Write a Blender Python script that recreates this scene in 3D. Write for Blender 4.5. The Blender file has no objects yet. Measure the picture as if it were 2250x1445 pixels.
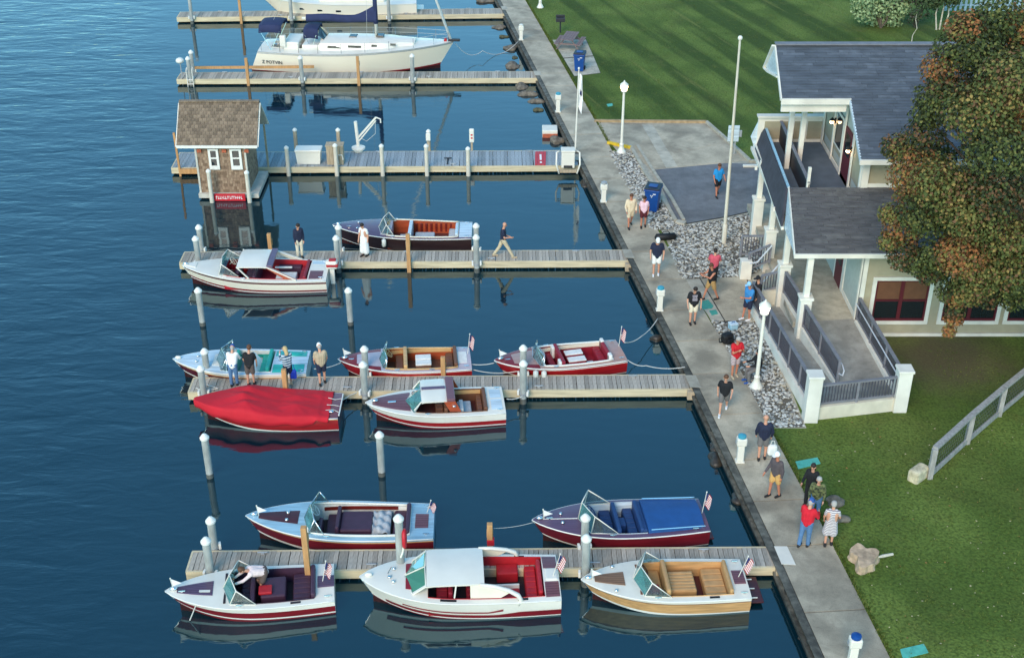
import bpy, bmesh, math, random
from mathutils import Vector, Matrix, Euler
random.seed(11)
R = math.radians
SC = bpy.context.scene
COL = SC.collection
# ---------------------------------------------------------------- camera, sky, sun, exposure
FPX, TH, CH = 2784.0, R(30), 25.6
cam_d = bpy.data.cameras.new('camera'); cam = bpy.data.objects.new('camera', cam_d); COL.objects.link(cam)
cam.location = (0, 0, CH); cam.rotation_euler = (R(90) - TH, 0, 0)
cam_d.sensor_width = 36; cam_d.lens = 36 * FPX / 2250; cam_d.clip_end = 2000
SC.camera = cam
SUN_AZ, SUN_EL = R(201), R(34)          # compass from +Y, clockwise: behind the camera, a little to the left
W = bpy.data.worlds.new('World'); SC.world = W; W.use_nodes = True
nt = W.node_tree; bg = nt.nodes['Background']
sky = nt.nodes.new('ShaderNodeTexSky'); sky.sky_type = 'NISHITA'; sky.sun_disc = False
sky.sun_elevation = SUN_EL; sky.sun_rotation = SUN_AZ
sky.air_density = 1.0; sky.dust_density = 0.1; sky.ozone_density = 2.0
tint = nt.nodes.new('ShaderNodeMix'); tint.data_type = 'RGBA'; tint.blend_type = 'MULTIPLY'; tint.inputs[0].default_value = 1; tint.inputs[7].default_value = (.64, 1.0, .98, 1)   # clear teal evening sky
nt.links.new(sky.outputs[0], tint.inputs[6]); nt.links.new(tint.outputs[2], bg.inputs[0]); bg.inputs[1].default_value = 0.15
sd = bpy.data.lights.new('sun', 'SUN'); sd.energy = 1.5; sd.angle = R(32); sd.color = (1.0, .80, .60)
so = bpy.data.objects.new('sun', sd); COL.objects.link(so)
so.rotation_euler = Vector((-math.sin(SUN_AZ)*math.cos(SUN_EL), -math.cos(SUN_AZ)*math.cos(SUN_EL), -math.sin(SUN_EL))).to_track_quat('-Z', 'Y').to_euler()
so.location = (0, -20, 60)
SC.view_settings.view_transform = 'Standard'; SC.view_settings.look = 'None'
SC.view_settings.exposure = 0.98; SC.view_settings.gamma = 1

# ---------------------------------------------------------------- helpers
def ray(px, py):
    x, v = (px - 1125) / FPX, (py - 722.5) / FPX
    return Vector((x, math.cos(TH) - v*math.sin(TH), -math.sin(TH) - v*math.cos(TH)))
def at(px, py, z=0.0):
    d = ray(px, py); t = (z - CH) / d.z
    return Vector((d.x*t, d.y*t, z))
def atY(px, py, Y):
    d = ray(px, py); t = Y / d.y
    return Vector((d.x*t, Y, CH + d.z*t))
def lin(c):
    c = c / 255
    return c/12.92 if c <= .04045 else ((c + .055)/1.055)**2.4
def rgb(*c): return (lin(c[0]), lin(c[1]), lin(c[2]), 1)

MAT = {}
def mat(name, col, rough=.55, metal=0, var=0, vs=6, bump=0, bs=30, rnd=0, emit=None, coat=0, trans=0, alpha=1, spec=.5, stretch=None, col2=None):
    m = bpy.data.materials.new(name); m.use_nodes = True; n = m.node_tree; p = n.nodes['Principled BSDF']
    c = rgb(*col); p.inputs['Base Color'].default_value = c
    p.inputs['Roughness'].default_value = rough; p.inputs['Metallic'].default_value = metal
    p.inputs['Coat Weight'].default_value = coat; p.inputs['Coat Roughness'].default_value = .08
    p.inputs['Specular IOR Level'].default_value = spec
    p.inputs['Transmission Weight'].default_value = trans; p.inputs['Alpha'].default_value = alpha
    src = None
    def coords():
        tc = n.nodes.new('ShaderNodeTexCoord'); mp = n.nodes.new('ShaderNodeMapping')
        n.links.new(tc.outputs['Object'], mp.inputs[0])
        if stretch: mp.inputs['Scale'].default_value = stretch
        return mp.outputs[0]
    if var or col2:
        co = coords(); ns = n.nodes.new('ShaderNodeTexNoise'); ns.inputs['Scale'].default_value = vs; ns.inputs['Detail'].default_value = 5
        n.links.new(co, ns.inputs['Vector'])
        rp = n.nodes.new('ShaderNodeValToRGB'); e = rp.color_ramp.elements; e[0].position = .34; e[1].position = .66
        if col2: a, b = c, rgb(*col2)
        else: a = tuple(x*(1-var) for x in c[:3]) + (1,); b = tuple(min(1, x*(1+var)) for x in c[:3]) + (1,)
        e[0].color = a; e[1].color = b
        n.links.new(ns.outputs[0], rp.inputs[0]); src = rp.outputs[0]
    if rnd:
        oi = n.nodes.new('ShaderNodeObjectInfo'); mr = n.nodes.new('ShaderNodeMapRange')
        mr.inputs[3].default_value = 1 - rnd; mr.inputs[4].default_value = 1 + rnd
        n.links.new(oi.outputs['Random'], mr.inputs[0])
        mx = n.nodes.new('ShaderNodeMix'); mx.data_type = 'RGBA'; mx.blend_type = 'MULTIPLY'; mx.inputs[0].default_value = 1
        if src: n.links.new(src, mx.inputs[6])
        else: mx.inputs[6].default_value = c
        n.links.new(mr.outputs[0], mx.inputs[7]); src = mx.outputs[2]
    if src: n.links.new(src, p.inputs['Base Color'])
    if bump:
        co = coords(); ns = n.nodes.new('ShaderNodeTexNoise'); ns.inputs['Scale'].default_value = bs; ns.inputs['Detail'].default_value = 4
        n.links.new(co, ns.inputs['Vector'])
        b = n.nodes.new('ShaderNodeBump'); b.inputs['Strength'].default_value = bump; b.inputs['Distance'].default_value = .02
        n.links.new(ns.outputs[0], b.inputs['Height']); n.links.new(b.outputs[0], p.inputs['Normal'])
    if emit:
        p.inputs['Emission Color'].default_value = rgb(*emit[0]); p.inputs['Emission Strength'].default_value = emit[1]
    MAT[name] = m
    return m

def enrich(name, stain=.45, speck=.25):
    """large water stains and a fine speckle multiplied into a concrete colour"""
    n_ = MAT[name].node_tree; p_ = n_.nodes['Principled BSDF']; src = p_.inputs['Base Color'].links[0].from_socket; geo_ = n_.nodes.new('ShaderNodeNewGeometry')
    for sc_, lo, hi, amt in ((.55,.46,.62,stain), (2.6,.52,.70,stain*.6), (28,.45,.75,speck)):
        ns_ = n_.nodes.new('ShaderNodeTexNoise'); ns_.inputs['Scale'].default_value = sc_; ns_.inputs['Detail'].default_value = 7; ns_.inputs['Distortion'].default_value = .6; n_.links.new(geo_.outputs['Position'], ns_.inputs['Vector'])
        r_ = n_.nodes.new('ShaderNodeMapRange'); r_.inputs[1].default_value = lo; r_.inputs[2].default_value = hi; r_.inputs[3].default_value = 1; r_.inputs[4].default_value = 1-amt; n_.links.new(ns_.outputs[0], r_.inputs[0])
        m_ = n_.nodes.new('ShaderNodeMix'); m_.data_type = 'RGBA'; m_.blend_type = 'MULTIPLY'; m_.inputs[0].default_value = 1; n_.links.new(src, m_.inputs[6]); n_.links.new(r_.outputs[0], m_.inputs[7]); src = m_.outputs[2]
    n_.links.new(src, p_.inputs['Base Color'])
class MB:
    """collects shapes; build() links them as ONE mesh object"""
    def __init__(s): s.v = []; s.f = []; s.m = []
    def add(s, vs, fs, m=0):
        o = len(s.v); s.v += [Vector(p) for p in vs]
        for f in fs: s.f.append([i + o for i in f]); s.m.append(m)
        return s
    def box(s, x0, x1, y0, y1, z0, z1, m=0):
        return s.add([(x0,y0,z0),(x1,y0,z0),(x1,y1,z0),(x0,y1,z0),(x0,y0,z1),(x1,y0,z1),(x1,y1,z1),(x0,y1,z1)],
              [(0,3,2,1),(4,5,6,7),(0,1,5,4),(1,2,6,5),(2,3,7,6),(3,0,4,7)], m)
    def rbox(s, x0, x1, y0, y1, z0, z1, r=.03, seg=2, m=0):
        b = bmesh.new(); bmesh.ops.create_cube(b, size=1)
        for v in b.verts: v.co = Vector(((x0+x1)/2 + v.co.x*(x1-x0), (y0+y1)/2 + v.co.y*(y1-y0), (z0+z1)/2 + v.co.z*(z1-z0)))
        r = min(r, .45*min(abs(x1-x0), abs(y1-y0), abs(z1-z0)))
        bmesh.ops.bevel(b, geom=b.edges[:], offset=r, segments=seg, profile=.5, affect='EDGES')
        b.verts.index_update(); s.add([v.co.copy() for v in b.verts], [[v.index for v in f.verts] for f in b.faces], m); b.free(); return s
    def bar(s, a, b, w, h, m=0, up=(0,0,1)):
        a, b = Vector(a), Vector(b); d = (b-a).normalized(); u = Vector(up)
        if abs(d.dot(u)) > .99: u = Vector((0,1,0))
        x = d.cross(u).normalized(); z = x.cross(d)
        P = [a + x*i*w/2 + z*j*h/2 for i, j in ((-1,-1),(1,-1),(1,1),(-1,1))] + [b + x*i*w/2 + z*j*h/2 for i, j in ((-1,-1),(1,-1),(1,1),(-1,1))]
        return s.add(P, [(0,1,2,3),(7,6,5,4),(0,4,5,1),(1,5,6,2),(2,6,7,3),(3,7,4,0)], m)
    def tube(s, pts, r, n=8, m=0, cap=True):
        pts = [Vector(p) for p in pts]; rs = r if isinstance(r, (list, tuple)) else [r]*len(pts)
        o = len(s.v); prev = None
        for i, p in enumerate(pts):
            d = (pts[min(i+1, len(pts)-1)] - pts[max(i-1, 0)]).normalized()
            if prev is None:
                u = Vector((0,0,1)) if abs(d.z) < .9 else Vector((1,0,0))
                x = d.cross(u).normalized()
            else: x = (prev - d*prev.dot(d)).normalized()
            prev = x; y = d.cross(x)
            for k in range(n):
                a = 2*math.pi*k/n; s.v.append(p + (x*math.cos(a) + y*math.sin(a))*rs[i])
        for i in range(len(pts)-1):
            for k in range(n):
                k2 = (k+1) % n
                s.f.append([o+i*n+k, o+i*n+k2, o+(i+1)*n+k2, o+(i+1)*n+k]); s.m.append(m)
        if cap:
            s.f.append([o+k for k in reversed(range(n))]); s.m.append(m)
            e = o + (len(pts)-1)*n; s.f.append([e+k for k in range(n)]); s.m.append(m)
        return s
    def lathe(s, prof, c, n=12, m=0):
        return s.tube([(c[0], c[1], c[2]+z) for r, z in prof], [max(r, .0005) for r, z in prof], n, m) if False else s._lathe(prof, c, n, m)
    def _lathe(s, prof, c, n, m):
        vs = []; fs = []
        for r, z in prof:
            for k in range(n):
                a = 2*math.pi*k/n; vs.append((c[0]+max(r,.0005)*math.cos(a), c[1]+max(r,.0005)*math.sin(a), c[2]+z))
        for i in range(len(prof)-1):
            for k in range(n): fs.append((i*n+k, i*n+(k+1)%n, (i+1)*n+(k+1)%n, (i+1)*n+k))
        fs.append(tuple(reversed(range(n)))); fs.append(tuple((len(prof)-1)*n+k for k in range(n)))
        return s.add(vs, fs, m)
    def ball(s, c, r, n=10, m=0, squash=(1,1,1)):
        k = max(4, n//2); vs = [(c[0], c[1], c[2]-r*squash[2])]; fs = []
        for i in range(1, k):
            a = -math.pi/2 + math.pi*i/k
            for j in range(n):
                b = 2*math.pi*j/n; vs.append((c[0]+r*squash[0]*math.cos(a)*math.cos(b), c[1]+r*squash[1]*math.cos(a)*math.sin(b), c[2]+r*squash[2]*math.sin(a)))
        vs.append((c[0], c[1], c[2]+r*squash[2])); t = len(vs)-1
        for j in range(n):
            fs.append((0, 1+(j+1)%n, 1+j)); fs.append((t, t-n+j, t-n+(j+1)%n))
            for i in range(k-2): a = 1+i*n; fs.append((a+j, a+(j+1)%n, a+n+(j+1)%n, a+n+j))
        return s.add(vs, fs, m)
    def prism(s, poly, z0, z1, m=0):
        """poly: list of (x,y[,..]) ccw"""
        A = sum(poly[i][0]*poly[(i+1)%len(poly)][1] - poly[(i+1)%len(poly)][0]*poly[i][1] for i in range(len(poly)))
        if A < 0: poly = poly[::-1]
        n = len(poly)
        return s.add([(p[0],p[1],z0) for p in poly] + [(p[0],p[1],z1) for p in poly],
              [tuple(reversed(range(n))), tuple(range(n, 2*n))] + [(i, (i+1)%n, n+(i+1)%n, n+i) for i in range(n)], m)
    def slab(s, quad, th, m=0):
        """a thin solid from a list of 3D points (planar), thickened along its normal by -th"""
        q = [Vector(p) for p in quad]; nn = (q[1]-q[0]).cross(q[2]-q[0]).normalized(); n = len(q)
        return s.add(q + [p - nn*th for p in q], [tuple(range(n)), tuple(reversed(range(n, 2*n)))] + [((i+1)%n, i, n+i, n+(i+1)%n) for i in range(n)], m)
    def grid(s, rows, m=0, closed=False):
        """rows of points -> quads; m may be a function(i,j)"""
        o = len(s.v); w = len(rows[0])
        for r in rows: s.v += [Vector(p) for p in r]
        for i in range(len(rows)-1):
            for j in range(w if closed else w-1):
                j2 = (j+1) % w
                s.f.append([o+i*w+j, o+i*w+j2, o+(i+1)*w+j2, o+(i+1)*w+j]); s.m.append(m(i, j) if callable(m) else m)
        return s
    def mesh(s, name, mats, smooth=False):
        me = bpy.data.meshes.new(name); me.from_pydata([tuple(v) for v in s.v], [], s.f)
        for k in (mats if isinstance(mats, (list, tuple)) else [mats]): me.materials.append(MAT[k])
        me.polygons.foreach_set('material_index', s.m)
        if smooth is True: me.polygons.foreach_set('use_smooth', [True]*len(s.f))
        elif smooth: me.polygons.foreach_set('use_smooth', [True]*len(s.f)); me.set_sharp_from_angle(angle=R(smooth))
        me.update(); return me
    def build(s, name, mats, parent=None, smooth=False, world=True, fixn=False):
        if parent is not None and world:
            inv = ROOTM[root_of(parent).name].inverted()
            s.v = [inv @ p for p in s.v]
        me = s.mesh(name, mats, smooth)
        if fixn:
            b = bmesh.new(); b.from_mesh(me); bmesh.ops.recalc_face_normals(b, faces=b.faces[:]); b.to_mesh(me); b.free()
        o = bpy.data.objects.new(name, me); COL.objects.link(o)
        if parent is not None: o.parent = parent
        else: ROOTM[o.name] = Matrix()
        return o
ROOTM = {}
def root_of(o):
    while o.parent is not None: o = o.parent
    return o
def thing(name, label, cat, loc=(0,0,0), rz=0, group=None):
    o = bpy.data.objects.new(name, None); COL.objects.link(o); o.empty_display_size = .2
    o.location = loc; o.rotation_euler = (0, 0, rz)
    ROOTM[o.name] = Matrix.Translation(Vector(loc)) @ Matrix.Rotation(rz, 4, 'Z')
    return tag(o, label, cat, group)
def tag(o, label, cat, group=None):
    o['label'] = label; o['category'] = cat
    if group: o['group'] = group
    return o
def struct(o, kind='structure'): o['kind'] = kind; return o
def copy_tree(o, parent=None, loc=None, rz=None):
    c = o.copy(); COL.objects.link(c); c.parent = parent
    if loc is not None: c.location = loc
    if rz is not None: c.rotation_euler = (0, 0, rz)
    for ch in o.children: copy_tree(ch, c)
    return c
def inst(name, me, parent, loc=(0,0,0), rot=(0,0,0), sc=(1,1,1)):
    o = bpy.data.objects.new(name, me); COL.objects.link(o); o.location = loc; o.rotation_euler = rot; o.scale = sc
    if parent is not None: o.parent = parent
    return o

# ---------------------------------------------------------------- materials
mat('white', (226,219,204), .45, var=.05, vs=3)
mat('white_gloss', (230,224,210), .32, var=.04, vs=1.5, coat=.15)
mat('cream', (232,222,200), .4, var=.05, vs=2, coat=.2)
mat('cream_hull', (236,226,205), .3, coat=.3)
mat('gunmetal', (168,172,174), .45, metal=.25, var=.12, vs=4)
mat('pile_steel', (168,170,164), .55, var=.22, vs=5, stretch=(1,1,.25))
mat('pile_wet', (96,98,92), .6, var=.25, vs=7)
mat('cap_white', (232,228,218), .4)
mat('plank', (170,160,146), .85, var=.16, vs=5, stretch=(8,1,8), rnd=.26, bump=.25, bs=40)
mat('plank_blue', (148,156,160), .85, var=.2, vs=5, stretch=(8,1,8), rnd=.2, bump=.25, bs=40)
mat('beam', (206,190,156), .8, var=.16, vs=3, stretch=(.3,2,3), bump=.2, bs=20)
mat('beam_dark', (70,60,48), .9, var=.2, vs=3)
mat('post_wood', (192,144,94), .75, var=.16, vs=4, stretch=(3,3,.4))
mat('post_old', (176,158,132), .85, var=.2, vs=5, stretch=(3,3,.5))
mat('post_pale', (208,200,182), .75, var=.1, vs=4, stretch=(3,3,.5))
mat('concrete', (182,170,148), .9, var=.20, vs=1.3, bump=.3, bs=60, rnd=.09)
mat('concrete_pale', (188,180,162), .9, var=.14, vs=3, bump=.15, bs=60)
mat('seam', (64,62,56), .95, var=.2)
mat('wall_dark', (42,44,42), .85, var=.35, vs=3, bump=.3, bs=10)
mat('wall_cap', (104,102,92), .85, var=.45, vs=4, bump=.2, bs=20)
mat('asphalt', (118,120,124), .95, var=.12, vs=2.5, bump=.35, bs=160)
mat('kerb', (172,166,150), .9, var=.18, vs=4, bump=.2, bs=50)
mat('kerb_tan', (172,146,110), .9, var=.2, vs=4)
mat('yellow', (216,178,40), .7, var=.15)
for i, c in enumerate(((164,162,154),(200,198,190),(126,126,122),(180,170,150),(92,91,88))): mat('stone%d' % i, c, .9, var=.2, vs=20)
mat('gravel_bed', (104,98,86), .95, var=.35, vs=30)
mat('rock', (112,104,92), .9, var=.4, vs=5, bump=.5, bs=12)
mat('rock_wet', (58,52,44), .45, var=.4, vs=5, bump=.5, bs=12)
mat('rope', (206,204,196), .9)
mat('black', (18,18,20), .6)
mat('dark', (44,44,48), .6)
mat('chrome', (222,224,226), .15, metal=1)
mat('glass', (28,36,40), .06, spec=.7)
mat('glass_teal', (134,200,196), .05, trans=.75, spec=.5)
mat('glass_clear', (200,222,222), .04, trans=.93)
mat('glass_green', (96,170,140), .05, trans=.5)
enrich('concrete', .34, .22); enrich('concrete_pale', .26, .2); enrich('asphalt', .22, .3); enrich('wall_cap', .5, .3)
# ================================================================ SETTING
def node_mat(name):
    m = bpy.data.materials.new(name); m.use_nodes = True; MAT[name] = m
    return m.node_tree, m.node_tree.nodes['Principled BSDF']
# --- water: dark body, sky reflection; rougher outside the shelter of the docks
n, p = node_mat('water')
p.inputs['Base Color'].default_value = (.002, .018, .028, 1); p.inputs['Roughness'].default_value = .05; p.inputs['IOR'].default_value = 2.0; p.inputs['Specular Tint'].default_value = (.70, .95, 1.0, 1)
tc = n.nodes.new('ShaderNodeTexCoord'); geo = n.nodes.new('ShaderNodeNewGeometry'); sep = n.nodes.new('ShaderNodeSeparateXYZ')
n.links.new(geo.outputs['Position'], sep.inputs[0])
def noise(scale, stretch, detail=3, dist=0):
    mp = n.nodes.new('ShaderNodeMapping'); mp.inputs['Scale'].default_value = stretch; n.links.new(tc.outputs['Object'], mp.inputs[0])
    ns = n.nodes.new('ShaderNodeTexNoise'); ns.inputs['Scale'].default_value = scale; ns.inputs['Detail'].default_value = detail; ns.inputs['Distortion'].default_value = dist
    n.links.new(mp.outputs[0], ns.inputs['Vector']); return ns.outputs[0]
def math_(op, a, b=None, c=None):
    k = n.nodes.new('ShaderNodeMath'); k.operation = op
    for i, x in enumerate((a, b, c)):
        if x is None: continue
        if isinstance(x, (int, float)): k.inputs[i].default_value = x
        else: n.links.new(x, k.inputs[i])
    return k.outputs[0]
mr = n.nodes.new('ShaderNodeMapRange'); mr.interpolation_type = 'SMOOTHSTEP'
# shelter edge runs along the dock heads: x = -3.2 - 0.24*y
edge = math_('ADD', sep.outputs[0], math_('MULTIPLY', sep.outputs[1], .235))
edge = math_('ADD', edge, math_('MULTIPLY', math_('SUBTRACT', noise(.12, (1,1,1), 2), .5), 7))
n.links.new(edge, mr.inputs[0]); mr.inputs[1].default_value = -7.5; mr.inputs[2].default_value = -1.0; mr.inputs[3].default_value = 1.0; mr.inputs[4].default_value = .14
b1 = n.nodes.new('ShaderNodeBump'); b1.inputs['Distance'].default_value = .10
hsum = math_('ADD', noise(1.1, (.5,1.4,1), 3, .6), math_('MULTIPLY', noise(4, (.6,1.4,1), 2, .4), .16))
hsum = math_('ADD', hsum, math_('MULTIPLY', noise(.35, (.5,1.2,1), 2, .3), 1.6))
n.links.new(hsum, b1.inputs['Height']); n.links.new(math_('MULTIPLY', mr.outputs[0], .46), b1.inputs['Strength'])
n.links.new(b1.outputs[0], p.inputs['Normal'])
struct(MB().add([(-400,-40,0),(40,-40,0),(40,420,0),(-400,420,0)], [(0,1,2,3)]).build('water', 'water'))

# --- shoreline polyline (left edge of the walkway)
WL = [(9.25,18.0),(8.4,25.5),(7.87,30.31),(6.61,40.0),(5.05,50.44),(1.52,74.26),(-.64,88.48),(-3.0,104.0)]
WW = 1.93
def shore(y):
    for (x0,y0),(x1,y1) in zip(WL, WL[1:]):
        if y <= y1 or (x1,y1) == WL[-1]: return x0 + (x1-x0)*(y-y0)/(y1-y0)
YS = [18.0 + i for i in range(0, 87, 2)]
def ribbon(o0, o1, z0, z1, y0=18, y1=104, mb=None, step=2):
    mb = mb or MB(); ys = [y0]
    while ys[-1] + step < y1: ys.append(ys[-1] + step)
    ys.append(y1)
    rows = [[(shore(y)+o0,y,z0),(shore(y)+o1,y,z0),(shore(y)+o1,y,z1),(shore(y)+o0,y,z1)] for y in ys]
    mb.grid(rows, closed=True); o = len(mb.v)-4*len(rows)
    mb.f += [[o,o+1,o+2,o+3],[len(mb.v)-1,len(mb.v)-2,len(mb.v)-3,len(mb.v)-4]]; mb.m += [0,0]
    return mb
# lawn
n, p = node_mat('grass'); p.inputs['Roughness'].default_value = .95; p.inputs['Specular IOR Level'].default_value = .15
tc = n.nodes.new('ShaderNodeTexCoord')
def mixc(f, a, b):
    k = n.nodes.new('ShaderNodeMix'); k.data_type = 'RGBA'
    n.links.new(f, k.inputs[0])
    for i, x in ((6, a), (7, b)):
        if isinstance(x, tuple): k.inputs[i].default_value = x
        else: n.links.new(x, k.inputs[i])
    return k.outputs[2]
def ramp(f, lo, hi):
    k = n.nodes.new('ShaderNodeMapRange'); k.interpolation_type = 'SMOOTHSTEP'; n.links.new(f, k.inputs[0]); k.inputs[1].default_value = lo; k.inputs[2].default_value = hi; return k.outputs[0]
geo = n.nodes.new('ShaderNodeNewGeometry'); sp_ = n.nodes.new('ShaderNodeSeparateXYZ'); n.links.new(geo.outputs['Position'], sp_.inputs[0])
def dnoise(scale, stretch, ang, detail=4):
    mp = n.nodes.new('ShaderNodeMapping'); mp.vector_type = 'POINT'; mp.inputs['Rotation'].default_value = (0, 0, ang)
    m2 = n.nodes.new('ShaderNodeMapping'); m2.inputs['Scale'].default_value = stretch
    n.links.new(tc.outputs['Object'], mp.inputs[0]); n.links.new(mp.outputs[0], m2.inputs[0])
    ns = n.nodes.new('ShaderNodeTexNoise'); ns.inputs['Scale'].default_value = scale; ns.inputs['Detail'].default_value = detail; n.links.new(m2.outputs[0], ns.inputs['Vector']); return ns.outputs[0]
g = mixc(ramp(noise(.30, (1,1,1), 4, .5), .35, .65), rgb(90,110,48), rgb(114,132,62))
# mowing streaks run from the far left towards the house, only on the far lawn
far = ramp(sp_.outputs[1], 58, 70)
g = mixc(math_('MULTIPLY', far, math_('MULTIPLY', ramp(dnoise(.55, (1,.06,1), R(-18)), .44, .60), .85)), g, rgb(60,80,34))
g = mixc(math_('MULTIPLY', far, math_('MULTIPLY', ramp(dnoise(1.9, (1,.05,1), R(-18)), .60, .72), .5)), g, rgb(136,136,74))
g = mixc(math_('MULTIPLY', ramp(noise(.22, (1,1,1), 5, .8), .50, .72), .40), g, rgb(72,72,40))
g = mixc(math_('MULTIPLY', ramp(noise(1.1, (1,1,1), 6), .54, .77), .4), g, rgb(114,114,60))
g = mixc(math_('MULTIPLY', ramp(noise(11, (1,1,1), 6), .35, .75), .7), g, rgb(48,62,26))
# worn soil beside the house
vd = n.nodes.new('ShaderNodeVectorMath'); vd.operation = 'DISTANCE'; vd.inputs[1].default_value = (16.6, 41.4, .47); n.links.new(geo.outputs['Position'], vd.inputs[0])
soil = math_('SUBTRACT', 1.0, ramp(math_('ADD', vd.outputs['Value'], math_('MULTIPLY', noise(1.1, (1,1,1), 5), 3.0)), 2.2, 5.4))
g = mixc(math_('MULTIPLY', soil, .8), g, rgb(92,80,66))
n.links.new(g, p.inputs['Base Color'])
b = n.nodes.new('ShaderNodeBump'); b.inputs['Strength'].default_value = .7; b.inputs['Distance'].default_value = .06; n.links.new(noise(14, (1,1,1), 6), b.inputs['Height']); n.links.new(b.outputs[0], p.inputs['Normal'])
lw = MB(); rows = []
for y in [12, 18] + [20 + 2*i for i in range(44)] + [112, 130, 170, 400]:
    yy = min(max(y, 18), 104); x0 = shore(yy) + 1.2
    rows.append([(x0, y, .47), (x0+3, y, .47), (x0+9, y, .47), (x0+16, y, .47), (60, y, .47), (300, y, .47)])
struct(lw.grid(rows).build('lawn', 'grass'))

# grass tufts, denser and longer along the walkway edge
for i_, c_ in enumerate(((92,108,50),(66,86,38),(116,122,64))): mat('blade%d' % i_, c_, .95, spec=.1)
gm = MB()
def tuft(x, y, h):
    for _ in range(2):
        a = random.random()*6.3; l = random.uniform(.4,1)*h; w = h*.22; q = Vector((x+random.uniform(-.04,.04), y+random.uniform(-.04,.04), .468))
        gm.add([q+Vector((math.cos(a)*w,math.sin(a)*w,0)), q-Vector((math.cos(a)*w,math.sin(a)*w,0)), q+Vector((random.uniform(-.6,.6)*l,random.uniform(-.6,.6)*l,l))], [(0,1,2)], random.choice((0,0,1,1,2)))
rg = random.Random(4)
for _ in range(5200):
    y = rg.uniform(19,95); tuft(shore(y)+WW+.02+abs(rg.gauss(0,.07)), y, .10) if not (44 < y < 62 or 37.3 < y < 44) else None
for _ in range(30000):
    y = 20+75*rg.random()**1.6; x = shore(y)+WW+.1+rg.random()*(16 if y < 44 else 22)
    if 36.5 < y < 67.5 and x < 16: continue
    if x > 13 and 42 < y < 57: continue
    tuft(x, y, .07)
struct(gm.build('grass_tufts', ['blade0','blade1','blade2']), 'stuff')
# walkway: bed + slabs; seams wide every ~10 m
wk = struct(ribbon(.14, WW-.02, .30, .478).build('walkway', 'seam'))
cuts = [18.5, 21.6, 24.3]
pt = [at(1830,1345,.5).y, at(1760,1200,.5).y, 34.65, 40.1, 44.95, 50.3, 55.6, 61.2, 67.6, 74.5, 81.0, 88.6, 96, 103]
last = cuts[-1]
for q in pt:
    k = max(1, round((q-last)/2.6))
    cuts += [last + (q-last)*(i+1)/k for i in range(k)]; last = q
for y0, y1 in zip(cuts, cuts[1:]):
    g0, g1 = y0+.018, y1-.018; dz = random.uniform(-.003, .004); sk = .10
    q = [(shore(g0)+.16, g0), (shore(g0+sk)+WW, g0+sk*1.4), (shore(g1+sk)+WW, g1+sk*1.4), (shore(g1)+.16, g1)]
    MB().prism(q, .40, .50+dz).build('slab', 'concrete', wk)
# seawall
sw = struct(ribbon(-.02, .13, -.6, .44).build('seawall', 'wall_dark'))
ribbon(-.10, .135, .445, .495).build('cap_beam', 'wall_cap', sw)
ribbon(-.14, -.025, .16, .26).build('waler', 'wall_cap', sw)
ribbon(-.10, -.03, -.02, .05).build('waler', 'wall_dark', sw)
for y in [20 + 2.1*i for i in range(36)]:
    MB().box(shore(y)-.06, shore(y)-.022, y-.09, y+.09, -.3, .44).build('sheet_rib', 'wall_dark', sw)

# driveway, apron, kerbs
def px(poly, z=.48): return [at(a, b, z) for a, b in poly]
struct(MB().prism(px([(1300,266),(1552,270),(1650,352),(1720,360),(1760,560),(1700,760),(1772,940),(1672,940),(1560,700),(1470,540),(1380,360)],.472), .40, .472).build('paving_base', 'kerb'))
struct(MB().prism(px([(1437,373),(1600,358),(1700,362),(1715,455),(1690,457),(1506,492),(1487,485)]), .40, .478).build('driveway', 'asphalt'))
ap = struct(MB().prism(px([(1306,270),(1552,272),(1644,352),(1600,357),(1437,372),(1345,318)]), .40, .480).build('apron', 'concrete'))
def slabpx(poly, name, m, parent, z1=.486, z0=.40): return MB().prism(px(poly, z1), z0, z1).build(name, m, parent)
slabpx([(1312,273),(1408,274),(1461,369),(1440,371),(1349,318)], 'slab', 'concrete', ap)
slabpx([(1410,274),(1434,274),(1489,366),(1464,369)], 'slab', 'concrete_pale', ap)
slabpx([(1436,274),(1550,274),(1592,313),(1482,336)], 'slab', 'concrete', ap)
slabpx([(1484,339),(1594,315),(1636,351),(1600,356),(1492,366)], 'slab', 'concrete', ap)
def kerb(pts, name='kerb', w=.16, h=.13, m='kerb', z=.47):
    mb = MB(); P = [at(a, b, z) for a, b in pts]
    for a, b in zip(P, P[1:]): mb.bar(a + Vector((0,0,h/2-.03)), b + Vector((0,0,h/2-.03)), w, h+.06)
    return struct(mb.build(name, m))
kerb([(1306,268),(1552,270)], m='kerb_tan'); kerb([(1552,270),(1600,312),(1648,356),(1680,358)])
kerb([(1384,322),(1420,385),(1455,437),(1484,487)]); kerb([(1400,320),(1440,384),(1475,436),(1502,484)], h=.07)
kerb([(1486,490),(1506,494)], w=.3, m='concrete_pale'); kerb([(1508,492),(1600,476),(1690,456)], w=.06, h=.02, m='wall_dark')
tag(MB().bar(at(1335,313,.56), at(1386,324,.56), .14, .14).build('kerb_stop', 'yellow'), 'yellow painted kerb block at the foot of the far lamp post', 'kerb block')
# pads
pp = struct(MB().prism(px([(1214,88),(1288,86),(1320,161),(1262,168)]), .40, .476).build('picnic_pad', 'seam'))
slabpx([(1214,88),(1287,87),(1303,122),(1238,127)], 'slab', 'concrete_pale', pp); slabpx([(1239,129),(1304,124),(1319,160),(1262,167)], 'slab', 'concrete_pale', pp)
ep = struct(MB().prism(px([(1499,612),(1640,606),(1672,705),(1575,712)]), .40, .476).build('entrance_pad', 'seam'))
slabpx([(1499,613),(1537,612),(1591,704),(1567,707)], 'slab', 'concrete_pale', ep); slabpx([(1540,612),(1638,607),(1670,703),(1594,704)], 'slab', 'concrete', ep)

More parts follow.
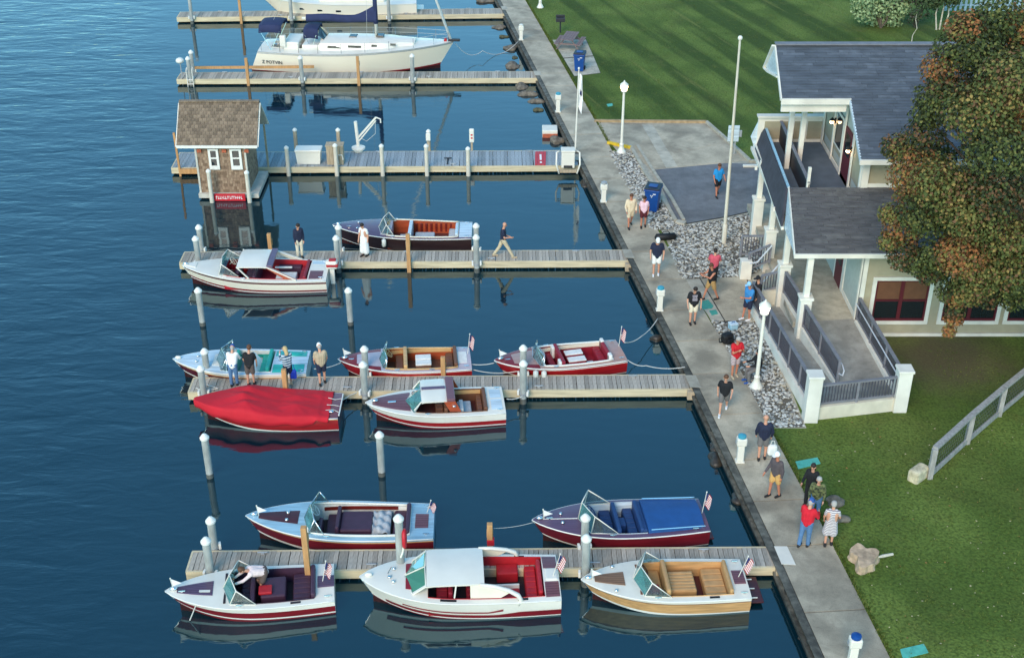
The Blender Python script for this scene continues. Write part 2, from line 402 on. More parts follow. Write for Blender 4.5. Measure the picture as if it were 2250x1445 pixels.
# gravel beds
GB = [[(1336,334),(1386,330),(1456,445),(1484,492),(1476,505),(1432,505)],
      [(1484,492),(1508,496),(1600,480),(1690,460),(1742,560),(1640,608),(1497,612),(1470,545)],
      [(1562,705),(1600,708),(1672,702),(1690,760),(1768,938),(1692,938),(1620,800)]]
def inside(x, y, P):
    c = False
    for i in range(len(P)):
        a, b = P[i], P[i-1]
        if (a.y > y) != (b.y > y) and x < (b.x-a.x)*(y-a.y)/(b.y-a.y) + a.x: c = not c
    return c
ico = bmesh.new(); bmesh.ops.create_icosphere(ico, subdivisions=1, radius=1); ico.verts.index_update()
IV = [v.co.copy() for v in ico.verts]; IF = [[v.index for v in f.verts] for f in ico.faces]; ico.free()
def stone(mb, c, r, m=0, flat=.65):
    e = Euler((random.random()*6, random.random()*6, random.random()*6)).to_matrix(); s = Vector((r*random.uniform(.7,1.25), r*random.uniform(.7,1.25), r*random.uniform(.6,1)))
    q = Euler((0,0,random.random()*6)).to_matrix()
    vs = []
    for v in IV:
        w = e @ v; w *= random.uniform(.82, 1.12); w = Vector((w.x*s.x, w.y*s.y, w.z*s.z*flat)); vs.append(q @ w + Vector(c))
    mb.add(vs, IF, m)
for poly in GB:
    P = px(poly, .48)
    bed = struct(MB().prism([(a.x,a.y) for a in P], .40, .4745).build('gravel_bed', 'gravel_bed'))
    xs = [a.x for a in P]; ys = [a.y for a in P]; mb = MB()
    area = abs(sum(P[i].x*P[i-1].y - P[i-1].x*P[i].y for i in range(len(P))))/2
    for _ in range(int(area*150*((max(xs)-min(xs))*(max(ys)-min(ys))/area))):
        x, y = random.uniform(min(xs), max(xs)), random.uniform(min(ys), max(ys))
        if inside(x, y, P): stone(mb, (x, y, .485+random.random()*.03), random.choice((.04,.045,.055,.065,.08)), random.choice((0,0,1,1,1,2,2,3,4)))
    struct(mb.build('gravel', ['stone%d' % i for i in range(5)]), 'stuff')

# ================================================================ DOCKS
DZ = .42
BOARD = {}
def dock(label, bl, br, w, plank_m='plank', pitch=.148, ends='beam', yfun=None):
    bl, br = Vector((bl[0], bl[1], 0)), Vector((br[0], br[1], 0)); ax = (br-bl); L = ax.length; ax.normalize(); a = math.atan2(ax.y, ax.x)
    root = thing('dock', label, 'dock', bl, a, 'finger docks along the seawall')
    B = lambda mb, nm, m: mb.build(nm, m, root, world=False)
    key = (w, plank_m, pitch)
    if key not in BOARD: BOARD[key] = MB().box(-pitch/2+.006, pitch/2-.006, -w-.01, .0, DZ-.04, DZ).mesh('plank', plank_m)
    k = int(L/pitch)
    for i in range(k): inst('plank', BOARD[key], root, ((i+.5)*pitch, random.uniform(-.016,.016), random.uniform(-.006,.004)), (random.uniform(-.004,.004), random.uniform(-.02,.02), random.uniform(-.008,.008)))
    B(MB().box(-.06, L, -w-.075, -w-.015, .10, DZ-.012), 'beam', 'beam'); B(MB().box(-.06, L, .02, .08, .10, DZ-.012), 'beam', 'beam')
    B(MB().box(-.07, -.01, -w-.01, .018, .10, DZ-.012), 'end_beam', 'beam')
    for i in range(5):
        cx = L*(.12+.19*i); sd = -w+.12 if i % 2 else -.12
        B(MB().box(cx-.05,cx+.05,sd-.03,sd+.03,DZ,DZ+.05).rbox(cx-.16,cx+.16,sd-.025,sd+.025,DZ+.05,DZ+.085,.015), 'cleat', 'gunmetal')
    x = .8
    while x < L:
        B(MB().box(x-.05, x+.05, -w-.01, .018, .12, DZ-.05), 'joist', 'beam_dark'); x += 1.9
    return root
dF = dock('grey plank dock nearest the camera, three boats along its near side', (-9.7,30.04), (7.95,30.24), .82)
dE = dock('plank dock with the red covered boat at its outer end', (-11.82,39.95), (6.72,40.18), .90)
dD = dock('plank dock with a man in khaki trousers walking on it', (-14.5,50.42), (5.2,50.62), .95)
dB = dock('plank dock in front of the sailboat, behind the shingled shed', (-20.2,74.95), (1.75,75.15), 1.15)
dA = dock('farthest plank dock, cut by the top edge of the photo', (-23.2,88.0), (-.35,88.9), 1.25)
dC = dock('wide bluish grey plank dock carrying the small shingled shed', (-17.35,62.05), (3.4,62.35), 1.95, 'plank_blue', .19)
for d_, (bx, by) in ((dF,(1718,1255)),(dE,(1522,862)),(dD,(1384,583))):
    q = at(bx, by, .3); MB().rbox(q.x-.2, q.x+.2, q.y-.14, q.y+.14, .05, .40, .02).build('end_block', 'post_old', d_)
# piles -------------------------------------------------------------
def pile(kind, tx, ty, Y, label, group='steel piles with white caps'):
    t = atY(tx, ty, Y); top = t.z
    if kind == 'steel':
        r = .125
        o = thing('mooring_pile', label, 'pile', (t.x, Y, 0), 0, group); B = lambda mb, nm, m, **k: mb.build(nm, m, o, world=False, **k)
        o.rotation_euler = (R(random.uniform(-.8,.8)), R(random.uniform(-.8,.8)), random.random()*.6-.3)
        B(MB().lathe([(r,-1),(r,.22)], (0,0,0), 14), 'wet_base', 'pile_wet', smooth=40)
        B(MB().lathe([(r-.003,.222),(r-.003,top-.20)], (0,0,0), 14), 'shaft', 'pile_steel', smooth=40)
        B(MB().lathe([(r+.03,top-.21),(r+.035,top-.15),(.07,top-.03),(.0,top)], (0,0,0), 14), 'cap', 'cap_white', smooth=40)
        B(MB().lathe([(r+.012,.36),(r+.012,.46)], (0,0,0), 14), 'collar', 'gunmetal', smooth=40)
        for s_ in (-1, 1): B(MB().rbox(s_*(r+.05)-.04, s_*(r+.05)+.04, -.09, .09, .34, .54, .02), 'guide_roller', 'cap_white')
    elif kind == 'free':
        r = .125
        o = thing('mooring_pile', label, 'pile', (t.x, Y, 0), 0, group); B = lambda mb, nm, m, **k: mb.build(nm, m, o, world=False, **k)
        B(MB().lathe([(r,-1),(r,.16)], (0,0,0), 14), 'wet_base', 'pile_wet', smooth=40)
        B(MB().lathe([(r-.003,.162),(r-.003,top-.20)], (0,0,0), 14), 'shaft', 'pile_steel', smooth=40)
        B(MB().lathe([(r+.03,top-.21),(r+.035,top-.15),(.07,top-.03),(.0,top)], (0,0,0), 14), 'cap', 'cap_white', smooth=40)
    elif kind == 'wood':
        o = thing('timber_post', label, 'post', (t.x, Y, 0), 0, group); B = lambda mb, nm, m, **k: mb.build(nm, m, o, world=False, **k)
        B(MB().rbox(-.085, .085, -.085, .085, -.8, top, .015), 'shaft', 'post_wood')
        B(MB().rbox(-.10, .10, .087, .16, top-.62, top-.32, .01), 'bumper_block', 'post_wood')
    else:
        o = thing('round_post', label, 'post', (t.x, Y, 0), 0, group); B = lambda mb, nm, m, **k: mb.build(nm, m, o, world=False, **k)
        B(MB().lathe([(.115,-.8),(.10,top-.16)], (0,0,0), 12), 'shaft', 'post_pale' if kind == 'pale' else 'post_old', smooth=40)
        B(MB().lathe([(.125,top-.165),(.125,top-.10),(.05,top-.02),(0,top)], (0,0,0), 12), 'cap', 'cap_white', smooth=40)
    return o
fF, bF, fE, bE, fD, bD = 29.02, 30.28, 38.92, 40.22, 49.32, 50.68
pile('steel',450,1180,fF,'grey pile with white cap at outer end of nearest dock, front one of two')
pile('steel',460,1134,bF,'grey pile with white cap at outer end of nearest dock, rear one of two')
pile('steel',874,1129,fF,'grey pile on nearest dock with a red float ring tied to it')
pile('steel',1290,1172,fF,'front grey pile on nearest dock, just left of the tan boat')
pile('steel',1287,1128,bF,'rear grey pile on nearest dock, in front of the windshield of the blue covered boat')
pile('wood',666.5,1157,fF+.02,'orange timber post on nearest dock beside the burgundy and white boat',None)
pile('wood',1076,1150,bF,'orange timber post with a red band standing behind the white cabin boat',None)
pile('steel',439,802,fE,'front grey pile at outer end of the dock with the red covered boat')
pile('steel',447,765,bE,'rear grey pile at outer end of the dock, beside the turquoise boat bow')
pile('steel',797,793,fE,'front grey pile between the red cover and the hardtop boat')
pile('steel',800,759,bE,'rear grey pile at the bow of the red boat with tan interior')
pile('steel',1150,791,fE,'front grey pile beside the red boat with red and white seats')
pile('steel',1150,757,bE,'rear grey pile beside the red boat with red and white seats')
pile('wood',623,811,fE+.02,'short orange timber post at the feet of the woman in striped top',None)
pile('wood',973,784,bE,'orange timber post beside the stern of the tan interior red boat',None)
pile('steel',429,518,fD,'front grey pile at outer end of dock by the maroon and white hardtop boat')
pile('steel',435,493,bD,'rear grey pile at outer end of dock by the maroon and white hardtop boat')
pile('steel',738,516,fD,'front grey pile left of the woman in the white dress')
pile('steel',742,493,bD,'rear grey pile at the bow of the dark brown launch')
pile('steel',1046.5,514,fD,'front grey pile at the stern of the dark brown launch')
pile('steel',1046.5,490,bD,'rear grey pile at the stern of the dark brown launch')
pile('wood',895.5,514,fD+.02,'orange timber post in front of the dark brown launch',None)
pile('wood',590.5,513,bD,'orange timber post showing above the hardtop of the maroon boat',None)
pile('free',434,631,44.65,'lone grey pile in open water left, between third and second nearest docks')
pile('free',764.7,631,44.7,'lone grey pile in open water, behind the tan interior red boat')
pile('free',447.8,952,34.4,'lone grey pile in open water left, before the red covered boat')
pile('free',833,947,34.5,'lone grey pile in open water, in front of the hardtop boat')
pile('steel',412,124,73.75,'front grey pile at outer end of dock by the sailboat stern')
pile('steel',418,110,75.2,'rear grey pile at outer end of dock by the sailboat stern')
pile('steel',660,122,73.75,'grey pile below the cockpit of the sailboat')
pile('steel',904,118,73.75,'grey pile below the bow of the sailboat')
pile('wood',540,128,73.8,'orange timber post at the stern of the sailboat',None)
pile('wood',785,124,73.8,'orange timber post amidships of the sailboat',None)
pile('steel',412,-30,86.6,'grey pile at outer end of the farthest dock')
pile('steel',634,-32,86.6,'grey pile in front of the bow of the farthest boat')
pile('steel',852,-28,86.6,'grey pile right of the sailboat mast on farthest dock')
pile('wood',523,-20,86.65,'orange timber post on the farthest dock',None)
yc0, yc1 = 59.98, 62.5
pile('pale',628.5,320,yc0,'pale round post right of the shed, beside the white dock box',None)
pile('pale',735.5,315,yc0,'pale round post before the wooden pump cabinet',None)
pile('pale',837.5,316,yc0,'pale round post on shed dock, right of the white hoist',None)
pile('pale',936,316,yc0,'pale round post on shed dock, below the small utility post',None)
pile('pale',1028,322,yc0,'pale round post on shed dock, nearest the red warning board',None)
pile('old',647,281,yc1,'weathered round post behind the white dock box',None)
pile('old',742,281,yc1,'weathered round post behind the wooden pump cabinet',None)
pile('old',941,284,yc1,'weathered round post at rear of shed dock with a white meter box',None)
# ================================================================ BOATS
for nm, c in dict(mahogany=(112,34,28), mahogany_dark=(74,28,30), red_paint=(158,26,30), red_deep=(126,22,30), maroon=(88,22,32), burgundy=(110,24,34),
                  sky_paint=(150,186,202), pale_blue=(196,212,220), navy_paint=(34,40,66), plum=(64,40,58), brown_paint=(52,36,36), tan_paint=(206,158,104),
                  turquoise=(40,172,160)).items():
    mat(nm, c, .34, var=.20, vs=3, stretch=(.35,4,4), coat=.25)
mat('boot_white', (236,232,222), .35, coat=.2)
mat('bottom', (58,24,24), .5, var=.2)
for nm, c in dict(v_red=(176,28,38), v_crimson=(140,24,44), v_purple=(68,42,62), v_tan=(190,148,98), v_brown=(112,72,50), v_white=(228,226,218), v_teal=(40,170,150), v_blue=(30,62,110), v_grey=(176,180,182), v_floor=(92,40,34), v_dark=(46,34,38)).items():
    mat(nm, c, .55, var=.10, vs=5, bump=.12, bs=25)
mat('deck_mahog', (118,74,80), .3, var=.14, vs=4, stretch=(.4,6,1), coat=.3)
mat('deck_plum', (96,72,96), .28, var=.14, vs=4, stretch=(.4,6,1), coat=.4)
mat('deck_pinkish', (176,140,128), .35, var=.14, vs=4, stretch=(.4,6,1), coat=.3)
mat('deck_lilac', (188,176,184), .35, var=.12, vs=4, stretch=(.4,6,1), coat=.3)
mat('deck_brown', (140,104,76), .4, var=.14, vs=4, stretch=(.4,6,1))
mat('wood_inner', (168,74,40), .4, var=.2, vs=3, stretch=(.5,3,3), coat=.3)
mat('wood_tan', (206,164,110), .45, var=.14, vs=3, stretch=(.5,3,3))
mat('cover_red', (198,22,40), .8, var=.08, vs=1.2)
mat('cover_blue', (26,78,136), .7, var=.08, vs=3)
mat('canvas_navy', (40,48,84), .85, var=.1, vs=3)
mat('flag_red', (170,28,44), .8); mat('flag_white', (236,234,230), .8); mat('flag_blue', (36,44,96), .8)
mat('white_cloth', (236,234,230), .8)

class Boat:
    def __init__(s, label, bow, stern, zb, zs, B, bt, bands, deck, name='motorboat', cockpit=(.08,.62,.16), liner='v_floor', floor='v_floor', rake=.35, camber=.05, gun='boot_white', full=.45, pw=2.2, floor_z=.12, flip=False, open_=True, keel=-.3, tr=0, transom=None, group='wooden runabouts moored at the docks'):
        P, Q = at(*bow, zb), at(*stern, zs); v = Vector((Q.x-P.x, Q.y-P.y)); D = v.length; L = math.sqrt(D*D - bt*bt)
        a = math.atan2(v.y, v.x); th = math.asin(bt/D)
        ax = a + (th if not flip else -th)                  # direction bow -> stern centre
        S = Vector((P.x + L*math.cos(ax), P.y + L*math.sin(ax), 0)); s.rz = ax + math.pi
        s.L, s.B, s.bt, s.zb, s.zs, s.full, s.pw, s.cam, s.ck, s.rake, s.keel, s.tr = L, B/2, bt, zb, zs, full, pw, camber, cockpit, rake, keel, tr
        s.root = thing(name, label, 'boat', (S.x, S.y, 0), s.rz, group)
        s.hull(bands, transom)
        s.deck(deck, open_)
        if open_:
            s.inner(liner, floor, floor_z)
        s.fz = floor_z
        # gunwale moulding
        for sd_ in (-1, 1):
            s.add(MB().tube([(t*L, sd_*(s.hb(t)+.008), s.sz(t)-.02) for t in [i/24 for i in range(25)]], .022, 6), 'gunwale', gun, smooth=True)
            if name == 'motorboat' and open_: s.cleat(.04*L, sd_*(s.bt*.82)); s.cleat(.56*L, sd_*(s.hb(.56)-.07))
        if name != 'sailboat':
            s.add(MB().tube([(L - rake*(1-f) + .004, 0, .26+(zb-.26)*f) for f in (.15,.4,.7,1)], .02, 6), 'stem_band', 'chrome', smooth=True)
    def hb(s, t):
        if t < s.full: return s.bt + (s.B-s.bt)*math.sin(math.pi/2*t/s.full)
        u = (t-s.full)/(1-s.full); return s.B*max(0, 1-u**s.pw)**.85
    def sz(s, t): return s.zs + (s.zb-s.zs)*(.12*t + .88*t**2.2)
    def dz(s, t, y):
        h = max(s.hb(t), .02); return s.sz(t) + s.cam*min(1, h/s.B*1.2)*(1-(y/h)**2)
    def add(s, mb, nm, m, parent=None, **k): return mb.build(nm, m, parent or s.root, world=False, **k)
    def sec(s, t, fr):
        """point on the topside between chine (0) and sheer (1)"""
        h = s.hb(t); c = h*(.90 - .50*t**3); zc = -.04 + .30*t**4; z1 = s.sz(t)
        bul = .035*math.sin(math.pi*fr)*(1-t)
        x = t*s.L - s.rake*t**5*(1-fr) - s.tr*(1-t)**6*(1-fr)
        return x, c + (h-c)*fr**1.15 + bul*min(1, h/.5), zc + (z1-zc)*fr
    def hull(s, bands, transom):
        n = 28; ts = [i/n for i in range(n+1)]; frs = [0] + [b[0] for b in bands]
        # subdivide bands
        fr = [0.0]; bi = []
        for k, (f, m) in enumerate(bands):
            a = fr[-1]; q = max(1, int((f-a)/.18))
            for i in range(q): fr.append(a + (f-a)*(i+1)/q); bi.append(k+1)
        mats = ['bottom']
        for f, m in bands: mats.append(m)
        rows = []
        for t in ts:
            zk = s.keel*(1-t**6*.4) ; r = []
            for f in reversed(fr): x, y, z = s.sec(t, f); r.append((x, -y, z))
            r.append((t*s.L - s.rake*t**5 - s.tr*(1-t)**6, 0, zk))
            for f in fr: x, y, z = s.sec(t, f); r.append((x, y, z))
            rows.append(r)
        K = len(fr)
        def m(i, j):
            if j < K-1: return bi[K-2-j]
            if j <= K: return 0
            return bi[j-K-1]
        mb = MB(); mb.grid(rows, m)
        # transom: strips between left and right
        r0 = rows[0]; w = len(r0)
        tm = transom or bands[-1][1]
        if tm not in mats: mats.append(tm)
        for j in range(K):
            a, b, c, d = j, j+1, w-2-j, w-1-j
            mb.f.append([a, b, c, d] if b != c else [a, b, d]); mb.m.append(mats.index(tm) if j < K-1 else 0)
        s.add(mb, 'hull', mats, smooth=35, fixn=True)
    def strip(s, t0, t1, y0, y1, dzv, m, nm, n=10, parent=None):
        """a deck panel between lateral fractions or functions"""
        f0 = y0 if callable(y0) else (lambda t: y0*s.hb(t)); f1 = y1 if callable(y1) else (lambda t: y1*s.hb(t))
        rows = []
        for i in range(n+1):
            t = t0 + (t1-t0)*i/n; a, b = f0(t), f1(t)
            rows.append([(t*s.L, a+(b-a)*k/6, s.dz(t, a+(b-a)*k/6)+dzv) for k in range(7)])
        mb = MB().grid(rows); 
        low = [[(p[0],p[1],p[2]-dzv-.012) for p in r] for r in rows]
        edge = [rows[0], [p for p in low[0]]]; mb.grid(edge); mb.grid([rows[-1], low[-1]]); mb.grid([[r[0] for r in rows],[r[0] for r in low]]); mb.grid([[r[-1] for r in rows],[r[-1] for r in low]])
        o = s.add(mb, nm, m, parent, smooth=40, fixn=True)
        if m.startswith('deck_') and abs(f1((t0+t1)/2)-f0((t0+t1)/2)) > .3:
            sl = MB()
            for q in (.17,.33,.5,.67,.83):
                for i in range(n):
                    P = []
                    for t, e in ((t0+(t1-t0)*i/n,-1),(t0+(t1-t0)*i/n,1),(t0+(t1-t0)*(i+1)/n,1),(t0+(t1-t0)*(i+1)/n,-1)):
                        y = f0(t)+(f1(t)-f0(t))*q + e*.006; P.append((t*s.L, y, s.dz(t, y)+dzv+.003))
                    sl.add(P, [(0,1,2,3)])
            struct(s.add(sl, 'plank_seams', 'v_dark', o), 'stuff')
        return o
    def hullpatch(s, sg, t0, t1, f0, f1, m, nm, n=40):
        rows = []
        for i in range(n+1):
            t = t0+(t1-t0)*i/n; r = []
            for k in range(4): x, y, z = s.sec(t, f0(t)+(f1(t)-f0(t))*k/3); r.append((x, sg*(y+.020), z))
            rows.append(r)
        s.add(MB().grid(rows), nm, m, smooth=True)
    def cw(s, t): return max(.05, s.hb(t)-s.ck[2])
    def deck(s, m, open_):
        n = 44; ts = sorted(set([i/n for i in range(n+1)] + ([s.ck[0], s.ck[1]] if open_ else [])))
        mb = MB()
        for a, b in zip(ts, ts[1:]):
            inn = open_ and a >= s.ck[0]-1e-6 and b <= s.ck[1]+1e-6
            if inn: spans = [(lambda t: -s.hb(t), lambda t: -s.cw(t)), (lambda t: s.cw(t), lambda t: s.hb(t))]
            else: spans = [(lambda t: -s.hb(t), lambda t: s.hb(t))]
            for f0, f1 in spans:
                k = 2 if inn else 8
                mb.grid([[(t*s.L, f0(t)+(f1(t)-f0(t))*j/k, s.dz(t, f0(t)+(f1(t)-f0(t))*j/k)) for j in range(k+1)] for t in (a, b)])
        s.add(mb, 'deck', m, smooth=30)
    def inner(s, m, fm, fz):
        t0, t1 = s.ck[0], s.ck[1]; n = 14; ts = [t0+(t1-t0)*i/n for i in range(n+1)]
        loop = [(t, -s.cw(t)) for t in ts] + [(t, s.cw(t)) for t in reversed(ts)]
        top = [(t*s.L, y, s.dz(t, y)+.03) for t, y in loop]; bot = [(t*s.L, y*.96, fz) for t, y in loop]
        mb = MB(); mb.grid([top, bot], closed=True); s.add(mb, 'cockpit_lining', m)
        f = MB(); f.grid([[(t*s.L, -s.cw(t)*.97, fz+.004), (t*s.L, s.cw(t)*.97, fz+.004)] for t in ts]); s.add(f, 'floor', fm)
    # ---- fittings
    def coaming(s, m, r=.03):
        t0, t1 = s.ck[0], s.ck[1]; ts = [t0+(t1-t0)*i/12 for i in range(13)]
        s.add(MB().tube([(t*s.L, -s.cw(t), s.dz(t, s.cw(t))+.03) for t in ts] + [(t*s.L, s.cw(t), s.dz(t, s.cw(t))+.03) for t in reversed(ts)] + [(t0*s.L, -s.cw(t0), s.dz(t0, s.cw(t0))+.03)], r, 6), 'coaming', m, smooth=True)
    def side_panel(s, t0, t1, m, z0=.3, h=.2, nm='side_pocket'):
        for sd_ in (-1, 1):
            s.add(MB().grid([[(t*s.L, sd_*(s.cw(t)*.985-.02), z0), (t*s.L, sd_*(s.cw(t)-.03), z0+h)] for t in [t0+(t1-t0)*i/8 for i in range(9)]]), nm, m)
    def bench(s, x0, x1, m, w=None, z=.42, back=None, back_h=.34, mb_=None, side=1):
        """seat cushion between x0..x1 ; back: 'aft' or 'fore'"""
        t = (x0+x1)/2/s.L; w = w or s.cw(t)-.05
        st = s.add(MB().rbox(x0, x1, -w, w, s.fz, z, .05), 'seat', m)
        for i in range(6):
            a_ = -w + 2*w*i/6; s.add(MB().rbox(x0+.02, x1-.02, a_+.01, a_+w/3-.01, z-.03, z+.025, .025), 'cushion_roll', m, st)
        bm = mb_ or m
        if back == 'aft': s.add(MB().rbox(x0-.14, x0, -w, w, s.fz, z+back_h, .05), 'backrest', bm)
        if back == 'fore': s.add(MB().rbox(x1, x1+.14, -w, w, s.fz, z+back_h, .05), 'backrest', bm)
        return st
    def box(s, x0, x1, y0, y1, z0, z1, m, nm, r=.04, parent=None): return s.add(MB().rbox(x0, x1, y0, y1, z0, z1, r), nm, m, parent)
    def wheel(s, x, y, z, m='v_white', tilt=50):
        mb = MB(); c = Vector((x, y, z)); e = Euler((0, R(-tilt), 0)).to_matrix()
        ring = [c + e @ Vector((.19*math.cos(a), .19*math.sin(a), 0)) for a in [2*math.pi*i/16 for i in range(17)]]
        mb.tube(ring, .016, 6); 
        for a in (.5, 2.6, 4.7): mb.tube([c, c + e @ Vector((.19*math.cos(a), .19*math.sin(a), 0))], .012, 5)
        mb.tube([c, c + e @ Vector((0,0,-.25))], .02, 6)
        s.add(mb, 'steering_wheel', m, smooth=True)
    def windshield(s, xc, h, w, frame='chrome', glass='glass_teal', sweep=.28, rake=.3, side=0, post=True, side_glass=None):
        """V windshield: centre at xc (forward), outer feet swept back, side wings of length side"""
        t = lambda x: min(max(x/s.L, 0), 1)
        zf = lambda x, y: s.dz(t(x), min(abs(y), s.hb(t(x))*.98))
        C0 = Vector((xc, 0, zf(xc, 0))); C1 = C0 + Vector((-rake, 0, h))
        top = {}
        for sg in (-1, 1):
            O0 = Vector((xc-sweep, sg*w, zf(xc-sweep, w))); O1 = O0 + Vector((-rake, -sg*.03, h*.98)); top[sg] = (O0, O1)
            fr = s.add(MB().tube([C0, O0, O1, C1, C0] if post else [C0, O0, O1, C1], .018, 6), 'windshield_frame', frame, smooth=True)
            s.add(MB().slab([C0*1, O0, O1, C1], .008), 'pane', glass, fr)
            if side:
                E = Vector((xc-sweep-side, sg*(min(s.hb(t(xc-sweep-side))-.05, w+.06)), zf(xc-sweep-side, w)))
                f2 = s.add(MB().tube([O0, E, O1], .02, 6), 'side_frame', frame, smooth=True)
                s.add(MB().slab([O0, E + Vector((0,0,.01)), O1], .008), 'pane', side_glass or 'glass_clear', f2)
    def flag(s, x, y, z, h=.75, lean=-.25, w=.30, side=0, drop=True, bow=False):
        o = s.add(MB().tube([(x,y,z),(x+lean*h,y,z+h)], .013, 6).ball((x+lean*h,y,z+h+.02), .025, 8), 'bow_staff' if bow else 'flag_staff', 'white_gloss')
        if bow:
            s.add(MB().slab([(x+lean*h,y,z+h),(x+lean*h*.3,y,z+h*.35),(x+lean*h-.3,y+.02,z+h*.6)], .006), 'pennant', 'flag_white', o); return
        rows = []; n = 13
        for i in range(n+1):                                   # limp cloth hanging from the staff
            f = i/n; r = []
            for j in range(9):
                u = j/8; r.append((x+lean*h*(1-f*.62) - u*w*.55, y + .05*math.sin(u*7+f*2) + .03*u, z+h*(1-f*.62) - u*w*.62*(.6+.4*u)))
            rows.append(r)
        s.add(MB().grid(rows, lambda i, j: 2 if (i < 7 and j < 3) else (0 if i % 2 == 0 else 1)), 'flag_cloth', ['flag_red','flag_white','flag_blue'], o)
    def cleat(s, x, y, m='chrome'):
        z = s.dz(x/s.L, y); s.add(MB().box(x-.03, x+.03, y-.02, y+.02, z, z+.04).rbox(x-.1, x+.1, y-.018, y+.018, z+.04, z+.07, .012), 'cleat', m)
    def bowlight(s, t=.93, m='chrome'):
        x = t*s.L; z = s.dz(t, 0); s.add(MB().ball((x,0,z+.05), .075, 10, 0, (1.6,.8,.9)), 'bow_light', m, smooth=True)
    def vents(s, t, y):
        for sg in (-1, 1):
            z = s.dz(t, y); s.add(MB().lathe([(.05,0),(.06,.05),(.02,.08)], (t*s.L, sg*y, z), 10), 'vent', 'chrome', smooth=True)
    def fender(s, x, side=1):
        z = s.sz(x/s.L); y = side*(s.hb(x/s.L)+.11); s.add(MB().lathe([(.03,-.42),(.1,-.38),(.1,-.08),(.03,-.03)], (x,y,z), 10), 'fender', 'white_gloss', smooth=True)
    def hardtop(s, x0, x1, w, z, m='white_gloss', crown=.08, th=.05):
        rows = []
        for i in range(9):
            x = x0+(x1-x0)*i/8; rows.append([(x, w*(-1+k/5), z+crown*(1-((-1+k/5))**2) - .06*(1 if i in (0,8) else 0)*.4) for k in range(11)])
        mb = MB().grid(rows); lo = [[(p[0],p[1],p[2]-th) for p in r] for r in rows]; mb.grid([r[::-1] for r in lo])
        mb.grid([rows[0], lo[0]]); mb.grid([rows[-1], lo[-1]]); mb.grid([[r[0] for r in rows],[r[0] for r in lo]]); mb.grid([[r[-1] for r in rows],[r[-1] for r in lo]])
        return s.add(mb, 'hardtop', m, smooth=40, fixn=True)
WB = 'boot_white'
# --- 11: burgundy and white ski boat, bottom left
b = Boat('white decked burgundy ski boat with a person bending in its cockpit, bottom left', (363,1297), (735,1318), .78, .56, 1.80, .80, [(.16,'red_deep'),(.26,WB),(.66,'red_deep'),(1,'white_gloss')], 'white_gloss', cockpit=(.12,.60,.16), liner='v_purple', floor='v_dark'); L = b.L
b11 = b
b.strip(.72,.93,-.42,.42,.014,'deck_plum','deck_panel'); b.strip(.0,.1,-.3,.3,.014,'deck_plum','deck_panel')
b.windshield(.66*L,.46,.70,'white_gloss','glass_teal',.22,.22,.75); b.bench(.14*L,.25*L,'v_purple',back='aft'); b.box(.29*L,.44*L,-.42,.42,.12,.60,'v_purple','engine_box',.05)
b.bench(.50*L,.56*L,'v_purple',back='aft',z=.40); b.wheel(.60*L,-.35,.72,'v_dark'); b.box(.64*L,.655*L,-.65,.65,.3,.70,'v_dark','dashboard',.02)
c_ = b.box(.37*L,.45*L,.02,.36,.60,.70,'v_red','seat_cushion',.03); b.bowlight(.95); b.flag(.95*L,0,b.zb,.42,.1,bow=True); b.flag(.07*L,0,.60,.75,-.2)
b.cleat(.9*L,.12); b.strip(.20,.26,lambda t: b.hb(t)-.13, lambda t: b.hb(t)-.06,.012,'v_dark','step_pad'); b.strip(.735,.80,.12,.26,.02,'white_gloss','hatch_plate')
# --- 12: white cabin boat
b = Boat('white cabin cruiser with red interior and curved side flash at the nearest dock', (790,1265), (1234,1316), .98, .66, 2.15, .98, [(.05,'red_deep'),(.14,WB),(1,'white_gloss')], 'white_gloss', name='cabin_boat', cockpit=(.08,.66,.15), liner='v_red', floor='v_dark', full=.5, pw=2.4, camber=.09); L = b.L; b12 = b
zr = 1.20
b.hardtop(.38*L,.665*L,.80,zr)
for sg in (-1, 1):
    b.add(MB().tube([(.40*L,sg*.80,zr-.03),(.33*L,sg*.84,zr-.08),(.26*L,sg*.90,1.0),(.215*L,sg*.95,.86),(.20*L,sg*.985,.70),(.215*L,sg*1.0,.52)], [.05,.06,.065,.07,.07,.04], 8), 'roof_arch', 'white_gloss', smooth=True)
    b.add(MB().bar((.665*L,sg*.76,zr-.02),(.735*L,sg*.72,.86),.05,.07,up=(0,1,0)), 'pillar', 'white_gloss')
    b.add(MB().bar((.52*L,sg*.79,zr-.03),(.53*L,sg*.88,.78),.04,.05,up=(0,1,0)), 'pillar', 'white_gloss')
    b.add(MB().slab([(.375*L,sg*.81,zr-.05),(.45*L,sg*.81,zr-.05),(.45*L,sg*.90,.76),(.30*L,sg*.915,.76),(.255*L,sg*.90,.92)], .03), 'side_wing', 'cream')
    b.hullpatch(sg, 0, .90, lambda t: .145, lambda t: .31 if t > .32 else (.46 if t < .20 else .46-.15*(t-.20)/.12), 'red_deep', 'side_stripe')
    b.hullpatch(sg, .29, .80, lambda t: .42 if t > .36 else .42+.12*((.36-t)/.07), lambda t: .49 if t > .36 else .49+.16*((.36-t)/.07), 'v_crimson', 'side_flash')
    b.strip(.52,.60,(lambda t, q=sg: q*(b.hb(t)-.13)) if sg > 0 else (lambda t: -b.hb(t)+.06), (lambda t: b.hb(t)-.06) if sg > 0 else (lambda t: -b.hb(t)+.13), .012,'black','step_pad')
    b.strip(.165,.215,(lambda t: b.hb(t)-.13) if sg > 0 else (lambda t: -b.hb(t)+.06), (lambda t: b.hb(t)-.06) if sg > 0 else (lambda t: -b.hb(t)+.13), .012,'black','step_pad')
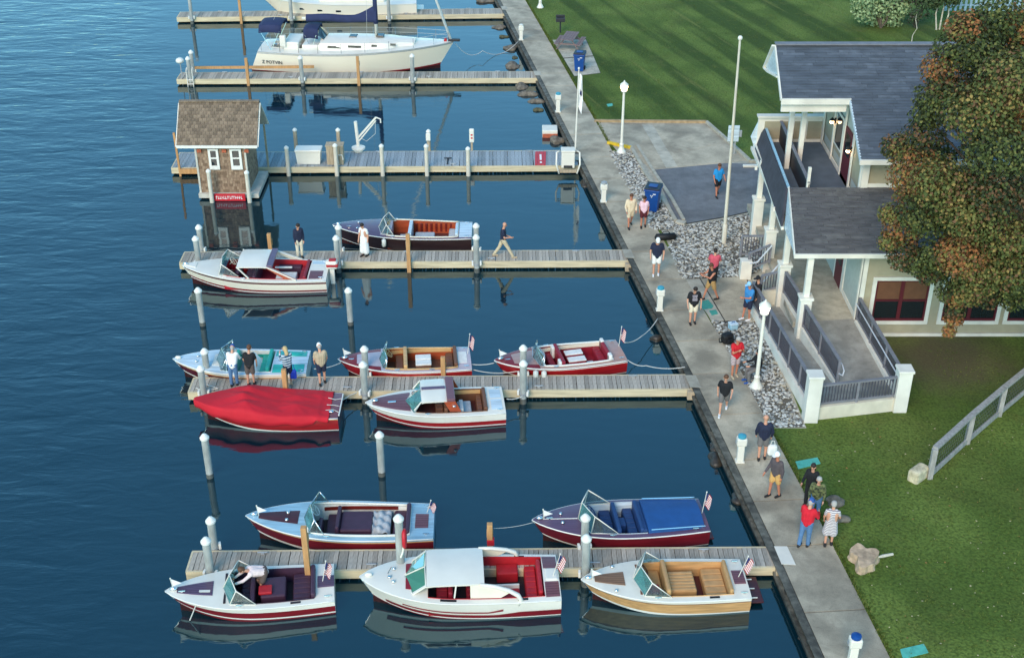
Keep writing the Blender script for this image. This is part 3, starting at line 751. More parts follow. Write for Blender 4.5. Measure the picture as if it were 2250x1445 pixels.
for sg in (-1, 1):
    C0, O0, C1, O1 = Vector((.775*L,0,b.dz(.775,0))), Vector((.735*L,sg*.72,b.dz(.735,.7))), Vector((.672*L,0,zr+.04)), Vector((.668*L,sg*.76,zr-.03))
    f_ = b.add(MB().tube([C0,O0,O1,C1,C0], .025, 6), 'windshield_frame', 'white_gloss', smooth=True); b.add(MB().slab([C0,O0,O1,C1], .01), 'pane', 'glass_green', f_)
b.strip(.715,.77,-.62,.62,.015,'v_crimson','dash_pad'); b.bench(.56*L,.62*L,'v_crimson',w=.72,back='aft',z=.5); b.bench(.40*L,.47*L,'v_crimson',w=.74,back='aft',z=.5)
b.bench(.11*L,.17*L,'v_red',w=.72,back='aft',z=.48,back_h=.28); b.box(.20*L,.31*L,-.86,-.42,.12,.5,'v_red','side_seat'); b.box(.20*L,.335*L,.18,.86,.12,.46,'v_red','side_seat')
b.box(.20*L,.345*L,.12,.18,.12,.58,'white_gloss','seat_rail',.02); b.strip(.005,.075,.30,.88,.014,'deck_mahog','deck_panel'); b.strip(.005,.075,-.88,-.30,.014,'deck_mahog','deck_panel')
b.box(.005*L,.07*L,-.26,.26,.66,.80,'white_gloss','motor_cover',.05); b.wheel(.65*L,-.4,.86,'v_white'); b.flag(.03*L,.1,.78,.8,-.25); b.bowlight(.955,'white_gloss'); b.vents(.83,.28)
b.add(MB().bar((.86*L,-.1,b.dz(.86,.1)),(.84*L,-.12,b.dz(.86,.1)+.22),.012,.012), 'antenna', 'black'); b.add(MB().lathe([(.06,0),(.06,.05),(.02,.06)],(.85*L,.08,b.dz(.85,.08)),10), 'horn', 'chrome', smooth=True)
# --- 13: tan boat
b = Boat('tan hulled runabout with tufted tan seats and white deck at the nearest dock', (1277,1271), (1652,1312), .80, .60, 1.85, .84, [(.14,WB),(.74,'tan_paint'),(.80,'deck_brown'),(1,'white_gloss')], 'white', cockpit=(.10,.62,.17), liner='tan_paint', floor='v_floor'); L = b.L
b.strip(.74,.92,-.40,.40,.014,'deck_brown','deck_panel'); b.strip(.01,.08,-.34,.34,.014,'deck_mahog','deck_panel'); b.windshield(.685*L,.46,.72,'white_gloss','glass_teal',.24,.2,.78,side_glass=None)
def tufted(x0, x1, w, z0, z1, nm, k=5):
    o = b.box(x0, x1, -w, w, z0, z1-.03, 'v_tan', nm)
    for i in range(k):
        y0 = -w + 2*w*i/k; b.box(x0+.02, x1-.02, y0+.012, y0+2*w/k-.012, z1-.06, z1, 'v_tan', 'cushion_roll', .03, o)
tufted(.125*L,.255*L,.66,.12,.46,'rear_seat'); b.box(.10*L,.125*L,-.68,.68,.12,.78,'v_tan','backrest',.05); tufted(.31*L,.47*L,.42,.12,.60,'engine_box',6); b.box(.475*L,.505*L,-.70,.70,.12,.86,'v_tan','backrest',.06)
b.box(.51*L,.58*L,-.68,.68,.12,.44,'v_tan','seat'); b.box(.53*L,.61*L,.02,.40,.44,.52,'v_red','seat_cushion',.03); b.wheel(.61*L,-.36,.76,'v_brown'); b.box(.645*L,.66*L,-.66,.66,.3,.72,'v_brown','dashboard',.02)
b.box(-.16*L*.6,-.004*L,-.55,.55,.10,.16,'mahogany_dark','swim_platform',.02)
for y in (-.4, 0, .4): b.add(MB().tube([(-.30,y,.19),(-.05,y,.19),(.0,y,.3)], .02, 6), 'platform_rail', 'white_gloss')
b.bowlight(.955); b.flag(.93*L,0,b.zb-.05,.38,.1,bow=True); b.flag(.045*L,0,.66,.75,-.3); b.vents(.80,.52); b.strip(.19,.25,lambda t: b.hb(t)-.14, lambda t: b.hb(t)-.07,.012,'black','step_pad')
# --- 9: sky blue deck boat
b = Boat('runabout with sky blue deck and purple engine box, behind the nearest dock left', (540,1131), (952,1182), .92, .60, 1.95, .85, [(.14,WB),(.80,'burgundy'),(.86,'tan_paint'),(1,'sky_paint')], 'sky_paint', cockpit=(.13,.66,.17), liner='v_white', floor='v_dark'); L = b.L
b.strip(.72,.93,-.40,.40,.014,'mahogany_dark','deck_panel'); b.strip(.03,.10,-.32,.45,.014,'deck_mahog','deck_panel'); b.windshield(.69*L,.50,.74,'chrome','glass_teal',.2,.22,.5); b.coaming('white_gloss',.04)
b.bench(.15*L,.22*L,'v_purple',back='aft',z=.46); b.box(.33*L,.50*L,-.48,.48,.12,.66,'v_purple','engine_box',.05); b.box(.50*L,.52*L,-.55,.55,.12,.84,'v_purple','backrest',.04); b.box(.52*L,.575*L,-.60,.60,.12,.46,'v_purple','seat'); b.box(.59*L,.61*L,.0,.7,.12,.82,'v_purple','backrest',.04)
b.side_panel(.2,.6,'mahogany',.48,.14); b.wheel(.64*L,-.36,.80,'v_white'); b.box(.655*L,.67*L,-.68,.68,.3,.76,'v_white','dashboard',.02)
cl_ = [[((.235+.012*i)*L, -.62+.1*k, .50+.12*math.sin(i*1.3+k*.8)*math.cos(k*.9-i*.5)+.10*math.exp(-((i-4)/3)**2)-(.1 if k in (0,11) else 0)) for k in range(12)] for i in range(9)]
co_ = b.add(MB().grid(cl_), 'folded_cloth', 'v_grey', smooth=True); co_.modifiers.new('s','SUBSURF').levels = 1; co_.modifiers.new('t','SOLIDIFY').thickness = .03
b.bowlight(.955); b.flag(.93*L,0,b.zb-.06,.40,.1,bow=True); b.flag(.04*L,-.35,.66,.45,-.3); b.box(.60*L,.64*L,.1,.4,.14,.36,'v_grey','tackle_box',.02); b.vents(.78,.18)
# --- 10: blue covered boat
b = Boat('dark mahogany runabout with bright blue rear tonneau cover, right side of nearest dock', (1169,1141), (1561,1165), .86, .60, 1.90, .80, [(.10,WB),(.92,'burgundy'),(1,'boot_white')], 'deck_plum', cockpit=(.36,.66,.16), liner='pale_blue', floor='v_blue'); L = b.L
b.windshield(.735*L,.62,.70,'white_gloss','glass_teal',.30,.1,.85); b.strip(.74,.965,-.02,.02,.014,'boot_white','king_plank')
b.bench(.53*L,.60*L,'v_blue',back='aft',z=.46); b.bench(.40*L,.46*L,'v_blue',back='aft',z=.46); b.box(.355*L,.385*L,-.74,.74,.3,.76,'v_blue','backrest',.05); b.wheel(.65*L,-.3,.82,'v_blue'); b.box(.46*L,.52*L,-.2,.2,.12,.56,'v_blue','console',.04)
cv = MB(); rows = []
for i in range(13):
    t = .03 + (.355-.03)*i/12; w = b.hb(t)-.16; rows.append([(t*L, w*(-1+k/5), b.dz(t, w)+.10+.10*(1-(-1+k/5)**2)+random.uniform(-.006,.006)) for k in range(11)])
cv.grid(rows); e0 = [[r[0] for r in rows], [(r[0][0], r[0][1]-.01, r[0][2]-.12) for r in rows]]; cv.grid(e0); cv.grid([[r[-1] for r in rows], [(r[-1][0], r[-1][1]+.01, r[-1][2]-.12) for r in rows]]); cv.grid([rows[0], [(p[0]-.01,p[1],p[2]-.12) for p in rows[0]]]); cv.grid([rows[-1], [(p[0]+.01,p[1],p[2]-.12) for p in rows[-1]]])
b.add(cv, 'tonneau_cover', 'cover_blue', smooth=50, fixn=True)
b.add(MB().tube([(.34*L,.78,.78),(.03*L,.72,.74)], .02, 6), 'grab_rail', 'chrome'); b.add(MB().tube([(.34*L,-.78,.78),(.03*L,-.72,.74)], .02, 6), 'grab_rail', 'chrome')
b.box(-.20,-.004,-.62,.62,.08,.14,'mahogany_dark','swim_platform',.02); b.bowlight(.955); b.flag(.93*L,0,b.zb-.05,.40,.1,bow=True); b.flag(.015*L,0,.66,.8,-.12); b.vents(.83,.22); b.cleat(.90*L,.0); b.cleat(.08*L,.72)
# --- 8: hardtop with teal windscreen
b = Boat('white and red runabout with striped hardtop and teal windscreen, second nearest dock', (803,883), (1112,906), .80, .58, 1.85, .86, [(.12,'red_deep'),(.20,WB),(.50,'red_paint'),(1,'white_gloss')], 'white_gloss', cockpit=(.13,.64,.16), liner='v_brown', floor='v_floor'); L = b.L
b.strip(.68,.95,-.74,.74,.014,'deck_mahog','deck_panel'); zr = 1.14
h_ = b.hardtop(.42*L,.60*L,.74,zr); b.add(MB().box(.425*L,.595*L,-.10,.06,zr+.078,zr+.10), 'roof_slot', 'deck_plum', h_); b.add(MB().rbox(.36*L,.42*L,-.76,.76,zr-.05,zr+.075,.03), 'roof_band', 'deck_mahog', h_)
for sg in (-1, 1):
    b.add(MB().slab([(.36*L,sg*.75,zr-.04),(.44*L,sg*.75,zr-.04),(.40*L,sg*.78,.70),(.32*L,sg*.78,.68)], .04), 'roof_panel', 'wood_inner')
    b.add(MB().lathe([(.07,0),(.07,.04),(.02,.05)], (.37*L,sg*.79,.93), 10), 'lamp', 'chrome', smooth=True)
    b.add(MB().bar((.60*L,sg*.70,zr),(.655*L,sg*.72,.80),.035,.035), 'pillar', 'white_gloss')
    C0, O0, C1, O1 = Vector((.715*L,0,b.dz(.715,0))), Vector((.655*L,sg*.70,b.dz(.655,.7))), Vector((.605*L,0,zr+.05)), Vector((.60*L,sg*.70,zr-.02))
    f_ = b.add(MB().tube([C0,O0,O1,C1], .016, 6), 'windshield_frame', 'chrome', smooth=True); b.add(MB().slab([C0,O0,O1,C1], .01), 'pane', 'glass_teal', f_)
b.side_panel(.16,.40,'wood_tan',.44,.16); b.bench(.44*L,.50*L,'v_brown',back='aft',z=.46); b.bench(.155*L,.20*L,'v_brown',back='aft',z=.40); b.box(.24*L,.34*L,-.28,.5,.12,.44,'v_grey','engine_box',.04); b.box(.30*L,.33*L,.05,.68,.12,.72,'v_grey','backrest',.03); b.wheel(.56*L,-.34,.80,'v_brown')
b.bowlight(.93); b.box(.78*L,.84*L,.02,.1,b.dz(.8,0),b.dz(.8,0)+.06,'chrome','deck_horn',.02); b.strip(.02,.10,.05,.75,.012,'pale_blue','deck_panel'); b.strip(.02,.10,-.75,-.05,.012,'pale_blue','deck_panel')
# --- 7: red covered boat
b = Boat('mahogany boat under a bright red draped cover, outer end of second nearest dock', (430,880), (742,918), .78, .56, 1.85, .80, [(.12,WB),(.86,'red_paint'),(.92,'tan_paint'),(1,'mahogany_dark')], 'deck_mahog', open_=False); L = b.L
rows = []; nn = 64; KU = 36
SUP = [(.635,.50,.40),(.635,-.50,.42),(.665,0,.44),(.47,.62,.16),(.47,-.62,.17),(.46,.1,.14),(.30,-.28,.20),(.30,.28,.20),(.17,.5,.12),(.17,-.5,.12),(.82,0,.10),(.55,.75,.10),(.55,-.75,.12)]   # windshield corners, seat backs, engine box
def cov(t, u, w):
    h = .015*math.sin(t*40+u*9)
    for (a_, b_, h_) in SUP:
        d = math.hypot((t-a_)*L*.9, (u-b_)*w*1.1); h = max(h, h_*math.exp(-d*1.35) - .0 + .012*math.sin(math.atan2((u-b_)*w, (t-a_)*L)*9)*min(1, d*3)*math.exp(-d))
    return h
for i in range(nn+1):
    t = .06 + (1.0-.06)*i/nn; r = []; w = b.hb(t)+.075; tk = min(t, .995)
    for k in range(KU+1):
        u = -1+2*k/KU; y = u*w; edge = min(1, (1-abs(u))*7)
        z = b.sz(tk) + .035 + cov(t, u, w)*(edge**.5)
        if abs(u) > .95: z = b.sz(tk) - .20 - .05*math.sin(t*31) + (.14 if t < .15 else 0); y *= 1.01
        if t < .12: z -= .03
        r.append((t*L+.05*(t > .98)+.015*math.sin(u*14)*(t < .08), y, z))
    rows.append(r)
cvo = b.add(MB().grid(rows), 'boat_cover', 'cover_red', smooth=True); sm = cvo.modifiers.new('sub', 'SUBSURF'); sm.levels = sm.render_levels = 1
so_ = cvo.modifiers.new('sol', 'SOLIDIFY'); so_.thickness = .012
for y in (-.35, .1, .45): b.add(MB().tube([(.09*L,y,.66),(.04*L,y*.8,.63),(.0,y*1.1,.60)], .014, 5), 'tie_cord', 'rope')
b.add(MB().ball((.05*L,.5,.64), .08, 10, 0, (1.3,1,.6)), 'vent', 'chrome', smooth=True); b.add(MB().tube([(-.03,-.7,.60),(-.03,.7,.60)], .025, 6), 'transom_moulding', 'boot_white')
# --- 4: turquoise boat
b = Boat('white and turquoise open boat with four people beside it, second nearest dock', (380,787), (672,820), .82, .58, 1.85, .82, [(.12,WB),(.70,'maroon'),(.78,'tan_paint'),(1,'white_gloss')], 'pale_blue', cockpit=(.26,.63,.15), liner='v_white', floor='v_grey'); L = b.L
b.windshield(.68*L,.50,.70,'chrome','glass_clear',.30,.24,.2,post=False); b.strip(.02,.25,.30,.86,.014,'turquoise','deck_panel'); b.strip(.02,.25,-.86,-.40,.014,'turquoise','deck_panel'); b.strip(.64,.70,-.5,.5,.012,'white_gloss','deck_panel')
b.bench(.55*L,.60*L,'v_teal',back='aft',z=.44); b.bench(.30*L,.36*L,'v_teal',back='aft',z=.44); b.add(MB().slab([(.42*L,-.5,.80),(.45*L,.55,.70),(.36*L,.6,.42),(.35*L,-.4,.45)], .05), 'engine_hatch', 'v_white'); b.box(.38*L,.46*L,-.3,.3,.12,.4,'black','engine',.04); b.side_panel(.3,.6,'v_teal',.36,.14); b.wheel(.61*L,-.3,.78,'black'); b.bowlight(.96,'white_gloss'); b.vents(.82,.2)
b.add(MB().ball((.12*L,-.5,b.dz(.12,.5)-.02), .3, 12, 0, (1.3,.6,.35)), 'fin', 'turquoise', smooth=True)
# --- 5: red boat with tan interior
b = Boat('red open runabout with tan wood interior and white padded engine box', (743,788), (1037,810), .80, .56, 1.80, .80, [(.08,WB),(.86,'red_paint'),(.90,WB),(1,'red_deep')], 'deck_lilac', cockpit=(.11,.64,.13), liner='wood_inner', floor='v_brown'); L = b.L
b.strip(.86,.99,-.99,.99,.012,'red_deep','bow_panel'); b.strip(.68,.86,.72,.99,.012,'red_deep','covering_board'); b.strip(.68,.86,-.99,-.72,.012,'red_deep','covering_board'); b.windshield(.69*L,.42,.62,'chrome','glass_teal',.12,.18,.12); b.coaming('wood_tan',.035); b.side_panel(.14,.6,'wood_tan',.46,.16)
b.bench(.13*L,.19*L,'v_brown',back='aft',z=.42); b.box(.30*L,.42*L,-.40,.40,.12,.52,'v_brown','engine_box')
for y in (-.38, .02): b.box(.30*L,.42*L,y,y+.36,.525,.60,'v_white','box_pad',.05)
b.box(.48*L,.51*L,-.70,.70,.12,.80,'wood_tan','backrest',.04); b.box(.51*L,.57*L,-.68,.68,.12,.44,'v_brown','seat'); b.wheel(.62*L,-.28,.78,'wood_tan'); b.bowlight(.95); b.flag(.95*L,-.05,b.zb-.03,.4,.1,bow=True); b.flag(.02*L,-.2,.62,.85,-.12); b.strip(.03,.1,-.5,.5,.014,'v_white','deck_panel'); b.cleat(.9*L,.1); b.cleat(.3*L,.82)
# --- 6: red boat with red/white seats
b = Boat('red open runabout with red and white striped seats moored nearest the walkway', (1086,791), (1379,791), .80, .58, 1.80, .78, [(.10,WB),(.84,'red_paint'),(.89,WB),(1,'red_deep')], 'deck_pinkish', cockpit=(.11,.64,.13), liner='v_crimson', floor='v_crimson'); L = b.L
b.strip(.86,.99,-.99,.99,.012,'red_deep','bow_panel'); b.strip(.68,.86,.72,.99,.012,'red_deep','covering_board'); b.strip(.68,.86,-.99,-.72,.012,'red_deep','covering_board'); b.windshield(.70*L,.40,.62,'chrome','glass_clear',.14,.16,.12); b.coaming('boot_white',.035); b.side_panel(.14,.6,'cream',.46,.16)
b.bench(.14*L,.20*L,'v_crimson',back='aft',z=.44)
for y0, y1 in ((-.68,-.42),(.42,.68)): b.box(.112*L,.14*L,y0,y1,.3,.82,'v_white','back_pad',.04)
b.box(.30*L,.44*L,-.42,.42,.12,.54,'v_crimson','engine_box')
for y in (-.42, .08): b.box(.30*L,.44*L,y,y+.34,.545,.60,'v_white','box_pad',.04)
b.box(.48*L,.51*L,-.70,.70,.12,.80,'v_crimson','backrest',.04)
for y0, y1 in ((-.69,-.40),(.40,.69)): b.box(.508*L,.53*L,y0,y1,.3,.79,'v_white','back_pad',.03)
b.box(.53*L,.58*L,-.66,.66,.12,.44,'v_crimson','seat'); b.box(.24*L,.29*L,.2,.6,.12,.4,'v_grey','step_box',.02); b.wheel(.62*L,-.28,.78,'v_white'); b.bowlight(.95); b.flag(.95*L,-.05,b.zb-.03,.4,.1,bow=True); b.flag(.01*L,-.2,.62,.85,-.1); b.cleat(.9*L,.1); b.fender(.66*L); b.fender(.72*L)
# --- 3: maroon/white hardtop outboard
b = Boat('white and maroon boat with pale hardtop and an outboard motor, third dock', (400,581), (716,616), .92, .62, 2.15, .92, [(.10,'maroon'),(.17,WB),(.30,'red_deep'),(.74,'cream_hull'),(.86,'maroon'),(1,'white_gloss')], 'white_gloss', cockpit=(.13,.70,.15), liner='v_red', floor='v_crimson', pw=2.1); L = b.L
zr = 1.22
h_ = b.hardtop(.40*L,.60*L,.84,zr,'white_gloss'); b.add(MB().rbox(.355*L,.398*L,-.84,.84,zr-.05,zr+.06,.03), 'roof_band', 'deck_plum', h_)
for sg in (-1, 1):
    b.add(MB().bar((.40*L,sg*.82,zr),(.20*L,sg*.95,.66),.05,.10,up=(0,1,0)), 'roof_arch', 'white_gloss'); b.add(MB().bar((.60*L,sg*.82,zr),(.52*L,sg*.95,.74),.045,.06,up=(0,1,0)), 'pillar', 'white_gloss')
    b.add(MB().slab([(.40*L,sg*.83,zr-.06),(.37*L,sg*.83,zr-.06),(.20*L,sg*.94,.70),(.28*L,sg*.94,.70)], .03), 'roof_panel', 'wood_inner' if sg > 0 else 'cream')
b.windshield(.74*L,.50,.74,'white_gloss','glass_teal',.08,.15,.85,side_glass='glass_clear'); b.strip(.90,.98,-.5,.5,.03,'white_gloss','bow_plate'); b.strip(.70,.73,-.70,.70,.012,'deck_plum','dash_pad')
b.bench(.50*L,.57*L,'v_purple',back='aft',z=.46); b.bench(.62*L,.66*L,'v_purple',w=.5,back='aft',z=.46); b.bench(.16*L,.20*L,'v_crimson',back='aft',z=.42); b.box(.22*L,.36*L,-.25,.86,.12,.44,'v_white','engine_box',.05); b.box(.20*L,.36*L,-.86,-.55,.12,.50,'v_purple','side_seat'); b.box(.26*L,.38*L,-.5,-.4,.5,.58,'v_white','seat_rail',.03); b.strip(.03,.12,.15,.85,.014,'deck_mahog','deck_panel'); b.strip(.03,.12,-.85,-.5,.014,'pale_blue','deck_panel')
om = b.add(MB().rbox(-.42,.10,-.17,.17,.72,1.12,.10), 'outboard_motor', 'white_gloss'); b.add(MB().rbox(-.44,.06,-.178,.178,.84,.98,.03), 'motor_band', 'v_red', om); b.add(MB().rbox(-.36,-.05,-.12,.12,1.10,1.16,.03), 'motor_top', 'v_red', om); b.add(MB().rbox(-.26,-.06,-.06,.06,-.5,.72,.03), 'motor_leg', 'white_gloss', om)
b.bowlight(.975); b.wheel(.66*L,-.4,.88,'cream'); b.strip(.20,.25,lambda t: b.hb(t)-.13, lambda t: b.hb(t)-.04,.014,'white_gloss','step_pad')
# --- 2: dark launch
b = Boat('dark brown open launch with orange wood interior at the third dock', (731,493), (1036,524), .95, .66, 2.05, .86, [(.06,WB),(.94,'brown_paint'),(1,'cream')], 'deck_plum', cockpit=(.10,.60,.13), liner='wood_inner', floor='v_floor'); L = b.L
b.windshield(.67*L,.46,.70,'white_gloss','glass_clear',.18,.24,.55,post=True); b.coaming('cream',.035); b.strip(.0,.09,-.85,.85,.014,'pale_blue','deck_panel'); b.strip(.62,.65,-.8,.8,.012,'deck_lilac','dash_pad')
for i in range(9): b.box((.15+.036*i)*L,(.165+.036*i)*L,-b.cw(.3)*.96,-b.cw(.3)*.96+.04,.20,.62,'mahogany','rib',.01)
b.bench(.12*L,.17*L,'v_grey',w=.6,back='aft',z=.44,mb_='pale_blue'); b.box(.27*L,.41*L,-.22,.42,.12,.48,'v_grey','engine_box',.05); b.box(.43*L,.455*L,-.72,.72,.12,.84,'pale_blue','backrest',.03); b.box(.46*L,.52*L,-.05,.62,.12,.46,'v_grey','seat',.05); b.box(.19*L,.26*L,.05,.6,.12,.40,'v_brown','side_seat'); b.wheel(.60*L,-.35,.9,'wood_tan'); b.box(.575*L,.595*L,-.7,.2,.3,.84,'deck_lilac','dashboard',.02); b.bowlight(.96); b.cleat(.88*L,.2); b.fender(.45*L); b.fender(.62*L); b.vents(.82,.3)

# --- 1: sailboat (bow to the right)
b = Boat('cream sailboat with navy sail cover and bimini moored before the far dock', (998,90), (566,113), 1.75, 1.25, 3.7, 1.25, [(.07,'red_deep'),(.90,'cream_hull'),(.94,'gunmetal'),(1,'white_gloss')], 'white_gloss', name='sailboat', cockpit=(.06,.30,.75), liner='white_gloss', floor='v_grey', rake=.9, tr=.55, camber=.10, full=.42, pw=1.9, floor_z=.75, flip=True, keel=-.5, gun='gunmetal', group=None); L = b.L; SB = b
# raked transom lip and lettering
ct = MB(); rows = []
for i in range(13):
    t = .32 + (.80-.32)*i/12; w = (.62*b.hb(t)+.12)*(1 if i < 10 else .8); hh = .48*(1-.65*(i/12)**2)
    rows.append([(t*L, -w, b.dz(t,w)-.02), (t*L, -w*.86, b.dz(t,w)+hh*.85), (t*L, -w*.5, b.dz(t,0)+hh), (t*L, 0, b.dz(t,0)+hh+.05), (t*L, w*.5, b.dz(t,0)+hh), (t*L, w*.86, b.dz(t,w)+hh*.85), (t*L, w, b.dz(t,w)-.02)])
ct.grid(rows); ct.f += [list(range(7)), [len(ct.v)-1-k for k in range(7)]]; ct.m += [0,0]
cab = b.add(ct, 'cabin', 'white_gloss', smooth=40, fixn=True)
for t in (.395, .50, .60, .695):
    w = .62*b.hb(t)+.12; ln = .034 if t < .55 else .014; b.add(MB().slab([((t-ln)*L,-w*.955,b.dz(t,w)+.13),((t+ln)*L,-w*.955-.004,b.dz(t,w)+.12),((t+ln)*L,-w*.91,b.dz(t,w)+.25),((t-ln)*L,-w*.91,b.dz(t,w)+.26)], .03), 'port_window', 'wall_cap', cab)
    b.add(MB().slab([((t-ln)*L,w*.955,b.dz(t,w)+.13),((t-ln)*L,w*.91,b.dz(t,w)+.26),((t+ln)*L,w*.91,b.dz(t,w)+.25),((t+ln)*L,w*.955+.004,b.dz(t,w)+.12)], .03), 'port_window', 'wall_cap', cab)
for t in (.48, .62): b.add(MB().rbox((t-.02)*L,(t+.02)*L,-.3,.3,b.dz(t,0)+.44,b.dz(t,0)+.52,.03), 'deck_hatch', 'glass', cab)
mx = .60*L; b.add(MB().tube([(mx,0,b.dz(.6,0)+.3),(mx,0,15.5)], .10, 10), 'mast', 'white_gloss', smooth=True)
b.add(MB().tube([(mx,0,2.75),(mx,0,5.2)], [.15,.12], 10), 'mast_cover', 'canvas_navy', smooth=True)
bm_ = b.add(MB().tube([(mx,0,3.05),(.22*L,0,3.0)], .09, 8), 'boom', 'white_gloss', smooth=True)
rows = []
for i in range(17):
    f = i/16; x = mx+.08 - f*(mx+.05-.24*L); h_ = .30 + .75*max(0, 1-f*3.2)**1.5; zz = 3.02 + .03*math.sin(f*11)
    rows.append([(x, .20*math.sin(a)*(1-.3*max(0,math.cos(a))), zz + (h_*.9*math.cos(a) if math.cos(a) > 0 else .22*math.cos(a))) for a in [2*math.pi*k/12 for k in range(12)]])
b.add(MB().grid(rows, closed=True), 'sail_cover', 'canvas_navy', bm_, smooth=True, fixn=True)
# bimini and dodger
def canopy(x0, x1, w, z, nm, drop=.35):
    rows = [[(x0+(x1-x0)*i/6, w*(-1+k/5), z + .10*(1-(-1+k/5)**2) + .06*math.sin(math.pi*i/6) - (drop if k in (0,10) else 0)) for k in range(11)] for i in range(7)]
    o = b.add(MB().grid(rows), nm, 'canvas_navy', smooth=40); md = o.modifiers.new('s','SOLIDIFY'); md.thickness = .03
    for x in (x0+.1, x1-.1):
        for sg in (-1, 1): b.add(MB().tube([(x, sg*w*.98, z-.25),((x0+x1)/2, sg*w, b.sz(.1))], .018, 6), 'bow_tube', 'chrome', o)
canopy(.01*L,.125*L,1.05,2.68,'bimini'); canopy(.235*L,.31*L,.85,2.45,'dodger',.5)
for sg in (-1, 1): b.add(MB().slab([(.31*L,sg*.8,2.2),(.35*L,sg*.62,1.75),(.35*L,0,1.85),(.31*L,0,2.5)], .02), 'dodger_window', 'glass')
b.add(MB().rbox(.13*L,.21*L,-.95,.95,1.2,1.75,.06), 'cockpit_coaming', 'white_gloss'); b.add(MB().rbox(.225*L,.335*L,-1.0,1.0,1.15,1.62,.08), 'companionway', 'white_gloss'); b.add(MB().tube([(.09*L+.3*math.cos(a),.0+.55*math.sin(a),1.5) for a in [i*math.pi/8 for i in range(17)]], .02, 6), 'helm_wheel', 'chrome')
for t in (.02,.12,.22,.32,.44,.56,.68,.80,.90,.97):
    for sg in (-1, 1): b.add(MB().tube([(t*L,sg*(b.hb(t)-.06),b.sz(t)),(t*L,sg*(b.hb(t)-.06),b.sz(t)+.62)], .014, 6), 'stanchion', 'chrome')
for sg in (-1, 1):
    for dz_ in (.6, .32): b.add(MB().tube([(t*L, sg*(b.hb(t)-.06), b.sz(t)+dz_) for t in (.02,.12,.22,.32,.44,.56,.68,.80,.90,.97)], .008, 5), 'lifeline', 'rope')
    b.add(MB().tube([(.57*L,sg*(b.hb(.57)-.1),b.sz(.57)),(mx-.05,0,15.2)], .008, 5), 'shroud', 'rope')
b.add(MB().tube([(.985*L,0,b.zb),(mx+.1,0,15.0)], [.09,.05], 8), 'furled_jib', 'white_cloth', smooth=True); b.add(MB().tube([(.01*L,0,1.4),(mx,0,15.4)], .008, 5), 'backstay', 'rope')
b.add(MB().rbox(.97*L,1.03*L,-.12,.12,b.zb-.02,b.zb+.12,.03), 'anchor_roller', 'dark'); b.add(MB().tube([(.955*L,-.1,b.zb+.05),(.955*L,.1,b.zb+.05)], .1, 8), 'furler_drum', 'v_red'); b.add(MB().rbox(.115*L,.145*L,-1.1,-.8,1.5,2.2,.05), 'outboard_bracket', 'white_gloss')
def text_mesh(body, size, name, m, parent, loc, rot, ext=.004):
    cu = bpy.data.curves.new(name, 'FONT'); cu.body = body; cu.size = size; cu.extrude = ext; cu.align_x = 'CENTER'; cu.resolution_u = 2
    o = bpy.data.objects.new(name, cu); COL.objects.link(o); dg = bpy.context.evaluated_depsgraph_get(); me = bpy.data.meshes.new_from_object(o.evaluated_get(dg)); bpy.data.objects.remove(o); me.materials.append(MAT[m])
    me.name = name; q = inst(name, me, parent, loc, rot); return q
pa, pb = Vector(b.sec(.045,.52)), Vector(b.sec(.13,.52)); pa.y *= -1; pb.y *= -1
dd = (pb-pa); u0 = Vector(b.sec(.088,.3)); u1 = Vector(b.sec(.088,.8)); u0.y *= -1; u1.y *= -1
up = (u1-u0).normalized(); X = dd.normalized(); N = X.cross(up).normalized(); up = N.cross(X)
mt = Matrix((X, up, N)).transposed().to_4x4()
tm_ = text_mesh('Z POTVIN', .30, 'boat_name', 'black', b.root, (pa+pb)/2 + N*.05 - up*.1, (mt.to_euler()))
# --- 0: farthest boat, cut by the frame
b = Boat('cream hulled motor yacht behind the farthest dock, cut by the top edge', (572,-10), (915,8), 1.5, 1.1, 3.4, 1.4, [(.06,'bottom'),(.93,'cream_hull'),(1,'white_gloss')], 'white_gloss', name='motor_yacht', open_=False, rake=1.2, keel=-.5, group=None); L = b.L
b.box(.2*L,.62*L,-1.1,1.1,1.1,2.3,'white_gloss','cabin',.15); b.box(-.5,-.004,-1.2,1.2,.15,.3,'white_gloss','swim_platform',.04)
for t in (.5,.62,.74): x, y, z = b.sec(t,.6); b.add(MB().rbox(x-.18,x+.18,y-.04,y+.03,z-.06,z+.06,.02), 'port_window', 'glass')
# ================================================================ SHED ON THE DOCK
mat('shingle', (128,110,92), .95, var=.22, vs=4, rnd=.30, bump=.4, bs=60)
mat('cedar', (144,118,96), .9, var=.14, vs=9, rnd=.0, bump=.4, bs=40)
mat('trim_grey', (198,192,178), .8, var=.12, vs=5)
mat('sign_red', (196,30,44), .5)
mat('roof_blue', (70,78,90), .85, var=.20, vs=2.2, stretch=(.5,1,1), bump=.5, bs=40)
mat('roof_dark', (62,62,72), .9, var=.2, vs=2.5, stretch=(.5,1,1), bump=.5, bs=40)
mat('olive', (164,156,132), .85, var=.06, vs=3)
mat('house_white', (226,222,210), .6, var=.10, vs=1.4)
mat('sash_red', (92,26,36), .5)
mat('balcony', (84,96,110), .7, var=.12, vs=2)
mat('rail_grey', (122,122,128), .7, var=.12, vs=4)
mat('stucco', (214,206,186), .85, var=.10, vs=2, bump=.2, bs=30)
mat('lamp_on', (255,226,180), .4, emit=((255,206,150), 9))
mat('lamp_glow', (255,250,240), .4, emit=((255,240,220), 2.2))
mat('bin_blue', (16,70,140), .45, var=.08); mat('bin_lid', (16,24,44), .5)
mat('picnic', (128,108,106), .8, var=.12); mat('ped_cap', (66,152,172), .5)
mat('green_lid', (66,150,134), .6, var=.1); mat('teal_mat', (86,176,158), .7, var=.12)
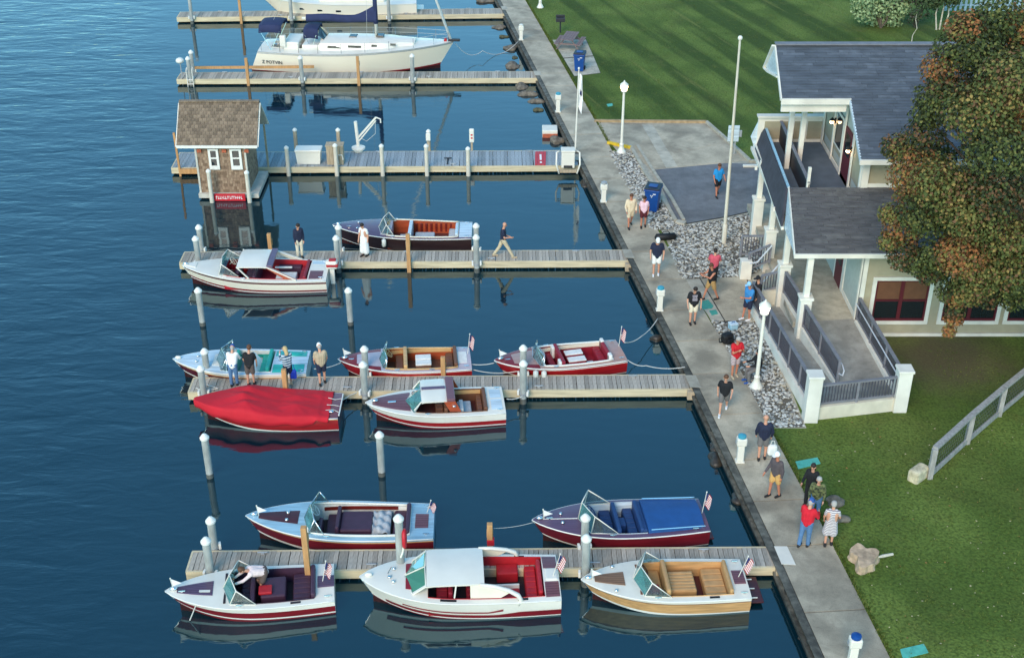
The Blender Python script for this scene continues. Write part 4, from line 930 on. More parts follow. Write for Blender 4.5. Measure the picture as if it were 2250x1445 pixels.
sh = thing('boat_shed', 'small shingled shed with two white windows standing on the wide dock', 'shed', (-13.9, 58.3, 0))
YF = 57.15
A = atY(441, 428, YF); C = atY(549, 430, YF); zt = atY(431, 325, YF).z; x0, x1 = A.x, C.x + .02; z0 = .32; YB = YF + 2.7
core = MB().box(x0+.06, x1-.06, YF+.05, YB-.05, z0-.2, zt).build('wall_core', 'cedar', sh)
def shakes(nm, a, b, zlo, zhi, nrm, holes=()):
    """cedar shingles as many small boards, joined"""
    mb = MB(); a, b = Vector(a), Vector(b); d = (b-a); L = d.length; d.normalize(); n = Vector(nrm); h = .155; k = 0; z = zlo
    while z < zhi - .02:
        s_ = -.06*(k % 2)
        while s_ < L:
            w = random.uniform(.10,.17); u0, u1 = max(0, s_), min(L, s_+w-.008); s_ += w
            if u1-u0 < .02: continue
            top = min(z+h+.03, zhi); cx = (u0+u1)/2; cz = z+h/2
            if any(h0 < cx < h1 and q0 < cz < q1 for h0, h1, q0, q1 in holes): continue
            zz = z + random.uniform(-.008,.004); th = random.uniform(.018,.028)
            P = [a+d*u0, a+d*u1]; mb.add([P[0]+Vector((0,0,zz))+n*th, P[1]+Vector((0,0,zz))+n*th, P[1]+Vector((0,0,top))+n*.006, P[0]+Vector((0,0,top))+n*.006, P[0]+Vector((0,0,zz)), P[1]+Vector((0,0,zz))], [(0,1,2,3),(4,5,1,0),(4,0,3),(1,5,2)], random.choice((0,0,1,2)))
        z += h; k += 1
    return struct(mb.build(nm, ['cedar','cedar_b','cedar_c'], sh), 'stuff')
mat('cedar_b', (158,132,108), .9, var=.12, vs=9); mat('cedar_c', (122,98,78), .9, var=.12, vs=9)
W1 = [atY(a, b_, YF) for a, b_ in ((456,327),(484,372))]; W2 = [atY(a, b_, YF) for a, b_ in ((504,327),(534,372))]
shakes('shingle_siding', (x0,YF+.045,0), (x1,YF+.045,0), z0, zt, (0,-1,0), [(W1[0].x-x0+.02,W1[1].x-x0-.02,W1[1].z,W1[0].z),(W2[0].x-x0+.02,W2[1].x-x0-.02,W2[1].z,W2[0].z)])
shakes('shingle_siding', (x1-.055,YF,0), (x1-.055,YB,0), z0, zt+.35, (1,0,0))
shakes('shingle_siding', (x0+.055,YB,0), (x0+.055,YF,0), z0, zt+.35, (-1,0,0))
for xx in (x0, x1-.05): MB().box(xx-.02, xx+.07, YF-.01, YF+.05, z0, zt).build('corner_board', 'trim_grey', sh)
for (p, q) in ((W1[0], W1[1]), (W2[0], W2[1])):
    fr = MB(); a, b_, c, d = p.x, q.x, q.z, p.z
    fr.box(a,a+.11,YF-.05,YF+.03,c,d).box(b_-.11,b_,YF-.05,YF+.03,c,d).box(a+.11,b_-.11,YF-.05,YF+.03,d-.09,d).box(a+.11,b_-.11,YF-.06,YF+.03,c,c+.20).box(a+.11,b_-.11,YF-.045,YF+.03,(c+d)/2+.02,(c+d)/2+.09)
    w = fr.build('window', 'cap_white', sh)
    MB().box(a+.10,b_-.10,YF-.01,YF+.005,c+.19,(c+d)/2+.03).build('pane', 'glass', w); MB().box(a+.10,b_-.10,YF-.012,YF+.004,(c+d)/2+.08,d-.08).build('pane', 'glass', w)
mat('rust', (176,92,62), .8, var=.2)
for a in (437, 492, 541): q = atY(a, 330, YF); MB().rbox(q.x-.10, q.x+.12, YF-.06, YF, q.z-.12, q.z+.06, .02).build('eave_bracket', 'rust', sh)
# base platform
MB().box(x0-.06, x1+.45, YF-.16, YB, .10, .32).build('base', 'trim_grey', sh)
# roof: two slopes of single shingles
E0 = atY(387.5, 319, YF-.18); E1 = atY(564, 318, YF-.18); YR = YF+1.35; R0 = atY(403, 223, YR)
rx0, rx1, ze, zr = E0.x, E1.x+.02, E0.z, R0.z
rf = MB().slab([(rx0,YF-.18,ze-.03),(rx1,YF-.18,ze-.03),(rx1,YR,zr-.03),(rx0,YR,zr-.03)], .08).slab([(rx1,2*YR-YF+.18,ze-.03),(rx0,2*YR-YF+.18,ze-.03),(rx0,YR,zr-.03),(rx1,YR,zr-.03)], .08).build('roof', 'trim_grey', sh)
nr, nc = 13, 21; sl = math.hypot(YR-YF+.18, zr-ze); ang = math.atan2(zr-ze, YR-YF+.18); sw_ = (rx1-rx0)/nc; sh_ = sl/nr
inv0 = Vector((-13.9,58.3,0))
SM = [MB().box(0, sw_-.010, 0, sh_*1.25, 0, .018+.004*k).mesh('roof_shingle', 'shingle') for k in range(3)]
for i in range(nr):
    for j in range(nc):
        off = sw_/2 if i % 2 else 0
        if off and j == nc-1:
            for xx in (rx0, rx1-sw_/2): inst('shingle', random.choice(SM), rf, Vector((xx, YF-.20+(YR-YF+.18)*i/nr, ze+(zr-ze)*i/nr-.010)) - inv0, (ang-.05, 0, 0), (.5,1,1))
            continue
        f = i/nr; loc = Vector((rx0+j*sw_+off, YF-.20+(YR-YF+.18)*f, ze+(zr-ze)*f-.012+random.uniform(0,.008))) - inv0
        inst('shingle', random.choice(SM), rf, loc, (ang-.05, 0, random.uniform(-.01,.01)))
MB().slab([(rx0,YR+.02,zr+.03),(rx1,YR+.02,zr+.03),(rx1,2*YR-YF+.18,ze),(rx0,2*YR-YF+.18,ze)][::-1], .02).build('rear_slope', 'shingle', rf)
MB().bar((rx0,YR,zr+.03),(rx1,YR,zr+.03),.22,.05).build('ridge_cap', 'shingle', rf)
MB().box(rx0,rx1,YF-.245,YF-.19,ze-.14,ze-.005).build('fascia', 'cap_white', sh)
for xx, nm in ((x1-.02, 'gable_wall'), (x0+.08, 'gable_wall')):
    MB().slab([(xx,YF+.05,zt-.05),(xx,YB-.05,zt-.05),(xx,YR,zr-.12)], .05).build(nm, 'cedar', sh)
for sx in (rx1-.03, rx0): MB().bar((sx+.015,YF-.2,ze-.09),(sx+.015,YR,zr-.09),.035,.14,up=(1,0,0)).bar((sx+.015,2*YR-YF+.2,ze-.09),(sx+.015,YR,zr-.09),.035,.14,up=(1,0,0)).build('rake_board', 'house_white', sh)
# porch frame left of the shed and rail behind
lp_ = atY(397,384,59.93); MB().bar((lp_.x,59.93,-.3),(lp_.x-.05,59.93,2.35),.10,.10).build('porch_post', 'post_wood', sh); MB().bar((x1+.42,YB+.3,.4),(x1+.40,YB+.3,2.7),.09,.09).build('porch_post', 'post_old', sh)
MB().bar((lp_.x,59.92,.28),(x0+.1,59.92,.28),.10,.26).build('porch_beam', 'post_wood', sh)
# signs and fender posts at the shed front
sg_ = tag(MB().rbox(atY(470,430,56.85).x, atY(539,430,56.85).x, 56.80, 56.86, .02, .40, .015).build('sign_board', 'sign_red'), 'red sign board with white lettering at the foot of the shed front', 'sign')
lt = MB(); xa, xb = atY(475,430,56.85).x, atY(533,430,56.85).x; x = xa
while x < xb:
    w = random.uniform(.04,.075); lt.box(x, x+w*.35, 56.785, 56.799, .13, .29); 
    lt.box(x+w*.35, x+w, 56.786, 56.799, *random.choice(((.25,.29),(.13,.17),(.19,.23)))); x += w+.03
ROOTM[sg_.name] = Matrix(); lt.build('lettering', 'flag_white', sg_)
pile('pale',457,371,56.7,'pale fender post left of the red sign at the shed front',None); pile('pale',541,374,56.7,'pale fender post right of the red sign at the shed front',None)
# ---- dock furniture on the wide dock
q0, q1 = at(651,362,DZ), at(706,362,DZ)
db = thing('dock_box', 'white plastic storage box standing on the wide dock beside the shed', 'storage box', (q0+q1)/2 + Vector((0,.32,0)))
w = (q1.x-q0.x)/2
MB().add([(-w*.9,-.3,.02),(w*.9,-.3,.02),(w*.9,.3,.02),(-w*.9,.3,.02),(-w,-.34,.68),(w,-.34,.68),(w,.34,.68),(-w,.34,.68)], [(0,3,2,1),(4,5,6,7),(0,1,5,4),(1,2,6,5),(2,3,7,6),(3,0,4,7)]).build('box', 'white_gloss', db, world=False)
MB().rbox(-w-.04, w+.04, -.38, .38, .685, .79, .04).build('lid', 'white_gloss', db, world=False)
q = at(737,362,DZ); pc = thing('pump_cabinet', 'weathered wooden cabinet on the wide dock right of the white box', 'cabinet', q + Vector((0,.25,0)))
for i in range(5): MB().box(-.42+i*.17, -.42+i*.17+.16, -.26, -.235, .0, 1.0).build('board', 'post_old', pc, world=False)
MB().box(-.42,.42,-.23,.26,0,.98).build('body', 'post_old', pc, world=False); MB().rbox(-.46,.46,-.3,.3,.985,1.04,.01).build('top', 'post_old', pc, world=False); MB().tube([(.15,-.32,.1),(.15,-.32,.55),(.38,-.32,.55),(.42,-.32,.3)], .035, 8).build('hose', 'white_gloss', pc, world=False)
q = at(788,332,DZ); hs = thing('hoist', 'white pivoting lift arm on a round foot on the wide dock', 'hoist', q)
MB().lathe([(.24,0),(.24,.08),(.36,.14),(.36,.22),(.12,.30)], (0,0,0), 16).build('foot', 'white_gloss', hs, world=False, smooth=40)
tp = atY(781,267,q.y) - q; ar = atY(826,258,q.y) - q; a2 = atY(836,262,q.y) - q
MB().tube([(0,0,.3),tp], .09, 10).build('column', 'white_gloss', hs, world=False); MB().bar((0.02,0,.75),ar,.09,.09).bar((.06,-.02,.58),ar-Vector((.02,0,.18)),.06,.06).build('arm', 'white_gloss', hs, world=False)
MB().tube([ar,a2,a2-Vector((0,0,.2))], .04, 8).build('hook', 'white_gloss', hs, world=False); MB().tube([ar-Vector((.05,0,.2)), ar-Vector((.08,0,.9)), Vector((.45,0,.55)), Vector((.2,0,.7))], .012, 6).build('cable', 'rope', hs, world=False)
q = at(1187,363,DZ); br_ = thing('warning_board', 'red board with white exclamation mark lying on the wide dock', 'board', (at(1188,348,DZ+.03)))
a, b_, c, d = at(1175,362,DZ+.03), at(1199,362,DZ+.03), at(1200,333,DZ+.03), at(1176,333,DZ+.03)
for i in range(4):
    u0, u1 = i/4+.01, (i+1)/4-.01; MB().slab([a+(b_-a)*u0, a+(b_-a)*u1, d+(c-d)*u1, d+(c-d)*u0], .025).build('plank', 'deck_red' if 'deck_red' in MAT else 'sign_red', br_)
mm = at(1188,348,DZ+.04); MB().rbox(mm.x-.05,mm.x+.05,mm.y-.2,mm.y+.55,DZ+.034,DZ+.042,.002).rbox(mm.x-.05,mm.x+.05,mm.y-.62,mm.y-.42,DZ+.034,DZ+.042,.002).build('mark', 'flag_white', br_)
q = at(1248,375,DZ); pk = thing('pump_box', 'white pump out box with two curved white arms at the dock corner', 'pump', q + Vector((0,.3,0)))
MB().rbox(-.34,.34,-.25,.30,.10,.95,.05).build('housing', 'white_gloss', pk, world=False); MB().rbox(-.36,.36,-.28,.32,.955,1.05,.04).build('lid', 'white', pk, world=False); MB().rbox(-.22,.22,-.27,-.245,.12,.26,.01).build('slot', 'dark', pk, world=False)
for sg in (-1, 1): MB().tube([(sg*.40,.1,.92),(sg*.58,-.1,.9),(sg*.60,-.3,.35),(sg*.45,-.42,-.12)], .045, 8).build('arm', 'white_gloss', pk, world=False, smooth=True)
MB().box(-.45,.45,-.35,-.25,-.1,.05).build('bumper', 'post_old', pk, world=False)
q = at(1037,330,DZ); pm = thing('power_post', 'slim white power post with red markings at the rear of the wide dock', 'power post', q)
zt_ = atY(1037,283,q.y).z; MB().lathe([(.06,0),(.06,zt_-DZ-.75)], (0,0,0), 10).build('stem', 'post_old', pm, world=False); MB().rbox(-.13,.13,-.1,.1,zt_-DZ-.75,zt_-DZ,.06).build('head', 'white_gloss', pm, world=False); MB().box(-.05,.05,-.11,-.101,zt_-DZ-.35,zt_-DZ-.27).box(-.05,.05,-.11,-.101,zt_-DZ-.52,zt_-DZ-.44).build('marking', 'sign_red', pm, world=False)
q = atY(941,300,yc1-.12); MB_ = tag(MB().rbox(q.x-.12,q.x+.12,yc1-.26,yc1-.13,q.z-.2,q.z+.2,.03).build('meter_box', 'white_gloss'), 'small white meter box fixed to a weathered round post', 'meter box')
q = at(983,362,DZ); cl = tag(MB().rbox(q.x-.04,q.x+.04,q.y,q.y+.75,DZ+.001,DZ+.05,.02).rbox(q.x-.2,q.x+.2,q.y+.68,q.y+.78,DZ+.05,DZ+.09,.02).build('dock_cleat', 'dark'), 'dark mooring bracket on the deck of the wide dock', 'cleat')
# flagpole with white flag at the seawall corner
q = at(1264,332,.5); fp = thing('flagpole', 'white flagpole with a limp white flag at the corner of the wide dock', 'flagpole', q)
tz = atY(1272,152,q.y); MB().tube([(0,0,0),(tz.x-q.x,0,tz.z-.5)], [.05,.03], 8).build('pole', 'white_gloss', fp, world=False); MB().ball((tz.x-q.x,0,tz.z-.46), .06, 8).build('finial', 'cap_white', fp, world=False); MB().rbox(-.2,.2,-.2,.2,.001,.06,.02).build('base_plate', 'concrete_pale', fp, world=False)
rows = [[((tz.x-q.x)*(1-.0*i)+.02+u*.22*(1-.3*abs(i-4)/4), .06*math.sin(u*5+i), tz.z-.7-i*.26-u*.35*(.4+.1*i)) for u in (0,.25,.5,.75,1)] for i in range(8)]
MB().grid(rows).build('flag_cloth', 'white_cloth', fp, world=False); MB().slab([rows[3][1],rows[3][3],rows[4][3],rows[4][1]], .012).build('emblem', 'flag_blue', fp, world=False)
# lamp ball and ladder at the outer end of the sailboat dock
q = atY(395.6,137,73.9); lb = thing('ball_lamp', 'thin pole with a white ball lamp at the outer end of the sailboat dock', 'lamp', (q.x,73.9,0)); MB().tube([(0,0,-.5),(0,0,q.z)], .03, 6).build('pole', 'gunmetal', lb, world=False); MB().ball((0,0,q.z+.1), .22, 12, 0, (1.15,1.15,.8)).build('globe', 'cap_white', lb, world=False, smooth=True)
q = at(392,228,.1); ld = thing('swim_ladder', 'white ladder hanging from the outer end of the sailboat dock', 'ladder', (q.x,73.6,0))
for sg in (-.17,.17): MB().tube([(sg,0,-.4),(sg,0,1.0),(sg,.25,1.1)], .03, 6).build('rail', 'white_gloss', ld, world=False)
for z in (-.1,.15,.4): MB().tube([(-.17,0,z),(.17,0,z)], .025, 6).build('rung', 'white_gloss', ld, world=False)
tag(MB().bar(atY(424,149,75.25),atY(690,147,75.25),.10,.16).build('rub_board', 'post_wood'), 'long orange brown timber board along the rear of the sailboat dock', 'board')
# float ring on the pile, red band on post
q = atY(890,1182,29.0); fr_ = thing('float_ring', 'red float ring hanging on a pile of the nearest dock', 'float', (q.x-.02,29.0,q.z)); MB().tube([(0,.17*math.cos(a),.28*math.sin(a)) for a in [i*math.pi/8 for i in range(17)]], .06, 8).build('ring', 'sign_red', fr_, world=False, smooth=True); MB().tube([(-.02,-.05,-.2),(-.06,-.08,-.45),(-.12,-.12,-.62)], .03, 6).build('strap', 'white_gloss', fr_, world=False)
q = atY(1078,1192,bF-.0); tag(MB().rbox(q.x-.11,q.x+.11,bF-.11,bF+.085,.55,.75,.01).build('red_band', 'sign_red'), 'red band round the timber post behind the white cabin boat', 'band')
# dock plates and pedestals
for i, (a, b_, t) in enumerate(((1728,1219,'nearest dock'),(1526,837,'second nearest dock'),(1383,557,'third dock'),(1268,345,'wide shed dock'),(1183,161,'sailboat dock'),(1110,18,'farthest dock'))):
    q = at(a, b_, .51); tag(MB().slab([(q.x-.22,q.y-.40,.512),(q.x+.20,q.y-.44,.512),(q.x+.10,q.y+.42,.512),(q.x-.30,q.y+.42,.512)], .01).build('dock_plate', 'concrete_pale' if i else 'white'), 'pale metal plate bridging walkway and ' + t, 'plate', 'plates where docks meet the walkway')
def pedestal(x, y, h, cap, label):
    q = at(x, y, .5); o = thing('power_pedestal', label, 'pedestal', q, 0, 'white power pedestals on the walkway'); B = lambda mb, nm, m, **k: mb.build(nm, m, o, world=False, **k)
    B(MB().rbox(-.15,.15,-.13,.13,.001,.05,.01), 'base', 'white_gloss'); B(MB().rbox(-.115,.115,-.10,.10,.05,h-.42,.03), 'column', 'white_gloss'); B(MB().rbox(-.17,.17,-.14,.14,h-.42,h-.12,.05), 'head', 'white_gloss'); B(MB().lathe([(.14,h-.12),(.14,h-.04),(.07,h)], (0,0,0), 12), 'lens', cap, smooth=40)
    for s_ in (-1, 1): B(MB().rbox(s_*.175-.02, s_*.175+.02, -.06, .06, h-.36, h-.22, .01), 'socket', 'gunmetal')
pedestal(1145,88,1.05,'white_gloss','white power pedestal on walkway beside the sailboat bow'); pedestal(1226,246,1.15,'ped_cap','white power pedestal with blue top near the white flag')
pedestal(1326,443,1.05,'gunmetal','white power pedestal on walkway behind the beige clothed couple'); pedestal(1449,681,1.1,'ped_cap','white power pedestal on walkway left of man in black T-shirt')
pedestal(1625,1013,1.1,'ped_cap','white power pedestal with teal top beside man in navy sweater'); pedestal(1870,1462,1.15,'bin_blue','white power pedestal with blue top at the bottom edge of the photo')
# lamp posts
def lamp(x, y, top, label, on):
    q = at(x, y, .48); h = atY(x, top, q.y).z - .48; o = thing('lamp_post', label, 'lamp post', q, 0, 'white lamp posts'); B = lambda mb, nm, m, **k: mb.build(nm, m, o, world=False, **k)
    B(MB().lathe([(.24,0),(.24,.06),(.20,.10),(.12,.28),(.10,.42),(.12,.46),(.085,.52)], (0,0,0), 16), 'base', 'white_gloss', smooth=50); B(MB().lathe([(.075,.52),(.06,h-.62)], (0,0,0), 12), 'shaft', 'white_gloss', smooth=40)
    B(MB().lathe([(.06,h-.62),(.15,h-.58),(.16,h-.52)], (0,0,0), 12), 'collar', 'white_gloss', smooth=40); B(MB().lathe([(.13,h-.52),(.19,h-.34),(.17,h-.24)], (0,0,0), 12), 'globe', ('lamp_on' if on == 2 else 'lamp_glow') if on else 'glass_clear', smooth=40); B(MB().lathe([(.22,h-.24),(.21,h-.2),(.09,h-.10),(.04,h-.06),(.03,h)], (0,0,0), 12), 'hood', 'white_gloss', smooth=40)
lamp(1661,850,658,'white lamp post in the gravel beside the ramp',True); lamp(1365,335,177,'white lit lamp post at the yellow kerb by the lawn',2); lamp(1187,17,-160,'white lamp post base on the lawn at the top edge',False)
# tall bare pole
q = at(1590,534,.48); fl = thing('tall_pole', 'tall pale pole with ball top rising from the gravel bed', 'pole', q); tz = atY(1626,88,q.y)
MB().tube([(0,0,-.1),(tz.x-q.x,0,tz.z-.48)], [.085,.045], 12).build('shaft', 'post_pale', fl, world=False, smooth=40); MB().ball((tz.x-q.x,0,tz.z-.40), .10, 12).build('ball', 'cap_white', fl, world=False, smooth=True)
zb_ = at(1598,430,.48); MB().lathe([(.11,.0),(.11,.9),(.08,.95)], (0,0,0), 12).build('sleeve', 'post_pale', fl, world=False, smooth=40)
q = at(1608,340,.48); rs = thing('road_sign', 'rounded pale sign seen from behind, on a short post at the lawn edge', 'sign', q); zc_ = atY(1604,293,q.y).z-.48; MB().bar((.12,.05,0),(.12,.05,zc_),.06,.06).build('post', 'gunmetal', rs, world=False); MB().rbox(-.30,.28,-.03,.03,zc_-.45,zc_+.42,.02).build('plate', 'pale_blue', rs, world=False); MB().rbox(.29,.42,-.02,.06,zc_-.2,zc_+.15,.01).build('bracket', 'gunmetal', rs, world=False)
q = at(1656,367,.48); tag(MB().rbox(q.x-.55,q.x+.55,q.y-.1,q.y+.1,.481,.60,.03).build('wheel_stop', 'white'), 'white wheel stop at the end of the driveway beside the house', 'wheel stop')
# bins
def bin_(x, y, rz, label, s_=1):
    o = thing('recycling_bin', label, 'bin', at(x, y, .487), rz, 'blue wheeled recycling bins'); B = lambda mb, nm, m, **k: mb.build(nm, m, o, world=False, **k)
    w, d, h = .30*s_, .34*s_, 1.05*s_
    B(MB().add([(-w*.78,-d*.72,.03),(w*.78,-d*.72,.03),(w*.78,d*.72,.03),(-w*.78,d*.72,.03),(-w,-d,h),(w,-d,h),(w,d,h),(-w,d,h)], [(0,3,2,1),(4,5,6,7),(0,1,5,4),(1,2,6,5),(2,3,7,6),(3,0,4,7)]), 'body', 'bin_blue'); B(MB().rbox(-w-.04,w+.04,-d-.04,d+.06,h-.10,h-.02,.02), 'rim', 'bin_blue')
    ld_ = B(MB().rbox(-w-.03,w+.03,-d-.05,d+.05,h+.002,h+.07,.03), 'lid', 'bin_lid'); B(MB().rbox(-w*.6,w*.6,-d*.5,d*.4,h+.072,h+.10,.02), 'lid_panel', 'bin_blue', ) ; B(MB().tube([(-w,d+.1,h-.05),(w,d+.1,h-.05)], .025, 8), 'handle', 'bin_lid')
    for sg in (-1, 1): B(MB().tube([(sg*(w*.8),d*.75,.12),(sg*(w*.8)+sg*.07,d*.75,.12)], .125, 14), 'wheel', 'black')
    for k in range(3):
        a = k*2.094+.5; B(MB().rbox(.05*math.cos(a)-.025,.05*math.cos(a)+.025,-d*.94,-d*.905,h*.72+.05*math.sin(a)-.02,h*.72+.05*math.sin(a)+.02,.004), 'recycling_arrow', 'flag_white')
    B(MB().box(.06,.2,-d*.97,-d*.945,h*.80,h*.835), 'label_strip', 'flag_white')
bin_(1273,155,R(-12),'blue recycling bin on the picnic pad beside the lawn',1.05); bin_(1433,461,R(-18),'blue recycling bin with dark lid on gravel behind the couple',1.12)
# picnic table
q = at(1252,104,.487); pt_ = thing('picnic_table', 'brown picnic table with benches on the concrete pad by the lawn', 'table', q, R(-14)); B = lambda mb, nm, m: mb.build(nm, m, pt_, world=False)
for i in range(5): B(MB().rbox(-.42+i*.17,-.42+i*.17+.155,-.95,.95,.72,.76,.01), 'table_board', 'picnic')
for sg in (-1, 1):
    for i in range(2): B(MB().rbox(sg*.72-.15+i*.16,sg*.72-.15+i*.16+.145,-.95,.95,.42,.46,.01), 'bench_board', 'picnic')
for y in (-.65,.65): B(MB().bar((-.75,y,0),(-.2,y,.72),.09,.06).bar((.75,y,0),(.2,y,.72),.09,.06).bar((-.85,y,.39),(.85,y,.39),.06,.09).bar((-.4,y,.69),(.4,y,.69),.05,.06), 'trestle', 'picnic')
q = at(1231,72,.48); gr = thing('grill', 'dark park grill on a post beside the picnic table', 'grill', q); MB().tube([(0,0,0),(0,0,.75)], .05, 8).build('post', 'dark', gr, world=False); MB().rbox(-.3,.3,-.2,.2,.75,1.0,.03).build('firebox', 'dark', gr, world=False); MB().rbox(-.3,.3,.15,.2,1.0,1.15,.02).build('back', 'dark', gr, world=False)
# rocks in the shallows
mat('moss_rock', (86,84,60), .8, var=.35, vs=6, bump=.5, bs=12)
def rock(x, y, r, label, m='rock_wet', z=.0, cat='rock', dy=1):
    q = at(x, y, z); b_ = bmesh.new(); bmesh.ops.create_icosphere(b_, subdivisions=3, radius=1)
    sx, sy, sz_ = random.uniform(.9,1.4)*r, random.uniform(.8,1.2)*r*dy, random.uniform(.5,.75)*r; ph = random.random()*9
    for v in b_.verts:
        k = 1 + .22*math.sin(v.co.x*3+ph) + .16*math.sin(v.co.y*4+ph*2) + .10*math.sin(v.co.z*6+ph*3)+random.uniform(-.03,.03); v.co = Vector((v.co.x*sx*k, v.co.y*sy*k, v.co.z*sz_*k))
    me = bpy.data.meshes.new('boulder'); b_.to_mesh(me); b_.free(); me.materials.append(MAT[m]); me.polygons.foreach_set('use_smooth', [True]*len(me.polygons))
    o = inst('boulder', me, None, q); o['label'] = label; o['category'] = cat; o['group'] = 'boulders along the seawall'; ROOTM[o.name] = Matrix.Translation(q); return o
for x, y, r, l in ((1068,4,.42,'by the farthest dock end'),(1095,62,.35,'below the pedestal at the sailboat bow'),(1108,82,.22,'small, left of the sailboat rope'),(1120,108,.4,'under the sailboat bow rope'),(1132,128,.18,'tiny, between rope and sailboat dock'),(1128,147,.42,'flat, just behind the sailboat dock'),(1148,192,.34,'pale, in front of the sailboat dock end'),(1160,207,.36,'second in front of the sailboat dock end'),(1178,222,.34,'third in the row before the sailboat dock'),(1183,242,.25,'round mossy, alone in blue water'),(1226,312,.4,'beside the white floating box')):
    rock(x, y, r, 'wet boulder at the seawall, ' + l, 'rock' if r > .33 else 'moss_rock')
for x, y, r, l in ((1290,405,.3,'right of the white pump box'),(1440,745,.22,'where the rope meets the wall'),(1575,1010,.3,'beside the teal topped pedestal'),(1572,985,.22,'small, above the one by the teal pedestal'),(1620,1098,.25,'left of the man in tan shorts'),(1770,1402,.16,'tiny pale, bottom right of the water')): rock(x, y, r, 'wet boulder at the seawall, ' + l)
q = at(1208,292,.1); bf = thing('float_box', 'white floating box with rusty edge beside the seawall', 'float', q); MB().rbox(-.42,.42,-.45,.45,-.2,.30,.04).build('block', 'white', bf, world=False); MB().rbox(-.41,.41,-.48,-.44,-.2,.12,.02).build('rusty_face', 'rust', bf, world=False)
# flat items on lawn and paving
def flat(pts, m, nm, label, cat, z=.482, th=.012):
    P = [at(a, b_, z+th) for a, b_ in pts]; o = MB().prism([(p.x,p.y) for p in P], z-.05, z+th).build(nm, m); return tag(o, label, cat)
flat([(1748,1013),(1796,1004),(1803,1017),(1754,1029)],'teal_mat','utility_lid','teal plate in the lawn behind the dark dressed women','plate'); flat([(1978,1425),(2030,1413),(2040,1432),(1984,1446)],'teal_mat','utility_lid','teal plate in the lawn at the bottom edge of the photo','plate'); flat([(1333,229),(1345,227),(1347,232),(1336,234)],'teal_mat','utility_lid','tiny teal plate in the far lawn left of the lit lamp','plate')
flat([(1538,662),(1556,658),(1568,672),(1564,677),(1545,679),(1538,672)],'green_lid','utility_lid','large green lid in the paving beside the man in black T-shirt','plate',.488); flat([(1558,682),(1573,680),(1578,689),(1564,692)],'green_lid','utility_lid','small dark green lid in the paving below the large one','plate',.488)
q = at(1897,1235,.47); st = thing('tree_stump', 'wide cut tree stump with pale bark in the lower lawn', 'stump', q)
mb = MB(); rows = []
for k, z in enumerate((0,.1,.26,.30)):
    rows.append([((.36+.07*math.sin(3*a+1)+.06*math.sin(5*a)+(.06 if k == 0 else 0))*math.cos(a), (.44+.08*math.sin(3*a+1)+.06*math.sin(5*a))*math.sin(a)*1.15, z+.02*math.sin(4*a)) for a in [2*math.pi*i/28 for i in range(28)]])
mb.grid(rows, closed=True); mb.f.append(list(range(len(mb.v)-28, len(mb.v)))); mb.m.append(0); mat('stump', (186,160,132), .9, var=.3, vs=5, bump=.4, bs=20); mb.build('stump', 'stump', st, world=False)
MB().tube([(.45,.1,.12),(.62,.18,.10),(.95,.28,.09)], [.03,.05,.04], 8).build('root', 'post_pale', st, world=False)
rock(1838,1102,.30,'dark flat boulder on the grass behind the woman in striped poncho','rock',.5,dy=.8); rock(1846,1140,.26,'grey boulder on the grass right of the woman in striped poncho','rock',.5,dy=.8)
q = at(1597,752,.5); bp = thing('backpack', 'black backpack lying on the gravel by the man in red', 'bag', q, R(30)); MB().rbox(-.22,.22,-.18,.18,.0,.42,.10).build('body', 'black', bp, world=False); MB().rbox(-.15,.15,-.26,-.17,.04,.26,.05).build('pocket', 'black', bp, world=False); MB().tube([(-.2,.05,.3),(-.36,.05,.25),(-.33,.05,.08),(-.2,.05,.05)], .02, 6).build('strap', 'black', bp, world=False)
q = at(1610,722,.52); cb = thing('cooler_box', 'pale blue box on the gravel above the black backpack', 'box', q, R(18)); MB().rbox(-.16,.16,-.14,.14,0,.22,.03).build('body', 'sky_paint', cb, world=False); MB().rbox(-.17,.17,-.15,.15,.222,.27,.02).build('lid', 'pale_blue', cb, world=False); MB().tube([(-.06,0,.27),(-.06,0,.32),(.06,0,.32),(.06,0,.27)], .012, 6).build('handle', 'bin_blue', cb, world=False)
q = at(1462,527,.5); dg_ = thing('duffel_bag', 'black duffel bag on the walkway edge behind man in white cap', 'bag', q, R(8)); MB().tube([(-.50,0,.16),(-.42,0,.16),(.42,0,.16),(.50,0,.16)], [.05,.16,.16,.05], 12).build('body', 'black', dg_, world=False, smooth=True); MB().tube([(-.2,0,.31),(-.1,0,.42),(.1,0,.42),(.2,0,.31)], .02, 6).build('handle', 'black', dg_, world=False)
# ropes
def rope(pts, label, r=.018, sag=.15):
    P = []
    for a, b_ in zip(pts, pts[1:]):
        for i in range(10): f = i/10; p = a.lerp(b_, f); p.z -= sag*4*f*(1-f); P.append(p)
    P.append(pts[-1]); tag(MB().tube(P, r, 5).build('mooring_rope', 'rope', smooth=True), label, 'rope', 'mooring ropes')
rope([at(1378,790,.55), at(1420,803,.4), at(1505,806,.52)], 'rope from stern of red and white seated boat to the walkway', sag=.1); rope([at(1372,752,.9), at(1410,738,.6), at(1445,700,.52)], 'rope running up from the same stern flag to the seawall', sag=.1)
rope([at(1036,800,.5), at(1086,797,.55)], 'upper rope linking the two red open boats', sag=.05); rope([at(1040,812,.45), at(1150,812,.5)], 'lower rope from tan interior boat to the pile', sag=.15); rope([at(690,810,.5), at(752,795,.6)], 'rope between turquoise boat and tan interior boat', sag=.08)
rope([at(1000,95,1.4), at(1060,112,.5), at(1138,92,.52)], 'rope from sailboat bow to the walkway pedestal', sag=.5); rope([at(744,880,.56), at(768,868,.4), at(797,851,.45)], 'rope from red covered boat stern to the pile', sag=.05); rope([at(1113,876,.5), at(1148,870,.5)], 'rope from hardtop boat stern to the pile', sag=.06)
